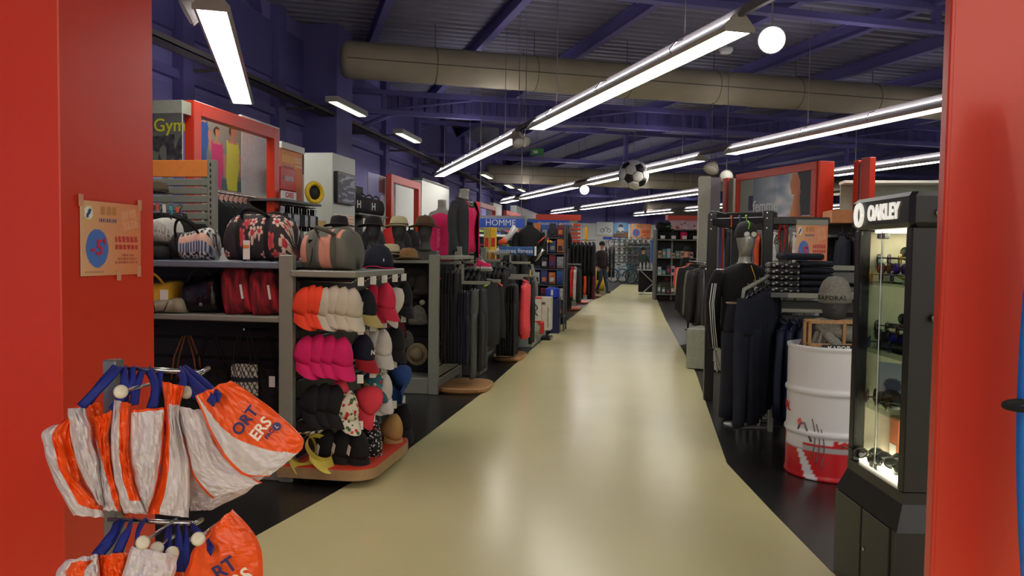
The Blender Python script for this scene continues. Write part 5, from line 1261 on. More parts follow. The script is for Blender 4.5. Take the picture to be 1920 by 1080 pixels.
# clear display stands step up behind each shelf front
sp = []
tiers = [(zz, [(.1, .05), (.2, .12), (.3, .19)]) for zz in (ZS[0]+.008, ZS[1]+.008)]
kinds = [('amber', 'clear amber'), ('violet', 'black'), ('fire', 'black'), ('amber', 'blue'), ('grey', 'brown'), ('dark', 'black'), ('dark', 'brown'), ('amber', 'brown'), ('grey', 'clear amber')]
kinds2 = [('teal', 'black'), ('blue', 'black'), ('grey', 'black'), ('teal', 'black'), ('blue', 'black'), ('dark', 'black'), ('violet', 'black'), ('grey', 'black'), ('dark', 'black')]
cnt = 0
ordn = ['front', 'middle', 'rear']; lvl = ['top', 'second']
for li, (zz, rows) in enumerate(tiers):
    for ri, (dx, hz) in enumerate(rows):
        st_ = thing('eyewear_stand', 'clear acrylic stand on the %s glass shelf, %s row' % (lvl[li], ordn[ri]), 'stand', M=gp(ins+dx, 0, zz))
        MB().rbox(-.004, .004, ins+.07, Lc-ins-.06, 0, hz, .002).build('upright', SHG, st_); MB().rbox(-.02, .02, ins+.07, Lc-ins-.06, 0, .006, .002).build('foot', SHG, st_)
        for k in range(3):
            lk, fk = (kinds if li == 0 else kinds2)[ri*3+k]
            sunglasses(gp(ins+dx-.012, ins+.14+k*.135, zz+hz+.012, -math.pi/2+.15), FMt[fk], LM[lk], '%s-lens sunglasses with %s frame on the %s shelf, %s row, %s of three' % (lk, fk, lvl[li], ordn[ri], ['nearest', 'middle', 'farthest'][k]), 'sunglasses in the cabinet')
for k in range(3):
    sunglasses(gp(W-.2-.1*k, ins+.16, ZS[0]+.12-.05*k, .1), FMt[['clear amber', 'blue', 'brown'][k]], LM[['amber', 'violet', 'grey'][k]], '%s sunglasses seen through the side glass beside the red panel, top shelf' % ['amber', 'violet', 'grey'][k], 'sunglasses in the cabinet')
for li, zz in enumerate((ZS[0], ZS[1], ZS[2])):
    for k in range(3):
        for q, hz in enumerate((.03, .1)):
            if li == 2 and q: continue
            lk = ['amber', 'fire', 'blue', 'teal', 'violet', 'grey'][(li*2+k+q*3) % 6]; fk = ['clear amber', 'black', 'brown'][(li+k+q) % 3] if li == 0 else 'black'
            sunglasses(gp(ins+.05+.03*q, Lc-.1-.1*k, zz+.008+hz, -math.pi/2-.5), FMt[fk], LM[lk], '%s-lens %s sunglasses close behind the glass, %s shelf, %s, %s from back' % (lk, fk, ['top', 'second', 'third'][li], ['low', 'raised'][q], ['first', 'second', 'third'][k]), 'sunglasses in the cabinet')
for li in (0, 1):
    st_ = thing('eyewear_stand', 'low clear acrylic strip close behind the glass door, %s shelf' % ['top', 'second'][li], 'stand', M=gp(ins+.085, 0, ZS[li]+.008)); MB().rbox(-.003, .003, Lc-.36, Lc-.06, 0, .09, .001).build('upright', SHG, st_); MB().rbox(-.02, .02, Lc-.36, Lc-.06, 0, .005, .001).build('foot', SHG, st_)
# small photo cards on the third shelf
def p_card(u, v):
    c = mixc((214, 208, 200), (176, 190, 208), v)
    if math.hypot((u-.35)/.2, (v-.5)/.16) < 1: c = (90, 96, 120)
    if abs(u-.75-(v-.5)*.2) < .08: c = (190, 140, 110)
    return c
for i, (x, y, rz_, lab) in enumerate(((.16, .36, -.9, 'pale photo card standing on the third glass shelf'), (W-.22, ins+.12, -.1, 'blue photo card seen through the side glass'))):
    M = gp(x, y, ZS[2]+.105, 0) @ frame_from((0, 0, 0), (math.cos(rz_), math.sin(rz_), 0)); o = thing('photo_card', lab, 'card', M=M); printed('card', M, .2, .19, 30, 30, p_card if i == 0 else (lambda u, v: mixc((110, 150, 200), (190, 206, 222), v+.3*nz(u*4, v*4))), o, .006)
for i in range(5):
    o = sunglasses(gp(ins+.06+.07*(i % 2), ins+.16+i*.075, .585, -math.pi/2+.4*i), BLKPL, LM['dark'], 'black sunglasses lying on the lit cabinet floor, %s from the front' % ['first', 'second', 'third', 'fourth', 'fifth'][i], 'sunglasses on the lit floor')
for i in range(4):
    o = thing('goggle_case', 'black strapped goggles on the lower glass shelf, %s from the near corner' % ['first', 'second', 'third', 'fourth'][i], 'goggles', M=gp(ins+.1, ins+.3+i*.04, ZS[2]+.01, 0) if i % 2 else gp(ins+.3, ins+.12+i*.1, ZS[2]+.012))
    MB().loft(stack_rings([(0, .03, .05, 0, 0), (.02, .04, .06, 0, 0), (.06, .035, .055, 0, 0), (.075, .015, .03, 0, 0)], 14)).build('shell', BLKPL, o, True); MB().tube([(.05, .05*math.cos(a), .035+.015*math.sin(a)) for a in [2*math.pi*k/14 for k in range(15)]], .006, 6).build('strap', BLACK2, o, True)
o = thing('orange_box', 'orange product box below the third cabinet shelf', 'box', M=gp(ins+.22, Lc-.1, .556)); MB().rbox(-.05, .05, -.04, .04, 0, .19, .004).build('carton', mat('carton_orange', (214, 110, 60), .5), o); MB().box(-.052, -.05, -.03, .03, .02, .07).build('label', CARD, o)

# ================================================================== OIL DRUM WITH BUST
pl = gz(1477, 905); ctr = at(1563, 700, 5.35); ctr = Vector((ctr.x, ctr.y, 0))
t = thing('oil_drum', 'white steel drum with red skyline print', 'drum', ctr)
R_, Hd = .292, .865
prof = [(R_*.97, 0), (R_+.006, .004), (R_+.006, .02), (R_, .03)]
for zz in (.3, .57): prof += [(R_, zz-.025), (R_+.012, zz-.008), (R_+.012, zz+.008), (R_, zz+.025)]
prof += [(R_, Hd-.03), (R_+.007, Hd-.02), (R_+.007, Hd), (R_-.004, Hd+.002), (R_-.01, Hd-.02)]
b = MB(); n = 120; rings = []
zz = 0; pr2 = []
for i in range(len(prof)-1):
    (r0, z0), (r1, z1) = prof[i], prof[i+1]; m_ = max(1, int((z1-z0)/.008))
    for k in range(m_): pr2.append((r0+(r1-r0)*k/m_, z0+(z1-z0)*k/m_))
pr2.append(prof[-1])
b.lathe(pr2, n)
def drumc(p):
    a = math.atan2(p.y, p.x); s_ = a*R_; z = p.z; c = (226, 226, 228)
    u = (a+2.9)*1.0
    sky = .255+.018*((int(a*22)*37) % 5)/4+(.0)
    if a < -1.05 or a > 2:
        pass
    if z < sky and z > .235: c = (206, 36, 44) if a > -1.75 else c
    if z < .235: c = (206, 36, 44)
    if .19 < z < .222: c = (170, 170, 172)
    # road wedge
    if z < .19 and abs((a+2.55)-(.19-z)*1.6) < .1+.5*(.19-z): c = (226, 226, 228)
    if z < .19 and abs((a+2.62)-(.19-z)*1.2) < .02+.2*(.19-z): c = (206, 36, 44)
    if a < -2.45 and z > .2: c = (226, 226, 228)
    return c
b.c = [drumc(p) for p in b.v]; b.build('shell', print_mat('drum_paint', .3), t, True)
def on_drum(a, z): return ctr+Vector((math.cos(a)*(R_+.002), math.sin(a)*(R_+.002), z))
av = math.atan2(-ctr.y, -ctr.x)
for i, ch in enumerate('TOTAL'):
    a = av-.72-.42+(i-4)*.15
    p = on_drum(a, .445); letters(ch, .085, mat('drum_red_print', (206, 44, 50), .4), frame_from(p, (-math.sin(a), math.cos(a), 0)), t, .001, .001)
# petrol pump drawing: hose loops and handle
INK = mat('drum_grey_print', (110, 106, 106), .5)
for k in range(3):
    MB().tube([on_drum(av-.42+.1*k+.08*math.sin(q*3.1), .14+.26*q-.03*k) for q in [j/10 for j in range(11)]], .004, 5).build('hose_print', INK, t, True, True)
MB().tube([on_drum(av-.78, .3), on_drum(av-.72, .36), on_drum(av-.6, .365), on_drum(av-.5, .3), on_drum(av-.42, .25)], .008, 5).build('pump_print', INK, t, True, True)
MB().lathe([(.001, 0), (.022, 0), (.022, .002), (.001, .003)], 12, M=Matrix.Translation(on_drum(av-.7, .37)) @ Matrix.Rotation(0, 4, 'Z') @ (CAM-ctr).to_track_quat('Z', 'Y').to_matrix().to_4x4()).build('pump_mark', mat('drum_red_print', (206, 44, 50), .4), t, False, True)
# wooden crate frame and bust standing on the drum
lidz = Hd+.002
solo('drum_cover', MB().lathe([(0, 0), (R_-.012, 0), (R_-.012, .004), (0, .006)], 40, c=(ctr.x, ctr.y, Hd-.26)), mat('lid_white', (216, 216, 214), .4), 'white lid recessed in the top of the drum', 'lid')
CRW = mat('crate_wood', (170, 128, 84), .6, var=.15, scale=14, stretch=(8, 1, 1))
cr = thing('wooden_crate', 'open wooden crate frame standing in the top of the drum', 'crate', M=TR((ctr.x-.01, ctr.y-.12, Hd-.254), .12))
for zz in (.1, .25, .40):
    for yy in (-.04, .06): MB().rbox(-.2, .2, yy, yy+.018, zz, zz+.022, .002).build('slat', CRW, cr)
for xx in (-.2, .182):
    for yy in (-.04, .06): MB().rbox(xx, xx+.018, yy, yy+.018, .0, .42, .002).build('corner', CRW, cr)
MB().rbox(.02, .04, -.038, -.022, .122, .4, .002).build('divider', CRW, cr); MB().box(-.18, .18, .06, .064, .12, .4).build('back_sheet', BLACK2, cr)
bz = Hd+.05
bu = thing('dressed_bust', 'charcoal bust in grey knitted hat and scarf on the drum', 'bust', M=TR((ctr.x+.0, ctr.y+.03, Hd-.254), -.25) @ Matrix.Scale(1.12, 4))
MB().loft(stack_rings([(.0, .16, .07, 0, .0), (.1, .19, .085, 0, 0), (.2, .2, .09, 0, 0), (.26, .17, .085, 0, 0), (.29, .09, .07, 0, 0), (.32, .06, .06, 0, 0), (.36, .055, .06, 0, 0), (.385, .06, .085, 0, -.015), (.43, .072, .098, 0, -.015), (.48, .08, .103, 0, -.005), (.53, .077, .1, 0, .0), (.57, .055, .075, 0, .005), (.585, .015, .02, 0, 0)], 28)).build('bust', MANQD, bu, True)
MB().loft([[Vector((.013*k*math.cos(a), -.105-.018*j, .47-.024*j+.008*math.sin(a))) for a in [2*math.pi*q/8 for q in range(8)]] for j, k in ((-1, .4), (0, .8), (1, 1), (1.4, .4))]).build('nose', MANQD, bu, True)
MB().lathe([(.088, .475), (.096, .49), (.1, .52), (.094, .56), (.075, .6), (.045, .625), (.001, .632)], 28, sx=.92, sy=1.08).build('knit_hat', FOAM, bu, True)
cu = MB().lathe([(.096, .47), (.104, .475), (.107, .5), (.104, .53), (.097, .532)], 28, sx=.92, sy=1.08).build('hat_cuff', FOAM, bu, True)
for i, ch in enumerate('KAPORAL'):
    a = -math.pi/2+(i-3.6)*.27; p = bu.matrix_basis @ Vector((.109*.92*math.cos(a), .109*1.08*math.sin(a), .503)); dq = bu.matrix_basis.to_3x3() @ Vector((-math.sin(a), math.cos(a), 0))
    o = letters(ch, .04, mat('dark_knit_print', (56, 56, 52), .9), frame_from(p, dq), bu, .001, .001)
sc_ = MB(); sc_.tube([(.12*math.cos(a), .1*math.sin(a)-.01, .3+.02*math.sin(2*a)-.02*math.sin(a)) for a in [2*math.pi*k/24 for k in range(25)]], .045, 10, flat=1.1); sc_.build('scarf_loop', FOAM, bu, True)
b = MB(); b.grid(lambda u, v: ((u-.5)*(.1+.05*v)-.05-.06*v, -.13-.035*math.sin(math.pi*u)-.012*math.sin(u*20)-.02*v, .31-.27*v), 14, 10); b.grid(lambda u, v: ((u-.5)*(.1+.05*v)-.05-.06*v, -.105-.02*v, .31-.27*v), 14, 10); b.build('scarf_tail', FOAM, bu, True)
b = MB(); b.tube([(-.08, -.1, .34), (-.02, -.155, .28), (.06, -.15, .2), (.09, -.13, .14)], [.03, .04, .045, .04], 10, flat=.6); b.build('scarf_fold', FOAM, bu, True)
MB().lathe([(0, -.003), (.022, -.002), (.022, .002), (0, .003)], 16, M=TR((.065, -.2, .13), 0, math.pi/2)).build('pin_disc', mat('pin_grey', (180, 176, 166), .4), bu, True); MB().rbox(.045, .085, -.201, -.198, .0, .1, .002).build('swing_tag', CARD, bu)
kp = thing('brand_block', 'dark name block with white letters at the drum rim', 'sign', M=TR((ctr.x+.0, ctr.y-.215, Hd-.03), .12)); MB().rbox(-.13, .15, -.01, .01, 0, .045, .003).build('block', BLACK2, kp); letters('KAPORAL', .045, WHITE, kp.matrix_basis @ frame_from((.0, -.012, .022), (1, 0, 0)), kp, .002, .001)

# ================================================================== RIGHT: JEANS STAND, SLAT PANEL, MANNEQUINS
YJ = 6.75
a0, a1, z0, z1 = by(YJ, 1446, 497, 1592, 700)
a1 = a0+1.0
t = thing('slatwall', 'grey framed slat panel behind the folded jeans', 'slatwall', (a0, YJ, 0))
for x in (a0, a1-.04): MB().rbox(x, x+.04, YJ, YJ+.05, 0, z1, .004).build('upright', GREY, t, False, True)
MB().rbox(a0+.04, a1-.04, YJ, YJ+.05, z1-.04, z1, .004).build('top_rail', GREY, t, False, True)
for k in range(9): MB().rbox(a0+.04, a1-.04, YJ+.02, YJ+.04, z1-.145-k*.12, z1-.05-k*.12, .008).build('slat', GREYD, t, False, True)
zs_ = aty(1500, 549, YJ-.3).z
xs0 = aty(1432, 549, YJ-.35).x
sh_ = thing('jeans_shelf', 'grey shelf carrying two stacks of folded jeans', 'shelf', (xs0, YJ, zs_)); MB().rbox(xs0, a1-.1, YJ-.35, YJ, zs_-.04, zs_, .004).build('board', GREY, sh_, False, True); MB().rbox(xs0-.004, xs0+.18, YJ-.358, YJ-.35, zs_-.036, zs_-.002, .002).build('label_holder', mat('grey_label', (92, 94, 92), .4), sh_, False, True)
BWF = flower_mat('jeans_pattern', (34, 36, 42), [(190, 186, 176), (160, 158, 150), (206, 202, 192)], 34, .36)
def folded(x, y, z, m, label, group, w=.27, d=.26, h=.045, rz=0):
    t = thing('folded_jeans', label, 'jeans', (x, y, z), rz, group)
    b = MB(); rings = []
    for k in range(9):
        u = k/8; xx = -w/2+w*u
        rings.append([Vector((xx+.006*nz(j, k), d/2*math.copysign(abs(math.cos(a))**.6, math.cos(a))*(1+.03*nz(k*.7, j)), h/2+h/2*math.copysign(abs(math.sin(a))**.8, math.sin(a))*(1+.15*nz(k, 2, 1)))) for j, a in enumerate([2*math.pi*q/14 for q in range(14)])])
    b.loft(rings); b.build('fold', m, t, True)
    MB().tube([(-w/2+.01, -d/2+.008, h*.5), (0, -d/2-.002, h*.55), (w/2-.01, -d/2+.008, h*.5)], .005, 5).build('fold_edge', m, t, True)
xs = aty(1483, 540, YJ-.2).x
for i in range(5): folded(xs-.07, YJ-.2, zs_+i*.047, BWF, 'patterned folded jeans, %s of the left stack' % ['bottom', 'second from bottom', 'middle', 'second from top', 'top'][i], 'patterned jeans stack', .22)
for i in range(5): folded(xs+.17, YJ-.19, zs_+i*.05, DENIM, 'dark folded jeans, %s of the right stack' % ['bottom', 'second from bottom', 'middle', 'second from top', 'top'][i], 'dark jeans stack', .24, h=.048)
folded(xs+.06, YJ-.2, zs_+.252, DENIM, 'dark jeans laid crosswise over both stacks', None, .3, .2, .055, .3)
# slanting arm with hanging jackets
p0, p1 = aty(1395, 543, YJ-.9), aty(1452, 512, YJ-.05)
t = thing('sloping_rail', 'sloping grey rail arm beside the folded jeans', 'clothes rail', p1)
MB().tube([p0, p1], .014, 8).build('arm', GREY, t, True, True); MB().tube([p0, p0+Vector((-.01, -.01, -.06))], .012, 8).build('end_stop', GREY, t, True, True)
for k in range(5): q = p0.lerp(p1, .12+k*.18); MB().cyl(q, q+Vector((0, 0, .03)), .006, n=6).build('stop_pin', GREYD, t, False, True)
for i in range(6): q = p0.lerp(p1, .14+i*.14); garment('trousers', DENIM, (q.x+.005, q.y, q.z-.01), .9, 'dark jeans hanging from the sloping arm', 'jeans on the sloping arm', i, .36, 1.0, .05)
# lower rail with navy jackets, one with orange lining
q = aty(1470, 582, YJ-.25)
t = thing('short_rail', 'short grey rail under the jeans shelf', 'clothes rail', (q.x, YJ, q.z)); MB().rbox(q.x-.02, q.x+.4, YJ-.26, YJ-.23, q.z-.015, q.z+.015, .004).build('bar', GREY, t, False, True)
MB().rbox(q.x+.36, q.x+.39, YJ-.25, YJ, q.z-.015, q.z+.015, .004).build('bracket', GREY, t, False, True)
NV2 = cloth('navy_nylon', (22, 30, 58), rough=.6)
for i in range(5):
    g_ = garment('jacket', NV2, (q.x+.0+i*.075, YJ-.25, q.z-.02), 1.25, 'navy jacket on the short rail, %s from the aisle' % ['first', 'second', 'third', 'fourth', 'fifth'][i], 'navy jackets short rail', i, .42, .85, .08)
    if i == 0:
        MB().tube([(-.05, -.075, -.1), (.0, -.08, -.16), (.02, -.08, -.35), (.015, -.08, -.52)], .009, 6, flat=.6).build('orange_zip', mat('orange_tape', (226, 146, 40), .6), g_, True)
        MB().rbox(-.1, .0, -.07, -.05, -.88, -.83, .006).build('orange_lining', mat('orange_tape', (226, 146, 40), .6), g_)
# legs-form wearing dark jeans on a wire stand at the aisle
pj = gz(1392, 812)
t = thing('jeans_form', 'pair of dark jeans filled out on a hip form at the aisle', 'jeans form', M=TR((pj.x+.02, pj.y+.3, 0), .5))
MB().loft(stack_rings([(.78, .175, .115, 0, 0), (.85, .18, .12, 0, 0), (.95, .165, .11, 0, 0), (1.03, .15, .1, 0, 0), (1.05, .152, .102, 0, 0)], 22)).build('hips', DENIM, t, True)
for sd in (-1, 1): MB().loft(stack_rings([(.08, .075, .085, sd*.13, 0), (.2, .072, .085, sd*.125, .0), (.42, .075, .09, sd*.115, 0), (.62, .088, .105, sd*.1, 0), (.8, .1, .115, sd*.085, 0)], 18)).build('leg', DENIM, t, True)
MB().tube([(.155*math.cos(a), .105*math.sin(a), 1.045) for a in [2*math.pi*k/24 for k in range(25)]], .008, 6).build('waistband', mat('waist_tan', (150, 128, 96), .7), t, True)
for k in range(3): MB().rbox(-.12+k*.1, -.07+k*.1, -.112, -.1, 1.01, 1.045, .003).build('waist_label', CARD if k != 1 else mat('waist_tan', (150, 128, 96), .7), t)
MB().cyl((0, 0, .02), (0, 0, .9), .014).build('stand_pole', STEEL, t); MB().lathe([(0, 0), (.14, 0), (.14, .012), (0, .02)], 24).build('stand_foot', STEEL, t, True)
t = dup(t, TR((pj.x+.27, pj.y+.62, 0), .3), 'second pair of dark jeans on a hip form behind the first')
# stand of wire with castors glimpsed under the jeans
p = gz(1385, 806); t = thing('wire_pedestal', 'small chrome base with ribbed clips under the hanging jeans', 'stand base', (p.x, p.y+.1, 0))
for k in range(4): MB().cyl((.06*k, .02*k, .02), (.06*k, .02*k, .1), .016).build('clip', STEEL, t)
MB().rbox(-.05, .26, -.04, .1, 0, .02, .004).build('plate', STEEL, t)

def mann(px, py_neck, D, label, sweater, head=True, rz=0, sc=1.0, stripes=False, cap_m=None):
    p = at(px, py_neck, D); z0 = p.z-.6*sc
    t = thing('dressed_mannequin', label, 'mannequin', M=TR((p.x, p.y, z0), rz) @ Matrix.Scale(sc, 4)); SHINE = mat('mannequin_silver', (172, 172, 166), .25, .3, var=.03)
    torso(t, SHINE)
    MB().loft(stack_rings([(-.12, .185, .135, 0, 0), (.06, .19, .135, 0, 0), (.26, .175, .12, 0, -.005), (.4, .19, .13, 0, -.01), (.48, .2, .12, 0, 0), (.54, .165, .1, 0, .005), (.575, .085, .075, 0, .01), (.585, .06, .062, 0, .01)], 24)).build('sweater', sweater, t, True)
    for sd in (-1, 1):
        s_ = limb(t, [(sd*.18, 0, .5), (sd*.235, .01, .38), (sd*.25, .0, .16), (sd*.24, -.05, -.1)], (.07, .05), sweater, 'sleeve')
        if stripes:
            for k in (-1, 0, 1): MB().tube([(sd*.245+sd*.012+.016*k, -.064+.012*abs(k), .42), (sd*.262+sd*.012+.016*k, -.062+.012*abs(k), .26), (sd*.266+.016*k, -.075, .1), (sd*.25+.016*k, -.11, -.1)], .0045, 5).build('stripe', WHITE, s_, True)
        hand(t, (sd*.24, -.06, -.12), (0, -.2, -.97), SHINE)
        MB().loft(stack_rings([(-z0/sc+.01, .05, .06, sd*.1, 0), (-.6, .058, .07, sd*.1, 0), (-.35, .075, .09, sd*.09, 0), (-.05, .09, .12, sd*.08, 0)], 16)).build('leg', BLACK, t, True)
    if head:
        MB().loft(stack_rings([(.64, .05, .055, 0, 0), (.68, .052, .065, 0, -.005), (.7, .058, .08, 0, -.012), (.75, .07, .094, 0, -.012), (.8, .077, .1, 0, 0), (.85, .074, .096, 0, .005), (.89, .05, .068, 0, .008), (.905, .015, .02, 0, .01)], 22)).build('head', SHINE, t, True)
        MB().loft([[Vector((.013*k*math.cos(a), -.1-.018*j, .775-.024*j+.008*math.sin(a))) for a in [2*math.pi*q/8 for q in range(8)]] for j, k in ((-1, .4), (0, .8), (1, 1), (1.4, .4))]).build('nose', SHINE, t, True)
        MB().lathe([(.088, .79), (.092, .81), (.088, .86), (.07, .9), (.035, .922), (.001, .928)], 24, sx=.93, sy=1.1).build('beanie', cap_m or cloth('beanie_dark', (46, 50, 50)), t, True)
        if stripes:
            for sd, m in ((-.02, WHITE), (.035, mat('lamp_disc', (214, 222, 206), .3))): MB().lathe([(0, 0), (.022, 0), (.022, .012), (0, .014)], 14, M=TR((sd, -.1, .815), 0, math.pi/2)).build('head_torch', m, t, True)
            MB().tube([(-.01, -.105, .86), (0, -.1, .9), (.0, -.05, .925)], .006, 6).build('green_band', mat('lime_band', (150, 220, 60), .5), t, True)
    for k in range(3): MB().rbox(.03+.03*k, .062+.03*k, -.155-.004*k, -.152-.004*k, .3-.04*k, .4-.04*k, .001).build('swing_tag', CARD if k != 1 else ORANGE, t)
    MB().tube([(.02, -.1, .57), (.045, -.13, .48), (.05, -.15, .4)], .003, 5).build('tag_cord', YELL, t, True)
    return t
mann(1397, 490, 7.0, 'mannequin in black striped sweater and dark beanie with head torch', BLACK, True, .15, 1.08, True)
mann(1463, 485, 10.5, 'second mannequin with patterned cap behind the discount poster', cloth('olive_top', (120, 122, 104)), True, .2, 1.0, False, flower_mat('cap_camo', (40, 44, 38), [(160, 166, 150), (120, 130, 110), (180, 184, 170)], 40, .4))
# black rig frame around the mannequin
D = 7.9
pa, pb_ = at(1336, 405, D), at(1440, 402, D-.5); pc, pd = at(1380, 400, D+1.0), at(1470, 412, D+.9)
t = thing('black_rig', 'black bolted steel rig standing around the mannequin', 'rig', (pa.x, pa.y, 0))
zr = 1.84
def bar(a, b, w=.035): 
    dq = (b-a).to_track_quat('Y', 'Z').to_matrix().to_4x4(); L = (b-a).length
    MB().rbox(-w, w, 0, L, -w, w, .006, M=Matrix.Translation(a) @ dq).build('beam', BLKMET, t, False, True)
for p in (pa, pb_, pc, pd): MB().rbox(p.x-.045, p.x+.045, p.y-.045, p.y+.045, 0, zr+.02, .006).build('upright', BLKMET, t, False, True)
V = lambda p, z=zr: Vector((p.x, p.y, z))
for a, b in ((pa, pb_), (pa, pc), (pc, pd), (pb_, pd)): bar(V(a, zr-.07), V(b, zr-.07))
bar(V(pc, zr+.01), V(pa, zr+.01), .03); bar(V(pa, zr+.02).lerp(V(pc, zr+.02), .5), V(pb_, zr+.02).lerp(V(pd, zr+.02), .5), .03)
for p in (pa, pb_):
    for zz in (.0, -.05, -.14): MB().lathe([(0, 0), (.008, 0), (.007, .005), (0, .006)], 8, M=TR((p.x-.015, p.y-.046, zr+zz), 0, math.pi/2)).build('bolt', CHROME, t, False, True)
for x, c in ((.35, (236, 110, 60)), (.5, (70, 110, 150)), (.62, (150, 220, 60))):
    q = V(pa).lerp(V(pb_), x); solo('gear_loop', MB().tube([(q.x, q.y-.05, zr-.115), (q.x, q.y-.055, zr-.02), (q.x, q.y+.05, zr-.02), (q.x, q.y+.05, zr-.115), (q.x, q.y-.05, zr-.115)], .012, 6, flat=.4), mat('loop_%d' % int(x*100), c, .6), '%s loop tied over the rig beam above the beanie' % {.35: 'orange', .5: 'blue', .62: 'lime green'}[x], 'strap')
q = at(1470, 415, D+.1); solo('gear_sling', MB().tube([(q.x, q.y, q.z), (q.x+.02, q.y, q.z-.12), (q.x-.0, q.y, q.z-.33), (q.x-.05, q.y, q.z-.15), (q.x-.03, q.y, q.z)], .01, 6), mat('sling_red', (214, 40, 40), .6), 'red climbing sling hanging from the rig', 'sling')
q = at(1495, 430, D+.1); solo('gear_sling', MB().tube([(q.x, q.y, q.z+.1), (q.x+.01, q.y, q.z-.12), (q.x, q.y, q.z-.5)], .012, 6), mat('sling_blue', (50, 120, 160), .6), 'blue sling hanging right of the red one', 'sling')
bar(V(pb_, zr-.07), V(pb_, zr-.07)+Vector((.55, .05, 0)))
# discount poster on the slat panel
x0, x1, z0, z1 = by(YJ+.02, 1492, 412, 1551, 512)
M = frame_from(((x0+x1)/2, YJ+.015, (z0+z1)/2), (1, 0, 0)); pp = promo_poster(M, x1-x0, z1-z0-.07, 'discount poster standing on the slat panel above the jeans'); MB().rbox(x0, x1, YJ+.012, YJ+.03, z1-.045, z1, .003).build('clamp_rail', GREY, pp, False, True); MB().rbox(x0+.05, x0+.07, YJ+.02, YJ+.03, z0-.1, z1-.02, .002).build('stem', GREY, pp, False, True)
# grey box and racks of coats on the aisle side
a = gz(1286, 692); b_ = gz(1346, 706)
t = thing('grey_box', 'low grey laminate box at the right edge of the aisle', 'box', (a.x, a.y, 0), -.35); hb = (a.y)*(692-618)/1500/.98
MB().rbox(0, .62, 0, .5, .012, hb, .008).build('carcass', mat('greige_laminate', (150, 152, 140), .4), t); MB().rbox(.02, .6, .02, .48, 0, .014, .002).build('toe_plinth', DARK, t)
MB().rbox(.2, .6, .05, .4, hb, hb+.05, .02).build('dark_cushion', BLACK2, t)
def rail_row(pts, specs, z, label_rail, w=.44):
    a, b = Vector(pts[0]), Vector(pts[1]); rz = math.atan2(b.y-a.y, b.x-a.x)
    t = thing('coat_rail', label_rail, 'clothes rail', (a.x, a.y, 0)); MB().cyl((a.x, a.y, z), (b.x, b.y, z), .014).build('bar', CHROME, t, True, True)
    for p in (a, b): MB().cyl((p.x, p.y, 0), (p.x, p.y, z), .018).build('leg', BLKMET, t, True, True); MB().rbox(p.x-.06, p.x+.06, p.y-.06, p.y+.06, 0, .02, .004).build('foot', BLKMET, t, False, True)
    for i, (k, m, lab, grp, h) in enumerate(specs):
        q = a.lerp(b, (i+.5)/len(specs)); garment(k, m, (q.x, q.y, z), rz+math.pi/2, lab, grp, i, w, h, .1)
PCH = cloth('peach_cloth', (216, 160, 130)); OLV = cloth('olive_grey_cloth', (104, 106, 92)); PAD = cloth('black_quilt', (26, 27, 28), rough=.6)
p0, p1 = gz(1285, 645), gz(1262, 616)
specs = [('jacket', PAD, 'large black quilted jacket at the near end of the right aisle rail', None, .92), ('jacket', PAD, 'black quilted jacket in the middle of the right aisle rail', 'quilted jackets', .9), ('jacket', PAD, 'black quilted jacket in the middle of the right aisle rail', 'quilted jackets', .9), ('jacket', OLV, 'olive grey jacket on the right aisle rail', None, .9)] + [('jacket', BLACK, 'black coat on the right aisle rail beyond the olive one', 'black coats aisle rail', .95) for k in range(5)] + [('jacket', PCH, 'peach coloured top at the far end of the right aisle rail', None, .6), ('jacket', CORAL, 'bright coral jacket behind the black coats on the right', None, .45)]
rail_row(((.98, 11.3, 0), (.92, 15.6, 0)), specs, 1.32, 'aisle rail hung with quilted jackets and dark coats', .5)
p0 = at(1350, 540, 10.6); rail_row(((p0.x-.2, p0.y, 0), (p0.x+.7, p0.y+.25, 0)), [('jacket', BLACK if k % 3 else BLACK2, 'black top on the cross rail behind the grey box', 'black tops cross rail', .8) for k in range(9)], 1.25, 'cross rail of black tops behind the grey box', .42)
# bright tops further back
p0 = at(1360, 432, 11.5); cols = [(BLACK2, 'dark top'), (cloth('stone_cloth', (170, 160, 142)), 'stone coloured top'), (BLACK2, 'dark cardigan'), (cloth('rust_cloth', (220, 90, 50)), 'rust orange scarf-like top'), (cloth('blue_cloth', (60, 80, 120)), 'blue top'), (cloth('white_cloth', (226, 222, 214)), 'white top'), (PCH, 'peach top'), (cloth('white_cloth', (226, 222, 214)), 'second white top'), (cloth('salmon_cloth', (240, 130, 120)), 'salmon top'), (cloth('pink2_cloth', (240, 100, 120)), 'pink top'), (cloth('white_cloth', (226, 222, 214)), 'third white top'), (cloth('salmon_cloth', (240, 130, 120)), 'second salmon top'), (NAVY, 'navy top'), (BLACK, 'black top')]
rail_row(((p0.x, p0.y, 0), (p0.x+1.75, p0.y-.35, 0)), [('jacket', m, l+' on the bright womenswear rail under the red frame', 'womenswear rail tops', .75) for m, l in cols], 1.82, 'high chrome rail of bright womenswear under the red frame', .4)
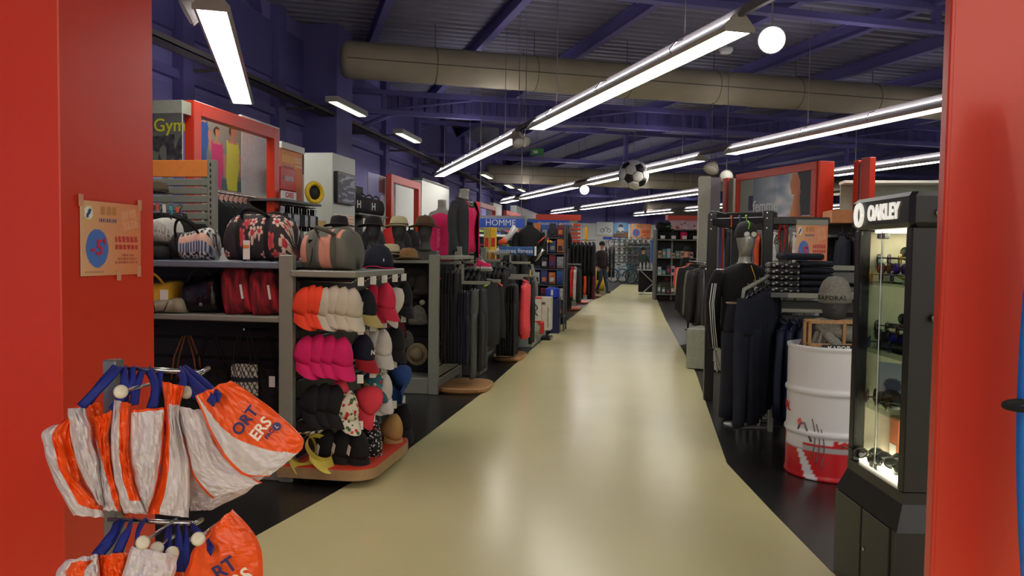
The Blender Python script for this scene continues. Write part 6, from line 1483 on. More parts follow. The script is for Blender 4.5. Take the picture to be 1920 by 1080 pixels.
# black shelves with dark clothes right of the poster
x0, x1, z0, z1 = by(9.0, 1555, 408, 1640, 600); t = thing('dark_shelving', 'black shelving with dark clothes beside the sunglasses cabinet', 'shelving', (x0, 9.0, 0))
for k in range(4): MB().rbox(x0, x1+.6, 9.0, 9.4, .3+k*.45, .33+k*.45, .004).build('shelf', GREYD, t, False, True)
MB().rbox(x0, x1+.6, 9.4, 9.44, 0, z1, .004).build('back_panel', DARK, t, False, True); MB().rbox(x0, x1+.6, 8.96, 9.4, z1-.06, z1+.08, .004).build('canopy', mat('wood_orange', (206, 130, 76), .5), t, False, True); MB().rbox(x0+.22, x1+.6, 8.95, 8.97, z1-.06, z1+.08, .002).build('cream_fascia', mat('cream_fascia', (222, 206, 160), .5), t, False, True)
for i in range(5): garment('jacket', BLACK if i % 2 else NAVY, (x0+.1+i*.09, 8.9, z1-.12), RZ, 'dark coat hanging at the front of the black shelving', 'dark coats black shelving', i, .4, .8, .08)
for i in range(6): folded(x0+.16+.2*(i % 3), 9.14, 1.23+.05*(i//3), BLACK2, 'dark folded garment on the black shelving, %s' % ['lower left', 'lower middle', 'lower right', 'upper left', 'upper middle', 'upper right'][i], 'dark folded garments', .18)

# ================================================================== RED DISPLAY FRAME WITH THE WOMENSWEAR POSTER
def p_femme(u, v):
    n = nz(u*3.2, v*3, 5)+.5*nz(u*7, v*7, 2)
    c = mixc((146, 168, 190), (246, 240, 240), .6+.9*n)
    if v < .35 and u < .35: c = mixc(c, (130, 166, 190), .5)
    if u < .42: c = mixc(c, (104, 122, 140), .75*(1-u/.42)+.25)
    # head tilted back, lit profile, dark hair
    ed = .70+.05*math.sin(v*5)+(.0 if v < .75 else -.03)
    prof_ = .69-.03*max(0, math.sin((v-.55)*9)) if v > .5 else .73-.05*(.5-v)
    if v > .5 and v < .98 and u > prof_ and u < .84: c = mixc((232, 150, 96), (206, 112, 74), (u-prof_)*5)
    if v <= .5 and u > prof_-.02*(.5-v)*4 and u < .86: c = mixc((236, 150, 84), (150, 70, 46), (u-prof_)*6)
    if u > .82-.08*max(0, v-.8)*3+.06*max(0, .4-v) and v > .02: c = (46, 44, 52)
    if math.hypot((u-.815)/.02, (v-.55)/.06) < 1: c = (196, 110, 80)
    return c
zF = 2.85
pr_, pl_ = gz(1533, 302, zF), gz(1378, 327, zF)
dirf = Vector((math.sin(GA), -math.cos(GA), 0)); L = (pr_-pl_).dot(dirf)
pl_ = pr_-dirf*L
t = thing('framed_poster', 'big red frame holding the womenswear sky poster', 'frame', M=TR((pl_.x, pl_.y, 0), math.atan2(dirf.y, dirf.x)))
zb = 2.05; w_ = .12
MB().rbox(0, L, -.02, .12, zF-w_, zF, .004).build('top_beam', RED, t); MB().rbox(0, L, -.02, .12, zb-w_, zb, .004).build('bottom_beam', mat('frame_orange', (226, 130, 70), .4), t)
MB().rbox(0, w_, -.02, .12, zb, zF-w_, .004).build('post', RED, t); MB().rbox(L-w_, L, -.02, .12, zb-.12, zF-w_, .004).build('post', RED, t); MB().rbox(L, L+.06, .0, .25, zb-.12, zF, .004).build('side_wing', RED, t)
xa = w_+.42
M = t.matrix_basis @ frame_from(((xa+L-w_)/2, -.005, (zb+zF-w_)/2), (1, 0, 0)); printed('poster', M, L-w_-xa, zF-w_-zb, 110, 70, p_femme, t, .01)
letters('femme', .26, WHITE, M @ Matrix.Translation((-(L-w_-xa)*.27, -(zF-w_-zb)*.2, .004)), t, .002, .004)
MB().rbox(w_, xa, .0, .02, zb, zF-w_, .002).build('grey_infill', GREY, t); MB().rbox(xa-.14, xa-.01, -.006, .0, zb+.15, zF-w_-.28, .002).build('dark_slot', mat('slot_navy', (40, 38, 80), .5), t); MB().rbox(w_+.02, L-w_, .05, .1, .0, zb-.1, .004).build('backing_wall', mat('backing_grey', (150, 152, 150), .5), t)
# second red frame behind and grey partitions
tr_ = t.matrix_basis
o = thing('display_portal', 'tall dark red frame edge right of the womenswear poster', 'frame', M=tr_ @ Matrix.Translation((L+.35, .35, 0)))
MB().rbox(0, .1, 0, .14, 0, zF-.02, .004).build('post', RED, o); MB().rbox(.16, .34, .0, .1, 0, zF+.0, .004).build('wide_post', RED, o); MB().rbox(.1, .16, .02, .08, 0, zF-.05, .004).build('steel_strip', STEEL, o)
o = thing('display_portal', 'narrow red upright left of the womenswear poster', 'frame', M=tr_ @ Matrix.Translation((-.55, .05, 0)))
MB().rbox(0, .16, 0, .12, 0, zF-.02, .004).build('post', RED, o); MB().rbox(.2, .36, .0, .1, 0, zF-.05, .004).build('grey_upright', GREY, o)
p0, p1 = at(1312, 330, 14.2), at(1346, 328, 14.2)
o = thing('white_column', 'tall pale grey column at the corner of the womenswear area', 'column', (p0.x, p0.y, 0)); MB().rbox(0, p1.x-p0.x-.12, 0, .35, 0, p0.z, .005).build('face', mat('pale_column', (186, 186, 172), .5), o); MB().rbox(p1.x-p0.x-.12, p1.x-p0.x+.05, .02, .35, 0, p0.z-.02, .005).build('grey_side', mat('lilac_grey', (136, 132, 140), .5), o)
o = thing('wall_cabinet', 'cream shelf box high above the sunglasses cabinet', 'shelf box', M=TR(at(1575, 400, 12.5), 0)); MB().box(0, 1.9, 0, .05, -1.2, .46).build('back', mat('sage_board', (150, 158, 142), .5), o)
MB().rbox(-.03, 1.9, -.35, .0, .44, .48, .004).build('top', CARD, o); MB().rbox(.28, .33, -.35, 0, -.1, .44, .004).build('side', CARD, o); MB().rbox(0, 1.9, -.3, 0, -.1, -.06, .004).build('shelf', CARD, o); MB().box(.0, 1.9, 0, .05, -at(1575, 400, 12.5).z, -1.2).build('lower_panel', WHITE, o)

# ================================================================== LEFT, FURTHER ALONG THE AISLE
XA = gz(1020, 635).x-.02
# low grey plinth with boxes
a = gz(990, 652); 
t = thing('low_plinth', 'low grey plinth with cartons at the aisle edge', 'plinth', (XA-.55, a.y, 0)); MB().rbox(XA-.75, XA, a.y, a.y+1.75, 0, .17, .008).build('plinth', mat('plinth_grey', (150, 156, 152), .4), t, False, True)
MB().rbox(XA-.74, XA-.01, a.y+.01, a.y+1.74, .17, .175, .001).build('top_sheet', GREY, t, False, True)
BR2 = mat('carton_red', (206, 44, 40), .5); BW2 = mat('carton_white', (220, 216, 206), .5)
def cart(px, py, w, d, h, m, label, D, z, rz=0, extra=None):
    p = at(px, py, D); t = thing('carton', label, 'carton', (p.x, p.y, z), rz); MB().rbox(-w/2, w/2, -d/2, d/2, 0, h, .006).build('box', m, t)
    if extra: extra(t)
    return t
def ex1(t):
    MB().box(.0, .155, -.153, -.15, .02, .36).build('white_panel', BW2, t); MB().tube([(.06, -.155, .28), (.1, -.155, .22), (.05, -.155, .16), (.1, -.155, .1)], .008, 5).build('figure_print', BLKPL, t)
cart(997, 580, .31, .3, .38, BR2, 'red and white carton on the low plinth', 12.6, .36, .1, ex1)
cart(1000, 610, .34, .3, .18, BR2, 'red carton lying under the red and white one', 12.6, .175, .1)
def ex2(t):
    for x in (-.07, .09): MB().rbox(x-.008, x+.008, -.148, -.138, .05, .38, .003).build('rib', GREY, t)
    MB().box(-.02, .04, -.146, -.14, .42, .46).build('mark', GREYD, t)
cart(1019, 600, .27, .28, .54, mat('cool_box_white', (214, 214, 196), .4), 'tall off-white container with two ribs on the plinth', 13.2, .175, 0, ex2)
t = thing('kettlebell_bag', 'clear bag of orange and green items leaning on the plinth', 'bag', at(997, 632, 12.2).xy.to_3d()+Vector((0, 0, .175))); MB().lathe([(.1, 0), (.13, .06), (.12, .14), (.07, .2), (.02, .23)], 16, wob=lambda p, a: p*(1+.1*nz(p.x*9, p.y*9, p.z*9))).build('pouch', flower_mat('bag_mix', (150, 150, 140), [(214, 80, 50), (70, 110, 60), (200, 200, 190)], 18, .4), t, True); MB().tube([(-.05, 0, .2), (0, 0, .29), (.05, 0, .2)], .008, 6).build('loop', CORAL, t, True)
def blue_bin(px, D, label):
    p = at(px, 560, D); t = thing('blue_bin', label, 'bin', (p.x, p.y, 0)); MB().rbox(-.14, .14, -.13, .13, 0, .62, .01).build('body', mat('bin_blue', (20, 28, 80), .5), t)
    MB().rbox(-.12, .12, -.11, .11, .62, .82, .03).build('contents', mat('bin_blue2', (30, 60, 190), .5), t); MB().box(-.02, .02, -.115, -.11, .68, .78).build('mark', WHITE, t)
blue_bin(1036, 14.4, 'dark blue upright container beside the accessory tower')
# tower of small accessories
p = at(1030, 520, 14.9); tx, ty = p.x, p.y
t = thing('accessory_tower', 'tall wire tower full of small packaged accessories', 'display tower', (tx, ty, 0))
for x in (-.3, .3):
    for y in (-.22, .22): MB().rbox(x-.015, x+.015, y-.015, y+.015, 0, 1.95, .003).build('post', GREYD, t)
for k in range(6): MB().rbox(-.3, .3, -.2, .2, .25+k*.29, .27+k*.29, .003).build('tray', GREYD, t)
MB().rbox(-.29, .29, .19, .21, .1, 1.9, .003).build('back_panel', mat('tower_navy', (30, 32, 70), .6), t)
MB().lathe([(.001, 0), (.16, 0), (.16, .02), (.12, .05), (.001, .06)], 16, c=(-.08, -.24, 1.62), sy=.3).build('yellow_sign', YELL, t, True)
pc_ = [mat('pk_%d' % i, c, .45, var=.45, scale=30) for i, c in enumerate([(60, 66, 130), (150, 150, 160), (40, 40, 50), (206, 120, 60), (190, 190, 196), (120, 40, 60), (50, 90, 160)])]
for k in range(6):
    for i in range(4):
        o = thing('accessory_pack', 'small packaged accessory on the tower, level %s from below, %s column' % (['one', 'two', 'three', 'four', 'five', 'six'][k], ['first', 'second', 'third', 'fourth'][i]), 'pack', (tx-.22+.145*i, ty-.2, .29+k*.29), 0, 'accessories on the tower')
        MB().rbox(-.06, .06, 0, .05, 0, .21+.03*((i+k) % 2), .004).build('card', pc_[(i*3+k*2) % 7], o); MB().rbox(-.04, .04, -.03, 0, .03, .12, .012).build('blister', pc_[(i+k) % 5], o)
# signs hung above
def sign(px0, py0, px1, py1, D, label, body, m, size=.75, shift=0, rz=0.0, bold=0.0):
    a, b = at(px0, py0, D), at(px1, py1, D); wd = (b-a).to_2d().length; ht = abs(a.z-b.z)
    c = (a+b)/2; t = thing('department_sign', label, 'sign', (c.x, c.y, c.z), YAW+rz); MB().rbox(-wd/2, wd/2, 0, .04, -ht/2, ht/2, .005).build('board', m, t)
    letters(body, ht*size, WHITE, t.matrix_basis @ frame_from((shift*wd, -.002, 0), (1, 0, 0)), t, .002, bold)
    return t
o = sign(893, 409, 984, 427, 15.5, 'bright blue sign with white HOMME lettering', 'HOMME', BLUEP, .95, 0, 0, 0)
for x in (-.4, .4): MB().cyl((x, .02, .09), (x, .02, 5.4-o.location.z), .006, n=5).build('wire', RAIL, o)
o = sign(936, 462, 1000, 479, 11.9, 'dark blue sign reading the end of accessoires fitness', 'accessoires fitness', mat('sign_petrol', (34, 86, 150), .5), .7, -.16); MB().rbox(-.02, .02, .04, .08, -o.location.z, 0, .003).build('stem', GREY, o); MB().rbox(.27, .3, -.004, .03, -.07, .07, .003).build('end_cap', CARD, o)
o = sign(985, 412, 1068, 425, 21, 'long blue sign above the running shoe wall', 'chaussures running', BLUEP, .75, .18)
MB().rbox(-.02, .02, .04, .08, -o.location.z, 0, .003).build('stem', GREY, o)
# shoe walls (shelving with single shoes)
def shoe_wall(px0, px1, D, zs, label, n, seed, depth=.35, back=None):
    a, b = at(px0, 470, D), at(px1, 470, D); wd = (b-a).to_2d().length
    t = thing('shoe_wall', label, 'shelving', (a.x, a.y, 0), YAW); MB().rbox(0, wd, depth, depth+.04, 0, zs[-1]+.45, .004).build('back_panel', back or mat('shoe_wall_grey', (120, 118, 134), .6), t)
    for z in zs: MB().rbox(0, wd, 0, depth, z-.03, z, .004).build('shelf', CARD, t)
    for x in (0, wd): MB().rbox(x-.02, x+.02, 0, depth, 0, zs[-1]+.45, .004).build('side', GREY, t)
    rr = random.Random(seed); cs_ = [BLACK2, NAVY, PINK, CORAL, mat('shoe_grey', (130, 132, 140), .7), mat('shoe_blue', (50, 90, 170), .7), BLACK, mat('shoe_lime', (170, 200, 60), .7)]
    pro = []
    for m in cs_:
        q = thing('sports_shoe', 'x', 'shoe'); shoe(q, 0, 0, 0, 0, m, WHITE); pro.append(q)
    used = set()
    rown = ['lowest', 'second', 'third', 'fourth', 'top']
    cn = ['charcoal', 'navy', 'pink', 'coral', 'grey', 'blue', 'black', 'lime']
    for k, z in enumerate(zs):
        for i in range(n):
            j = rr.randrange(8); M = TR((a.x, a.y, 0), YAW) @ TR((wd*(i+.5)/n, .17, z), 1.2)
            lab = '%s sports shoe on the %s shelf of %s, place %s from left' % (cn[j], rown[k], label.split(',')[0][:40], ['one', 'two', 'three', 'four', 'five', 'six', 'seven', 'eight', 'nine', 'ten'][i])
            if j not in used: used.add(j); pro[j].matrix_basis = M; pro[j]['label'] = lab; pro[j]['group'] = 'shoes on the walls'
            else: dup(pro[j], M, lab, 'shoes on the walls')
    for j, q in enumerate(pro):
        if j not in used:
            for ch in list(q.children): bpy.data.objects.remove(ch)
            bpy.data.objects.remove(q)
shoe_wall(893, 985, 17.5, (.9, 1.2, 1.5, 1.8), 'menswear shoe wall', 9, 3)
shoe_wall(990, 1066, 22.5, (.9, 1.25, 1.6, 1.95), 'running shoe wall', 8, 5)
a = at(1068, 420, 21.5); t = thing('slatted_divider', 'grey slatted end panel with red stripes right of the running sign', 'panel', (a.x, a.y, 0), YAW); MB().rbox(0, .22, 0, .5, 0, a.z+.1, .005).build('panel', GREY, t)
for k in range(5): MB().rbox(.03, .3, -.012, 0, a.z-.5+k*.11, a.z-.44+k*.11, .003).build('red_slat', RED, t)
MB().rbox(-.9, .3, -.02, .5, a.z+.1, a.z+.25, .005).build('red_header', RED, t)
# yellow fitness bars, arm machine and dark busts near the fitness sign
for i, (px, py, c, lab) in enumerate(((913, 440, (190, 170, 80), 'pale yellow boxed bar standing upright under the menswear sign'), (925, 440, (236, 190, 40), 'bright yellow boxed bar standing upright under the menswear sign'))):
    p = at(px, py+30, 12.4); t = thing('boxed_bar', lab, 'box', (p.x, p.y, 1.2)); MB().rbox(-.045, .045, -.03, .03, 0, .62, .004).build('carton', mat('carton_y%d' % i, c, .45), t); MB().box(-.03, .03, -.032, -.03, .32, .46).build('print', BR2, t); MB().box(-.03, .03, -.032, -.03, .12, .24).build('print_low', mat('print_brown', (150, 90, 40), .5), t)
p = at(919, 500, 12.4); solo('support_shelf', MB().rbox(p.x-.25, p.x+.25, p.y-.15, p.y+.2, 1.16, 1.2, .004).rbox(p.x-.02, p.x+.02, p.y, p.y+.04, 0, 1.16, .003), GREY, 'small grey stand under the yellow boxed bars', 'stand')
p = at(955, 440, 12.8); t = thing('leg_form', 'clear leg form with orange sock above the fitness sign', 'leg form', M=TR((p.x, p.y, p.z-.08), .3)); MB().tube([(-.16, 0, -.05), (-.08, 0, -.02), (.0, 0, .06), (.1, 0, .2)], [.03, .045, .045, .06], 10).build('leg', mat('clear_grey', (190, 192, 190), .15), t, True); MB().tube([(-.17, 0, -.06), (-.1, 0, -.03), (-.06, 0, 0)], [.035, .05, .05], 10).build('sock', mat('sock_orange', (236, 90, 50), .6), t, True); MB().cyl((.0, .03, -.1), (0, .03, -p.z+.08), .012).build('stem', STEEL, t)
def bust(px, py, D, m, label, sc=1.0):
    p = at(px, py, D); t = thing('torso_form', label, 'torso form', M=TR((p.x, p.y, p.z-.62*sc), .3) @ Matrix.Scale(sc, 4)); torso(t, m)
    MB().loft(stack_rings([(-.05, .19, .14, 0, 0), (.26, .18, .125, 0, -.005), (.42, .2, .13, 0, -.01), (.5, .21, .12, 0, 0), (.56, .15, .09, 0, .005), (.6, .085, .075, 0, .01), (.64, .06, .062, 0, .01)], 22)).build('garment', m, t, True)
    for sd in (-1, 1): limb(t, [(sd*.19, 0, .5), (sd*.245, 0, .36), (sd*.25, -.02, .12)], (.07, .05), m, 'sleeve')
    MB().cyl((0, 0, -.06), (0, 0, -(p.z-.62*sc)/sc), .02).build('stand', STEEL, t); return t
bust(993, 424, 13.6, BLACK, 'black zipped top on a torso form beside the fitness sign'); o = bust(1050, 428, 16, BLACK, 'black T-shirt with red letter on a torso form', .8); letters('H', .2, RB, o.matrix_basis @ frame_from((.06, -.16, .3), (1, 0, 0)), o, .004, .004)
MB().loft(stack_rings([(.62, .05, .055, 0, .01), (.75, .05, .055, .04, .01)], 16)).build('neck', MANQ, o, True)
p = at(1008, 500, 13.3); t = thing('rowing_handle', 'black and steel exercise machine arm by the fitness sign', 'exercise machine', (p.x, p.y, 0)); MB().tube([(0, 0, .0), (-.02, 0, .9), (-.1, 0, 1.25)], .05, 8, flat=.6).build('column', mat('machine_grey', (120, 122, 116), .4), t, True); MB().tube([(-.1, -.02, 1.2), (-.2, -.02, 1.3), (-.1, -.02, 1.42), (.1, -.02, 1.55), (.16, -.02, 1.75)], .025, 8).build('arm', BLKPL, t, True); MB().tube([(-.05, -.05, 1.3), (.05, -.05, 1.42), (.1, -.05, 1.5)], .03, 8).build('chrome_grip', CHROME, t, True); MB().tube([(.0, -.02, 1.6), (.14, -.02, 1.72), (.2, -.02, 1.62)], .012, 6).build('orange_cord', OH, t, True); MB().rbox(-.2, .25, -.2, .2, 0, .05, .01).build('foot', BLKPL, t)
for i, (px, py, m, lab) in enumerate(((965, 480, mat('mat_teal', (50, 130, 150), .8), 'rolled teal mat standing under the fitness sign'), (980, 485, BLACK, 'rolled black mat standing under the fitness sign'), (950, 482, mat('mat_grey', (96, 96, 92), .8), 'grey padded roll beside the teal mat'))):
    p = at(px, py, 12.3); solo('rolled_mat', MB().lathe([(.001, .85), (.07, .85), (.075, .9), (.075, 1.35), (.07, 1.38), (.03, 1.37), (.001, 1.32)], 16, c=(p.x, p.y, 0)), m, lab, 'mat', smooth=True)
p = at(965, 560, 12.3); solo('mat_bin', MB().rbox(p.x-.3, p.x+.3, p.y-.15, p.y+.15, 0, .85, .01), BLACK2, 'dark bin holding the rolled mats', 'bin')
# rows of rails towards the far end
for i, (px0, px1, py, c, lab) in enumerate(((1032, 1058, 598, (196, 160, 116), 'small pale wooden foot behind the accessory tower'), (1060, 1090, 580, (206, 110, 90), 'reddish wooden foot under the far teal jacket'), (1080, 1104, 568, (206, 120, 100), 'salmon coloured foot behind the teal jacket'), (1104, 1128, 556, (150, 110, 80), 'brown foot beside the walking man'))):
    o = wood_foot(px0, px1, py, lab, .5); o.children[0].data.materials[0] = mat('foot_%d' % i, c, .5)
TEAL = cloth('teal_cloth', (40, 100, 130)); ORG = cloth('orange_cloth', (240, 90, 60)); MRN = cloth('maroon2_cloth', (90, 24, 40)); WHT = cloth('white_cloth', (226, 222, 214))
def far_rail(px, D, z, items, label, dx=.07):
    p = at(px, 500, D); t = thing('far_rail', label, 'clothes rail', (p.x, p.y, 0)); n = len(items); MB().cyl((p.x-.1, p.y, z), (p.x+dx*n, p.y, z), .014).build('bar', GREY, t, True, True); MB().cyl((p.x-.1, p.y, 0), (p.x-.1, p.y, z+.1), .025).build('post', GREYD, t, True, True)
    for i, (k, m, lab, g, h) in enumerate(items): garment(k, m, (p.x+dx*(i+.5), p.y, z), RZ, lab, g, i, .44, h, .09)
far_rail(1052, 17.0, 1.2, [('trousers', BLACK, 'black trousers right of the accessory tower', 'black trousers tower', .95)]*3+[('jacket', RB, 'red jacket right of the accessory tower', None, .7), ('jacket', WHT, 'white jacket right of the accessory tower', None, .75), ('jacket', BLACK2, 'charcoal jacket left of the teal one', None, .8)], 'rail right of the accessory tower')
far_rail(1066, 19.0, 1.75, [('jacket', BLACK, 'black winter jacket in the high row before the walking man', 'high black jackets', .85)]*7, 'high rail of black winter jackets', .09)
far_rail(1072, 20.0, 1.2, [('jacket', TEAL, 'teal blue fleece hanging over the reddish foot', None, .95), ('jacket', ORG, 'orange jacket between the teal fleece and dark coats', None, .9), ('jacket', BLACK2, 'dark coat with white trim right of the orange jacket', None, .9), ('jacket', ORG, 'second orange jacket further right', None, .8), ('jacket', BLACK, 'black jacket right of the second orange one', None, .9), ('jacket', MRN, 'maroon jacket just left of the walking man', None, .9)], 'rail of teal and orange jackets', .1)
far_rail(1088, 31.0, 1.5, [('jacket', MRN, 'maroon jacket behind the walking man', None, 1.1), ('jacket', BLACK, 'black jacket behind the walking man', 'black far jackets', 1.1), ('jacket', YELL, 'yellow jacket behind the walking man', None, 1.1), ('jacket', BLACK, 'black jacket behind the walking man', 'black far jackets', 1.1)], 'rail hidden behind the walking man', .2)
far_rail(1132, 33.0, 1.75, [('jacket', BLACK, 'black coat in the dark group right of the walking man', 'dark far coats', 1.3)]*3, 'rail of dark coats right of the walking man', .16)
p = at(1119, 530, 31.5); t = thing('yellow_jacket_stand', 'yellow jacket lying over a low stand behind the man', 'jacket', (p.x, p.y, 0)); MB().loft(stack_rings([(.0, .28, .2, 0, 0), (.3, .26, .18, 0, 0), (.6, .18, .12, .02, 0), (.75, .08, .06, .03, 0)], 16)).build('cloth', YELL, t, True); MB().loft(stack_rings([(0, .06, .08, .25, 0), (.4, .06, .08, .22, 0), (.6, .05, .06, .18, 0)], 12)).build('sleeve', YELL, t, True)
# dark display gondolas carrying the far rails
for i, (px, D, L, lab) in enumerate(((1030, 17.5, 1.2, 'dark gondola behind the accessory tower'), (1050, 20.5, 1.4, 'dark gondola behind the teal fleece'), (1085, 26.5, 1.6, 'dark gondola left of the walking man'))):
    p = at(px, 500, D); t = thing('dark_gondola', lab, 'gondola', (p.x-.9, p.y, 0)); MB().rbox(0, .9, 0, .1, 0, 1.7, .01).build('panel', BLACK2, t); MB().rbox(0, .9, -.02, .12, 1.7, 1.76, .01).build('cap_rail', GREY, t)
    for k in range(4): garment('jacket', [BLACK, BLACK2, NAVY, BLACK][k], (p.x-.75+.2*k, p.y-.12, 1.6), 0, 'dark jacket on the %s' % lab, 'front-facing jackets %d' % i, k, .4, .8, .08)
# orange-yellow pole frame left of the bike posters
p = at(1099, 425, 26); t = thing('price_pole', 'grey and orange pole arm above the far jackets', 'pole', (p.x, p.y, 0)); MB().tube([(0, 0, 0), (0, 0, p.z), (-.35, 0, p.z)], .03, 6).build('pole', GREY, t); MB().rbox(-.04, .06, -.04, .04, p.z-.5, p.z, .01).build('orange_sleeve', mat('sleeve_orange', (240, 170, 40), .5), t)

# ================================================================== FAR END: BIKES, POSTERS, BACK WALL
def G(e, v, z=0): return grid(e, v, z)
def px_at_v(px, py, v):
    """point of the pixel ray on the plane of constant grid v"""
    d = ray(px, py); n = Vector((-math.sin(GA), math.cos(GA), 0)); return CAM+d*((v-CAM.dot(n))/d.dot(n))
VB = 39.3; gx = Vector((math.cos(GA), math.sin(GA), 0))
q0, q1 = px_at_v(1000, 416, VB), px_at_v(1310, 420, VB)
n = 7
wbk = None
for k in range(n):
    a = q0.lerp(q1, k/n); b = q0.lerp(q1, (k+1)/n); L = (b-a).length
    o = MB().rbox(.01, L-.01, 0, .05, 0, q0.z, .004, M=TR((a.x, a.y, 0), GA)).build('display_board', WHITE); o['kind'] = 'structure'
def wallpic(px0, py0, px1, py1, fn, label, nx=40, ny=40):
    a, b = px_at_v(px0, py0, VB-.04), px_at_v(px1, py1, VB-.04); c = (a+b)/2; wd = (b-a).to_2d().length; M = frame_from(c, gx); t = thing('wall_poster', label, 'poster', M=M); printed('photo', M, wd, abs(a.z-b.z), nx, ny, fn, t, .02); return t
def p_bike1(u, v):
    c = (230, 234, 232)
    for cx in (.35, .75):
        d = math.hypot((u-cx), (v-.4)*1.0)
        if .1 < d < .14: c = (90, 96, 96)
    if abs((v-.4)-(u-.35)*.9) < .02 and .35 < u < .6 or abs((v-.62)) < .02 and .5 < u < .75 or abs((v-.62)+(u-.6)*1.4) < .03 and .6 < u < .75: c = (90, 96, 96)
    if v < .12: c = (224, 200, 176)
    return c
def p_bike2(u, v):
    c = mixc((150, 196, 226), (70, 130, 190), abs(u-.4)*1.2+.3*(v-.5))
    if v < .3+.3*max(0, u-.4): c = (128, 92, 70)
    if math.hypot((u-.5)/.14, (v-.78)/.12) < 1: c = (60, 60, 80)
    if math.hypot((u-.5)/.2, (v-.55)/.16) < 1: c = (226, 228, 232)
    for cx in (.33, .62):
        d = math.hypot(u-cx, v-.35)
        if d < .13: c = (40, 40, 44)
        if d < .1: c = (140, 130, 120)
    return c
wallpic(1119, 416, 1149, 443, p_bike1, 'white poster of a bicycle on the back wall'); wallpic(1150, 417, 1178, 447, p_bike2, 'blue poster of a mountain biker on the back wall')
a, b = px_at_v(1184, 419, VB-.06), px_at_v(1220, 447, VB-.06); M = frame_from((a+b)/2, gx); promo_poster(M, (b-a).to_2d().length, abs(a.z-b.z), 'orange discount banner on the back wall beside the biker poster')
a, b = px_at_v(1131, 444, VB-.3), px_at_v(1162, 449, VB-.3); o = thing('department_sign', 'low blue sign under the bicycle posters', 'sign', M=frame_from((a+b)/2, gx)); wd = (b-a).to_2d().length; MB().rbox(-wd/2, wd/2, -.07, .07, -.03, 0, .004).build('board', BLUEP, o); MB().box(.05, .4, -.03, .03, 0, .003).build('pale_strip', WHITE, o)
# bicycles
TYRE = mat('tyre', (24, 24, 24), .7); RIM = mat('rim_grey', (150, 152, 156), .35, .5)
def bike(M, m, label, group, small=False):
    t = thing('bicycle', label, 'bicycle', M=M, group=group); r = .34
    for x in (-.52, .52):
        w_ = MB().tube([(x+r*math.cos(a), 0, r+r*math.sin(a)) for a in [2*math.pi*k/20 for k in range(21)]], .022, 6).build('wheel', TYRE, t, True)
        MB().tube([(x+(r-.03)*math.cos(a), 0, r+(r-.03)*math.sin(a)) for a in [2*math.pi*k/20 for k in range(21)]], .012, 5).build('rim', RIM, w_, True)
        b = MB()
        for k in range(5): c, s_ = math.cos(k*math.pi/5)*(r-.03), math.sin(k*math.pi/5)*(r-.03); b.cyl((x-c, 0, r-s_), (x+c, 0, r+s_), .004, n=4)
        b.build('spokes', RIM, w_)
    b = MB()
    for p, q in (((-.1, 0, .32), (-.2, 0, .82)), ((-.1, 0, .32), (.36, 0, .78)), ((-.19, 0, .76), (.34, 0, .86)), ((-.52, 0, .34), (-.1, 0, .32)), ((-.52, 0, .34), (-.19, 0, .76)), ((.33, 0, .9), (.38, 0, .74))): b.cyl(p, q, .02, n=6)
    b.build('frame', m, t, True); MB().cyl((.38, 0, .74), (.52, 0, .34), .018, n=6).build('fork', m, t, True)
    MB().tube([(.36, -.28, .98), (.33, -.1, .96), (.33, .1, .96), (.36, .28, .98)], .014, 6).build('handlebar', BLKPL, t, True); MB().loft(stack_rings([(.86, .11, .05, -.21, 0), (.89, .13, .07, -.22, 0), (.91, .1, .05, -.22, 0)], 10)).build('saddle', BLKPL, t, True)
    MB().tube([(-.1+.09*math.cos(a), .03, .32+.09*math.sin(a)) for a in [2*math.pi*k/12 for k in range(13)]], .012, 5).build('crank', STEEL, t, True)
    return t
bc = [(70, 150, 190), (40, 40, 44), (190, 192, 190), (60, 60, 66), (150, 40, 40), (30, 30, 34), (170, 190, 60), (40, 70, 110)]
BMt = [mat('bike_%d' % i, c, .35) for i, c in enumerate(bc)]
bn = ['light blue', 'black', 'silver', 'dark grey', 'red', 'matt black', 'lime', 'navy']
p = gz(1212, 528); 
e0 = p.dot(gx); v0 = -p.x*math.sin(GA)+p.y*math.cos(GA)
v0 = min(v0, 37.5)
first = None; protos = {}
def put_bike(i, M, label, group):
    j = i % 8
    if j in protos: return dup(protos[j], M, label, group)
    protos[j] = bike(M, BMt[j], label, group); return protos[j]
pa_ = px_at_v(1150, 510, 36.0).dot(gx)
for i in range(9):
    q = G(pa_+.55+i*.5, 36.2); put_bike(i, TR((q.x, q.y, .0), GA-.95), '%s bicycle on the floor of the bike stand, %s from the left' % (bn[i % 8], ['first', 'second', 'third', 'fourth', 'fifth', 'sixth', 'seventh', 'eighth', 'ninth'][i]), 'bicycles on the floor')
t = thing('bike_rack', 'steel rack of three tiers carrying the hung-up bicycles', 'rack', px_at_v(1150, 480, 37.8).xy.to_3d(), GA)
for r_ in range(3):
    z = .98+r_*.42; a, b = px_at_v(1150, 480, 37.8), px_at_v(1222, 480, 37.8)
    L = (b-a).to_2d().length; MB().rbox(0, L, -.1, .3, z-.05, z, .004).build('tier', GREY, t)
    for x in ((0.0, L) if r_ == 2 else ()): MB().rbox(x-.03, x+.03, .2, .26, 0, z, .004).build('post', GREY, t)
    for i in range(7):
        q = a.lerp(b, (i+.5)/7); put_bike(i+r_*3+1, TR((q.x, q.y, z), GA-.6) @ Matrix.Scale(.5, 4), '%s bicycle on the %s rack tier, %s from the left' % (bn[(i+r_*3+1) % 8], ['lower', 'middle', 'upper'][r_], ['first', 'second', 'third', 'fourth', 'fifth', 'sixth', 'seventh'][i]), 'bicycles on the rack tiers')
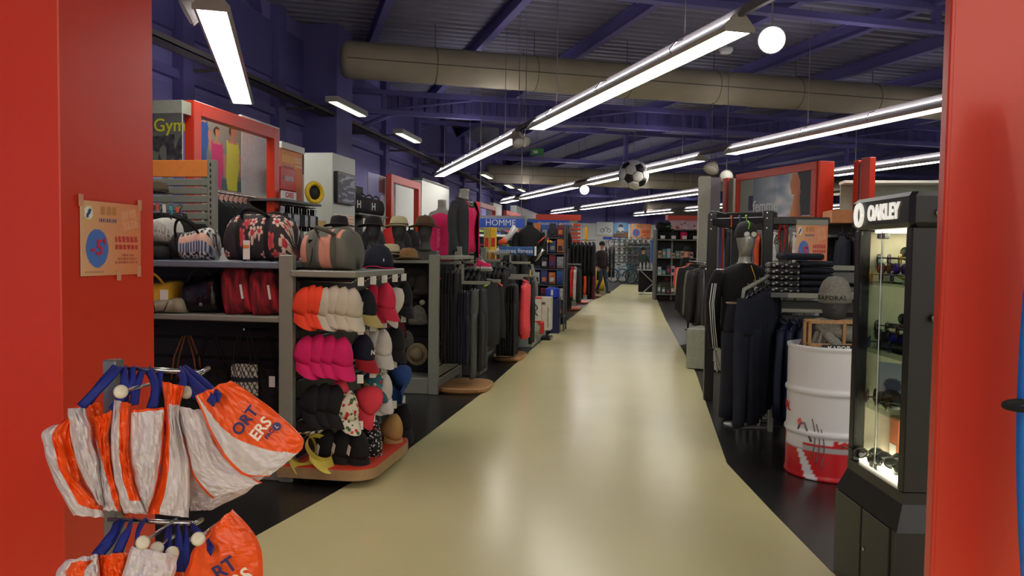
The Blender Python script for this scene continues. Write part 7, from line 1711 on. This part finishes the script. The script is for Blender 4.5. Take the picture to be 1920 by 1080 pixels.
# helmets on the white boards, blue column
a, b = px_at_v(1180, 455, VB-.3), px_at_v(1222, 455, VB-.3)
for i in range(8):
    q = a.lerp(b, (i+.5)/8); t = thing('bike_helmet', '%s bicycle helmet in the row under the orange banner' % ['first', 'second', 'third', 'fourth', 'fifth', 'sixth', 'seventh', 'eighth'][i], 'helmet', (q.x, q.y, q.z), 0, 'helmets under the banner'); MB().lathe([(.14, 0), (.15, .05), (.13, .12), (.07, .16), (.001, .17)], 12).build('shell', [WHITE, BLACK2][i % 2], t, True); MB().tube([(-.13, 0, 0), (0, -.02, -.16), (.13, 0, 0)], .01, 4).build('strap', BLACK, t)
t = thing('helmet_shelf', 'thin white shelf carrying the bicycle helmets', 'shelf', (a.x, a.y, a.z), GA); MB().rbox(-.1, (b-a).to_2d().length+.1, -.2, .25, -.03, 0, .003).build('board', CARD, t); MB().rbox(0, (b-a).to_2d().length, .2, .24, -a.z, -.03, .003).build('back', mat('helmet_back', (110, 120, 124), .6), t)
p0 = at(1222, 450, 33); o = thing('blue_column', 'blue padded column beside the bag shelving', 'column', (p0.x, p0.y, 0), YAW); MB().rbox(0, .24, 0, .3, 0, p0.z, .02).build('pad', mat('column_blue', (44, 84, 150), .6), o); MB().rbox(-.02, .26, -.02, .32, p0.z, p0.z+.03, .004).build('cap', GREY, o)
# shelving with bags and boxes on the right far side
D = 25; a, b = at(1232, 430, D), at(1312, 430, D); wd = (b-a).to_2d().length
t = thing('bag_shelving', 'grey shelving with black sports bags at the far right', 'shelving', (a.x, a.y, 0), YAW); zt = a.z-.0
lv = [at(1270, y, D).z for y in (552, 516, 483, 449)]
for z in lv: MB().rbox(0, wd, 0, .5, z-.03, z, .004).build('shelf', GREY, t)
MB().rbox(0, wd, .5, .54, 0, zt, .004).build('back_panel', DARK, t)
for x in (0, wd): MB().rbox(x-.025, x+.025, 0, .5, 0, zt, .004).build('side', GREYD, t)
hdr = thing('far_header', 'red and pink photo header above the far bag shelving', 'header', (a.x, a.y, 0), YAW); MB().rbox(.45, wd+.1, .1, .5, zt+.02, zt+.3, .004).build('photo_band', flower_mat('header_photo', (214, 180, 190), [(120, 110, 130), (230, 200, 210), (200, 90, 90)], 6, .4), hdr); MB().rbox(.35, wd+.1, .08, .52, zt+.3, zt+.45, .004).build('red_band', RED, hdr); MB().rbox(.5, .55, .2, .25, 0, zt+.02, .004).build('post', GREY, hdr)
T2 = TR((a.x, a.y, 0), YAW)
for i in range(4):
    m = [BLACK, BLACK2, PINK, BLACK][i]; w2 = [.5, .36, .26, .5][i]
    o = thing('sports_bag', '%s on the top level of the far shelving' % ['large black sports bag', 'charcoal sports bag', 'small pink bag', 'black holdall with pale stripe'][i], 'sports bag', M=T2 @ TR((.2+.34*i, .22, lv[3]), 0)); MB().loft([[Vector((x*w2, .13*k*math.cos(q), .13+.13*k*math.sin(q))) for q in [2*math.pi*j/12 for j in range(12)]] for x, k in ((-.4, .7), (-.36, 1), (.36, 1), (.4, .7))]).build('body', m, o, True); MB().tube([(-.1*w2*2, -.05, .22), (0, -.1, .32), (.1*w2*2, -.05, .22)], .012, 5).build('handle', BLACK2, o, True); MB().box(-.07, .07, -.135, -.13, .02, .12).build('price_card', CARD, o)
for i in range(2):
    o = thing('helmet_bag', 'round %s ball bag above the far shelving' % ['green-striped black', 'plain black'][i], 'bag', M=T2 @ TR((.42-.26*i, .25, lv[3]+.26-.0), 0)); MB().lathe([(.001, 0), (.12, .03), (.17, .14), (.12, .26), (.001, .3)], 14).build('body', BLACK, o, True); MB().tube([(.16*math.cos(q), .16*math.sin(q), .14) for q in [2*math.pi*j/14 for j in range(15)]], .02, 5).build('stripe', [mat('stripe_green', (70, 150, 70), .6), BLACK2][i], o, True)
rr = random.Random(11)
mix = [mat('mx_%d' % i, c, .6) for i, c in enumerate([(226, 170, 180), (80, 150, 160), (220, 220, 214), (60, 60, 66), (206, 160, 130), (150, 190, 210), (200, 60, 110), (90, 110, 80)])]
mn = ['pale pink', 'teal', 'white', 'dark', 'tan', 'light blue', 'magenta', 'olive']
for k, z in enumerate(lv[:3]):
    for i in range(8):
        j = rr.randrange(8); h = .14+.18*rr.random(); o = thing('small_box', '%s box on the %s level of the far bag shelving, %s from left' % (mn[j], ['lowest', 'second', 'third'][k], ['first', 'second', 'third', 'fourth', 'fifth', 'sixth', 'seventh', 'eighth'][i]), 'box', M=T2 @ TR((.12+(wd-.2)*i/8, .2, z), 0), group='boxes on the far shelving'); MB().rbox(-.06, .06, -.1, .1, 0, h, .006).build('carton', mix[j], o); MB().box(-.04, .04, -.103, -.1, h*.3, h*.7).build('label', mix[(j+3) % 8], o)
# bargain bin and pink items in front
p = gz(1245, 560); t = thing('wooden_bin', 'brown bargain bin with colourful soft goods at the far right', 'bin', (p.x+.1, p.y, 0), .1); MB().rbox(-.35, .4, -.3, .3, 0, .55, .01).build('bin', mat('bin_brown', (96, 80, 66), .6), t)
for i in range(12):
    j = rr.randrange(8); o = thing('soft_item', '%s soft item heaped in the bargain bin, %s row, %s from left' % (mn[j], ['front', 'middle', 'rear'][i//4], ['first', 'second', 'third', 'fourth'][i % 4]), 'soft goods', (p.x-.12+.16*(i % 4)+.03*rr.random(), p.y-.2+.14*(i//4), .56), 0, 'soft goods in the bargain bin'); MB().lathe([(.05, 0), (.1, .05), (.09, .14), (.04, .2), (.001, .21)], 10, wob=lambda q, a: q*(1+.2*nz(q.x*14+i, q.y*14, q.z*9))).build('bundle', mix[j], o, True)
for i, (px, py, m, lab) in enumerate(((1240, 535, PINK, 'bright pink bundle hanging on the front of the bargain bin'), (1248, 515, mix[5], 'light blue towel bundle above the bargain bin'), (1262, 520, CORAL, 'coral folded pile beside the dark coats'))):
    q = at(px, py, 26); t = thing('cloth_bundle', lab, 'cloth', (q.x, q.y, q.z-.12)); MB().lathe([(.08, 0), (.16, .05), (.17, .15), (.1, .26), (.001, .28)], 12, wob=lambda w, a: w*(1+.25*nz(w.x*9+i, w.y*9, w.z*9))).build('cloth', m, t, True); MB().cyl((0, .05, 0), (0, .05, -(q.z-.12)), .012, n=6).build('stand', STEEL, t)
# folding table with black cloth and crossed legs
a, b = gz(1197, 553), gz(1232, 556); wd = (b-a).to_2d().length
t = thing('folding_table', 'small folding table with black cloth and crossed legs at the aisle end', 'table', (a.x, a.y, 0), YAW); zt = at(1215, 506, (a-CAM).dot(_f)).z
MB().rbox(-.02, wd+.1, 0, .5, zt-.03, zt, .006).build('top', STEEL, t); MB().rbox(0, wd+.06, .03, .06, .1, zt-.03, .004).build('black_cloth', BLACK, t)
for x0, x1 in ((.06, wd-.02), (wd-.02, .06)): MB().cyl((x0, -.01, .0), (x1, -.01, zt-.03), .02, n=6).build('crossed_leg', STEEL, t)
MB().cyl((0, -.02, .04), (wd+.08, -.02, .04), .02, n=6).build('foot_bar', STEEL, t)
for i in range(5): o = thing('bottle', 'small clear bottle on the folding table, %s from left' % ['first', 'second', 'third', 'fourth', 'fifth'][i], 'bottle', TR((a.x, a.y, 0), YAW) @ Vector((.08+i*.13, .2, zt)), 0, 'bottles on the folding table'); MB().lathe([(.03, 0), (.04, .01), (.04, .14), (.02, .19), (.02, .23)], 10).build('glass', mat('bottle_grey', (190, 196, 196), .15), o, True); MB().lathe([(.022, .23), (.022, .26), (.001, .262)], 8).build('cap', STEEL, o)
t = thing('orange_tray', 'orange tray sticking out at the end of the folding table', 'tray', TR((a.x, a.y, 0), YAW) @ Vector((wd+.12, .2, zt)), YAW); MB().rbox(-.1, .45, -.15, .15, .0, .06, .01).build('tray', OH, t); MB().box(.1, .35, -.1, .1, .06, .1).build('papers', CARD, t); MB().cyl((.3, 0, 0), (.3, 0, -zt), .02, n=6).build('leg', STEEL, t)

# ================================================================== PEOPLE
def body_mesh(verts, edges, root, mats, region):
    me = bpy.data.meshes.new('person_body'); me.from_pydata([v[0] for v in verts], edges, []); o = bpy.data.objects.new('tmp', me); COL.objects.link(o)
    o.modifiers.new('s', 'SKIN'); o.modifiers['s'].use_smooth_shade = True; sv = me.skin_vertices[0].data
    for i, v in enumerate(verts): sv[i].radius = (v[1], v[2] if len(v) > 2 else v[1]); sv[i].use_root = (i == root)
    o.modifiers.new('d', 'SUBSURF').levels = 2
    dg = bpy.context.evaluated_depsgraph_get(); m2 = bpy.data.meshes.new_from_object(o.evaluated_get(dg)); bpy.data.objects.remove(o)
    m2.materials.clear()
    for m in mats: m2.materials.append(m)
    for p in m2.polygons: p.material_index = region(p.center); p.use_smooth = True
    return m2
def person(M, label, jacket, trousers, hairm, stride, arms, hunch=0.0, sc=1.0):
    t = thing('person', label, 'person', M=M @ Matrix.Scale(sc, 4))
    # joints: pelvis 0, spine, chest, neck, head; -y is forward
    V_ = [((0, 0, .98), .15, .12), ((0, 0, 1.12), .15, .115), ((0, -hunch*.5, 1.32), .17, .12), ((0, -hunch*.8, 1.46), .11, .08), ((0, -hunch, 1.53), .055), ((0, -hunch-.01, 1.6), .06), ((0, -hunch-.02, 1.68), .085, .1), ((0, -hunch-.01, 1.78), .06, .07)]
    E_ = [(0, 1), (1, 2), (2, 3), (3, 4), (4, 5), (5, 6), (6, 7)]
    for sd in (-1, 1):
        y1, y2, yf = stride[(sd+1)//2]; n0 = len(V_)
        V_ += [((sd*.1, y1*.2, .86), .1, .105), ((sd*.1, y1, .5), .07), ((sd*.1, y2, .12), .045), ((sd*.1, y2+.01, .05), .05), ((sd*.11, y2-.15, .03), .038)]
        E_ += [(0, n0), (n0, n0+1), (n0+1, n0+2), (n0+2, n0+3), (n0+3, n0+4)]
        n0 = len(V_); el, wr = arms[(sd+1)//2]
        V_ += [((sd*.2, -hunch*.7, 1.42), .07), ((sd*el[0], el[1], el[2]), .052), ((sd*wr[0], wr[1], wr[2]), .035), ((sd*wr[0], wr[1]-.03, wr[2]-.08), .036, .022)]
        E_ += [(3, n0), (n0, n0+1), (n0+1, n0+2), (n0+2, n0+3)]
        for f_ in range(4):
            dx = -.024+.016*f_; m_ = len(V_); V_ += [((sd*wr[0]+dx, wr[1]-.045, wr[2]-.13), .009), ((sd*wr[0]+dx, wr[1]-.065, wr[2]-.165+.006*abs(f_-1)), .008)]; E_ += [(n0+3, m_), (m_, m_+1)]
        m_ = len(V_); V_ += [((sd*wr[0]-sd*.035, wr[1]-.06, wr[2]-.08), .009), ((sd*wr[0]-sd*.04, wr[1]-.085, wr[2]-.11), .008)]; E_ += [(n0+3, m_), (m_, m_+1)]
    wz = [a[1] for a in arms]
    def reg(c):
        if c.z > 1.515 and abs(c.x) < .12: return 0
        for sd, w_ in ((-1, wz[0]), (1, wz[1])):
            if (c-Vector((sd*w_[0], w_[1], w_[2]))).length < .2 and c.z < w_[2]+.0 and abs(c.x) > .15: return 0
        if c.z < .09: return 3
        return 1 if c.z > .93 or abs(c.x) > .24 else 2
    me = body_mesh(V_, E_, 0, [SKIN, jacket, trousers, BLKPL], reg); o = bpy.data.objects.new('body', me); COL.objects.link(o); o.parent = t
    hy = -hunch-.02
    MB().lathe([(.088, 1.69), (.1, 1.72), (.098, 1.77), (.075, 1.815), (.03, 1.835), (.001, 1.838)], 18, c=(0, hy+.015, 0), sy=1.12).build('hair', hairm, t, True)
    MB().lathe([(.001, -.02), (.012, -.012), (.014, 0), (.006, .02), (.001, .022)], 8, c=(0, hy-.1, 1.675)).build('nose', SKIN, t, True)
    for sd in (-1, 1):
        MB().lathe([(.001, -.008), (.009, -.004), (.009, .004), (.001, .008)], 8, c=(sd*.032, hy-.092, 1.7)).build('eye', BLKPL, t, True); MB().lathe([(.001, -.03), (.012, -.02), (.014, .01), (.001, .025)], 8, c=(sd*.088, hy+.01, 1.685)).build('ear', SKIN, t, True)
    MB().tube([(-.025, hy-.092, 1.635), (0, hy-.098, 1.632), (.025, hy-.092, 1.635)], .005, 5).build('mouth', mat('lips', (140, 76, 70), .6), t, True)
    # jacket hem and collar as clothing
    MB().loft(stack_rings([(.88, .185, .15, 0, 0), (.98, .18, .148, 0, 0), (1.12, .175, .14, 0, -hunch*.2), (1.32, .2, .145, 0, -hunch*.5), (1.42, .19, .12, 0, -hunch*.75), (1.5, .09, .09, 0, -hunch*.9)], 20)).build('jacket', jacket, t, True)
    return t
p = gz(1127, 549); JB = cloth('man_jacket', (34, 24, 28)); JN = cloth('man_jeans', (46, 56, 74)); HR = cloth('hair_dark', (30, 24, 20))
person(TR((p.x, p.y, 0), .75), 'person in dark jacket and jeans walking beside the rails', JB, JN, HR, [(-.1, .12, 0), (-.1, -.22, 0)], [((.27, .02, 1.18), (.28, -.06, .95)), ((.27, .05, 1.18), (.27, .0, .93))], 0.0, 1.02)
p = at(1284, 500, 21.5); person(TR((p.x, p.y, 0), .9), 'person in black top looking down behind the coat rail', BLACK, BLACK2, cloth('hair_black', (18, 16, 16)), [(-.02, .0, 0), (-.02, .02, 0)], [((.25, -.05, 1.2), (.16, -.3, 1.12)), ((.25, -.05, 1.2), (.14, -.3, 1.12))], .06, .9)
p = px_at_v(1205, 505, 33.5); person(TR((p.x, p.y, 0), 2.6), 'small figure in dark green top among the bicycles', cloth('green_dark', (44, 56, 48)), BLACK2, HR, [(-.02, .0, 0), (-.02, .02, 0)], [((.25, -.05, 1.2), (.2, -.25, 1.1)), ((.25, -.05, 1.2), (.2, -.25, 1.1))], .04, .95)

# ================================================================== LABELS: neighbours in a row are told apart by their order
bpy.context.view_layer.update()
rows = {}
for o in COL.objects:
    if o.parent is None and o.get('label') and o.get('category'): rows.setdefault(o['label'], []).append(o)
ORD = ['first', 'second', 'third', 'fourth', 'fifth', 'sixth', 'seventh', 'eighth', 'ninth', 'tenth']
def screen_x(o):
    v = o.matrix_world.translation-CAM; return v.dot(_r)/max(.1, v.dot(_f))
for lab, os_ in rows.items():
    if len(os_) > 1:
        os_.sort(key=screen_x)
        for i, o in enumerate(os_): o['label'] = lab+', '+ORD[i]+' from left'
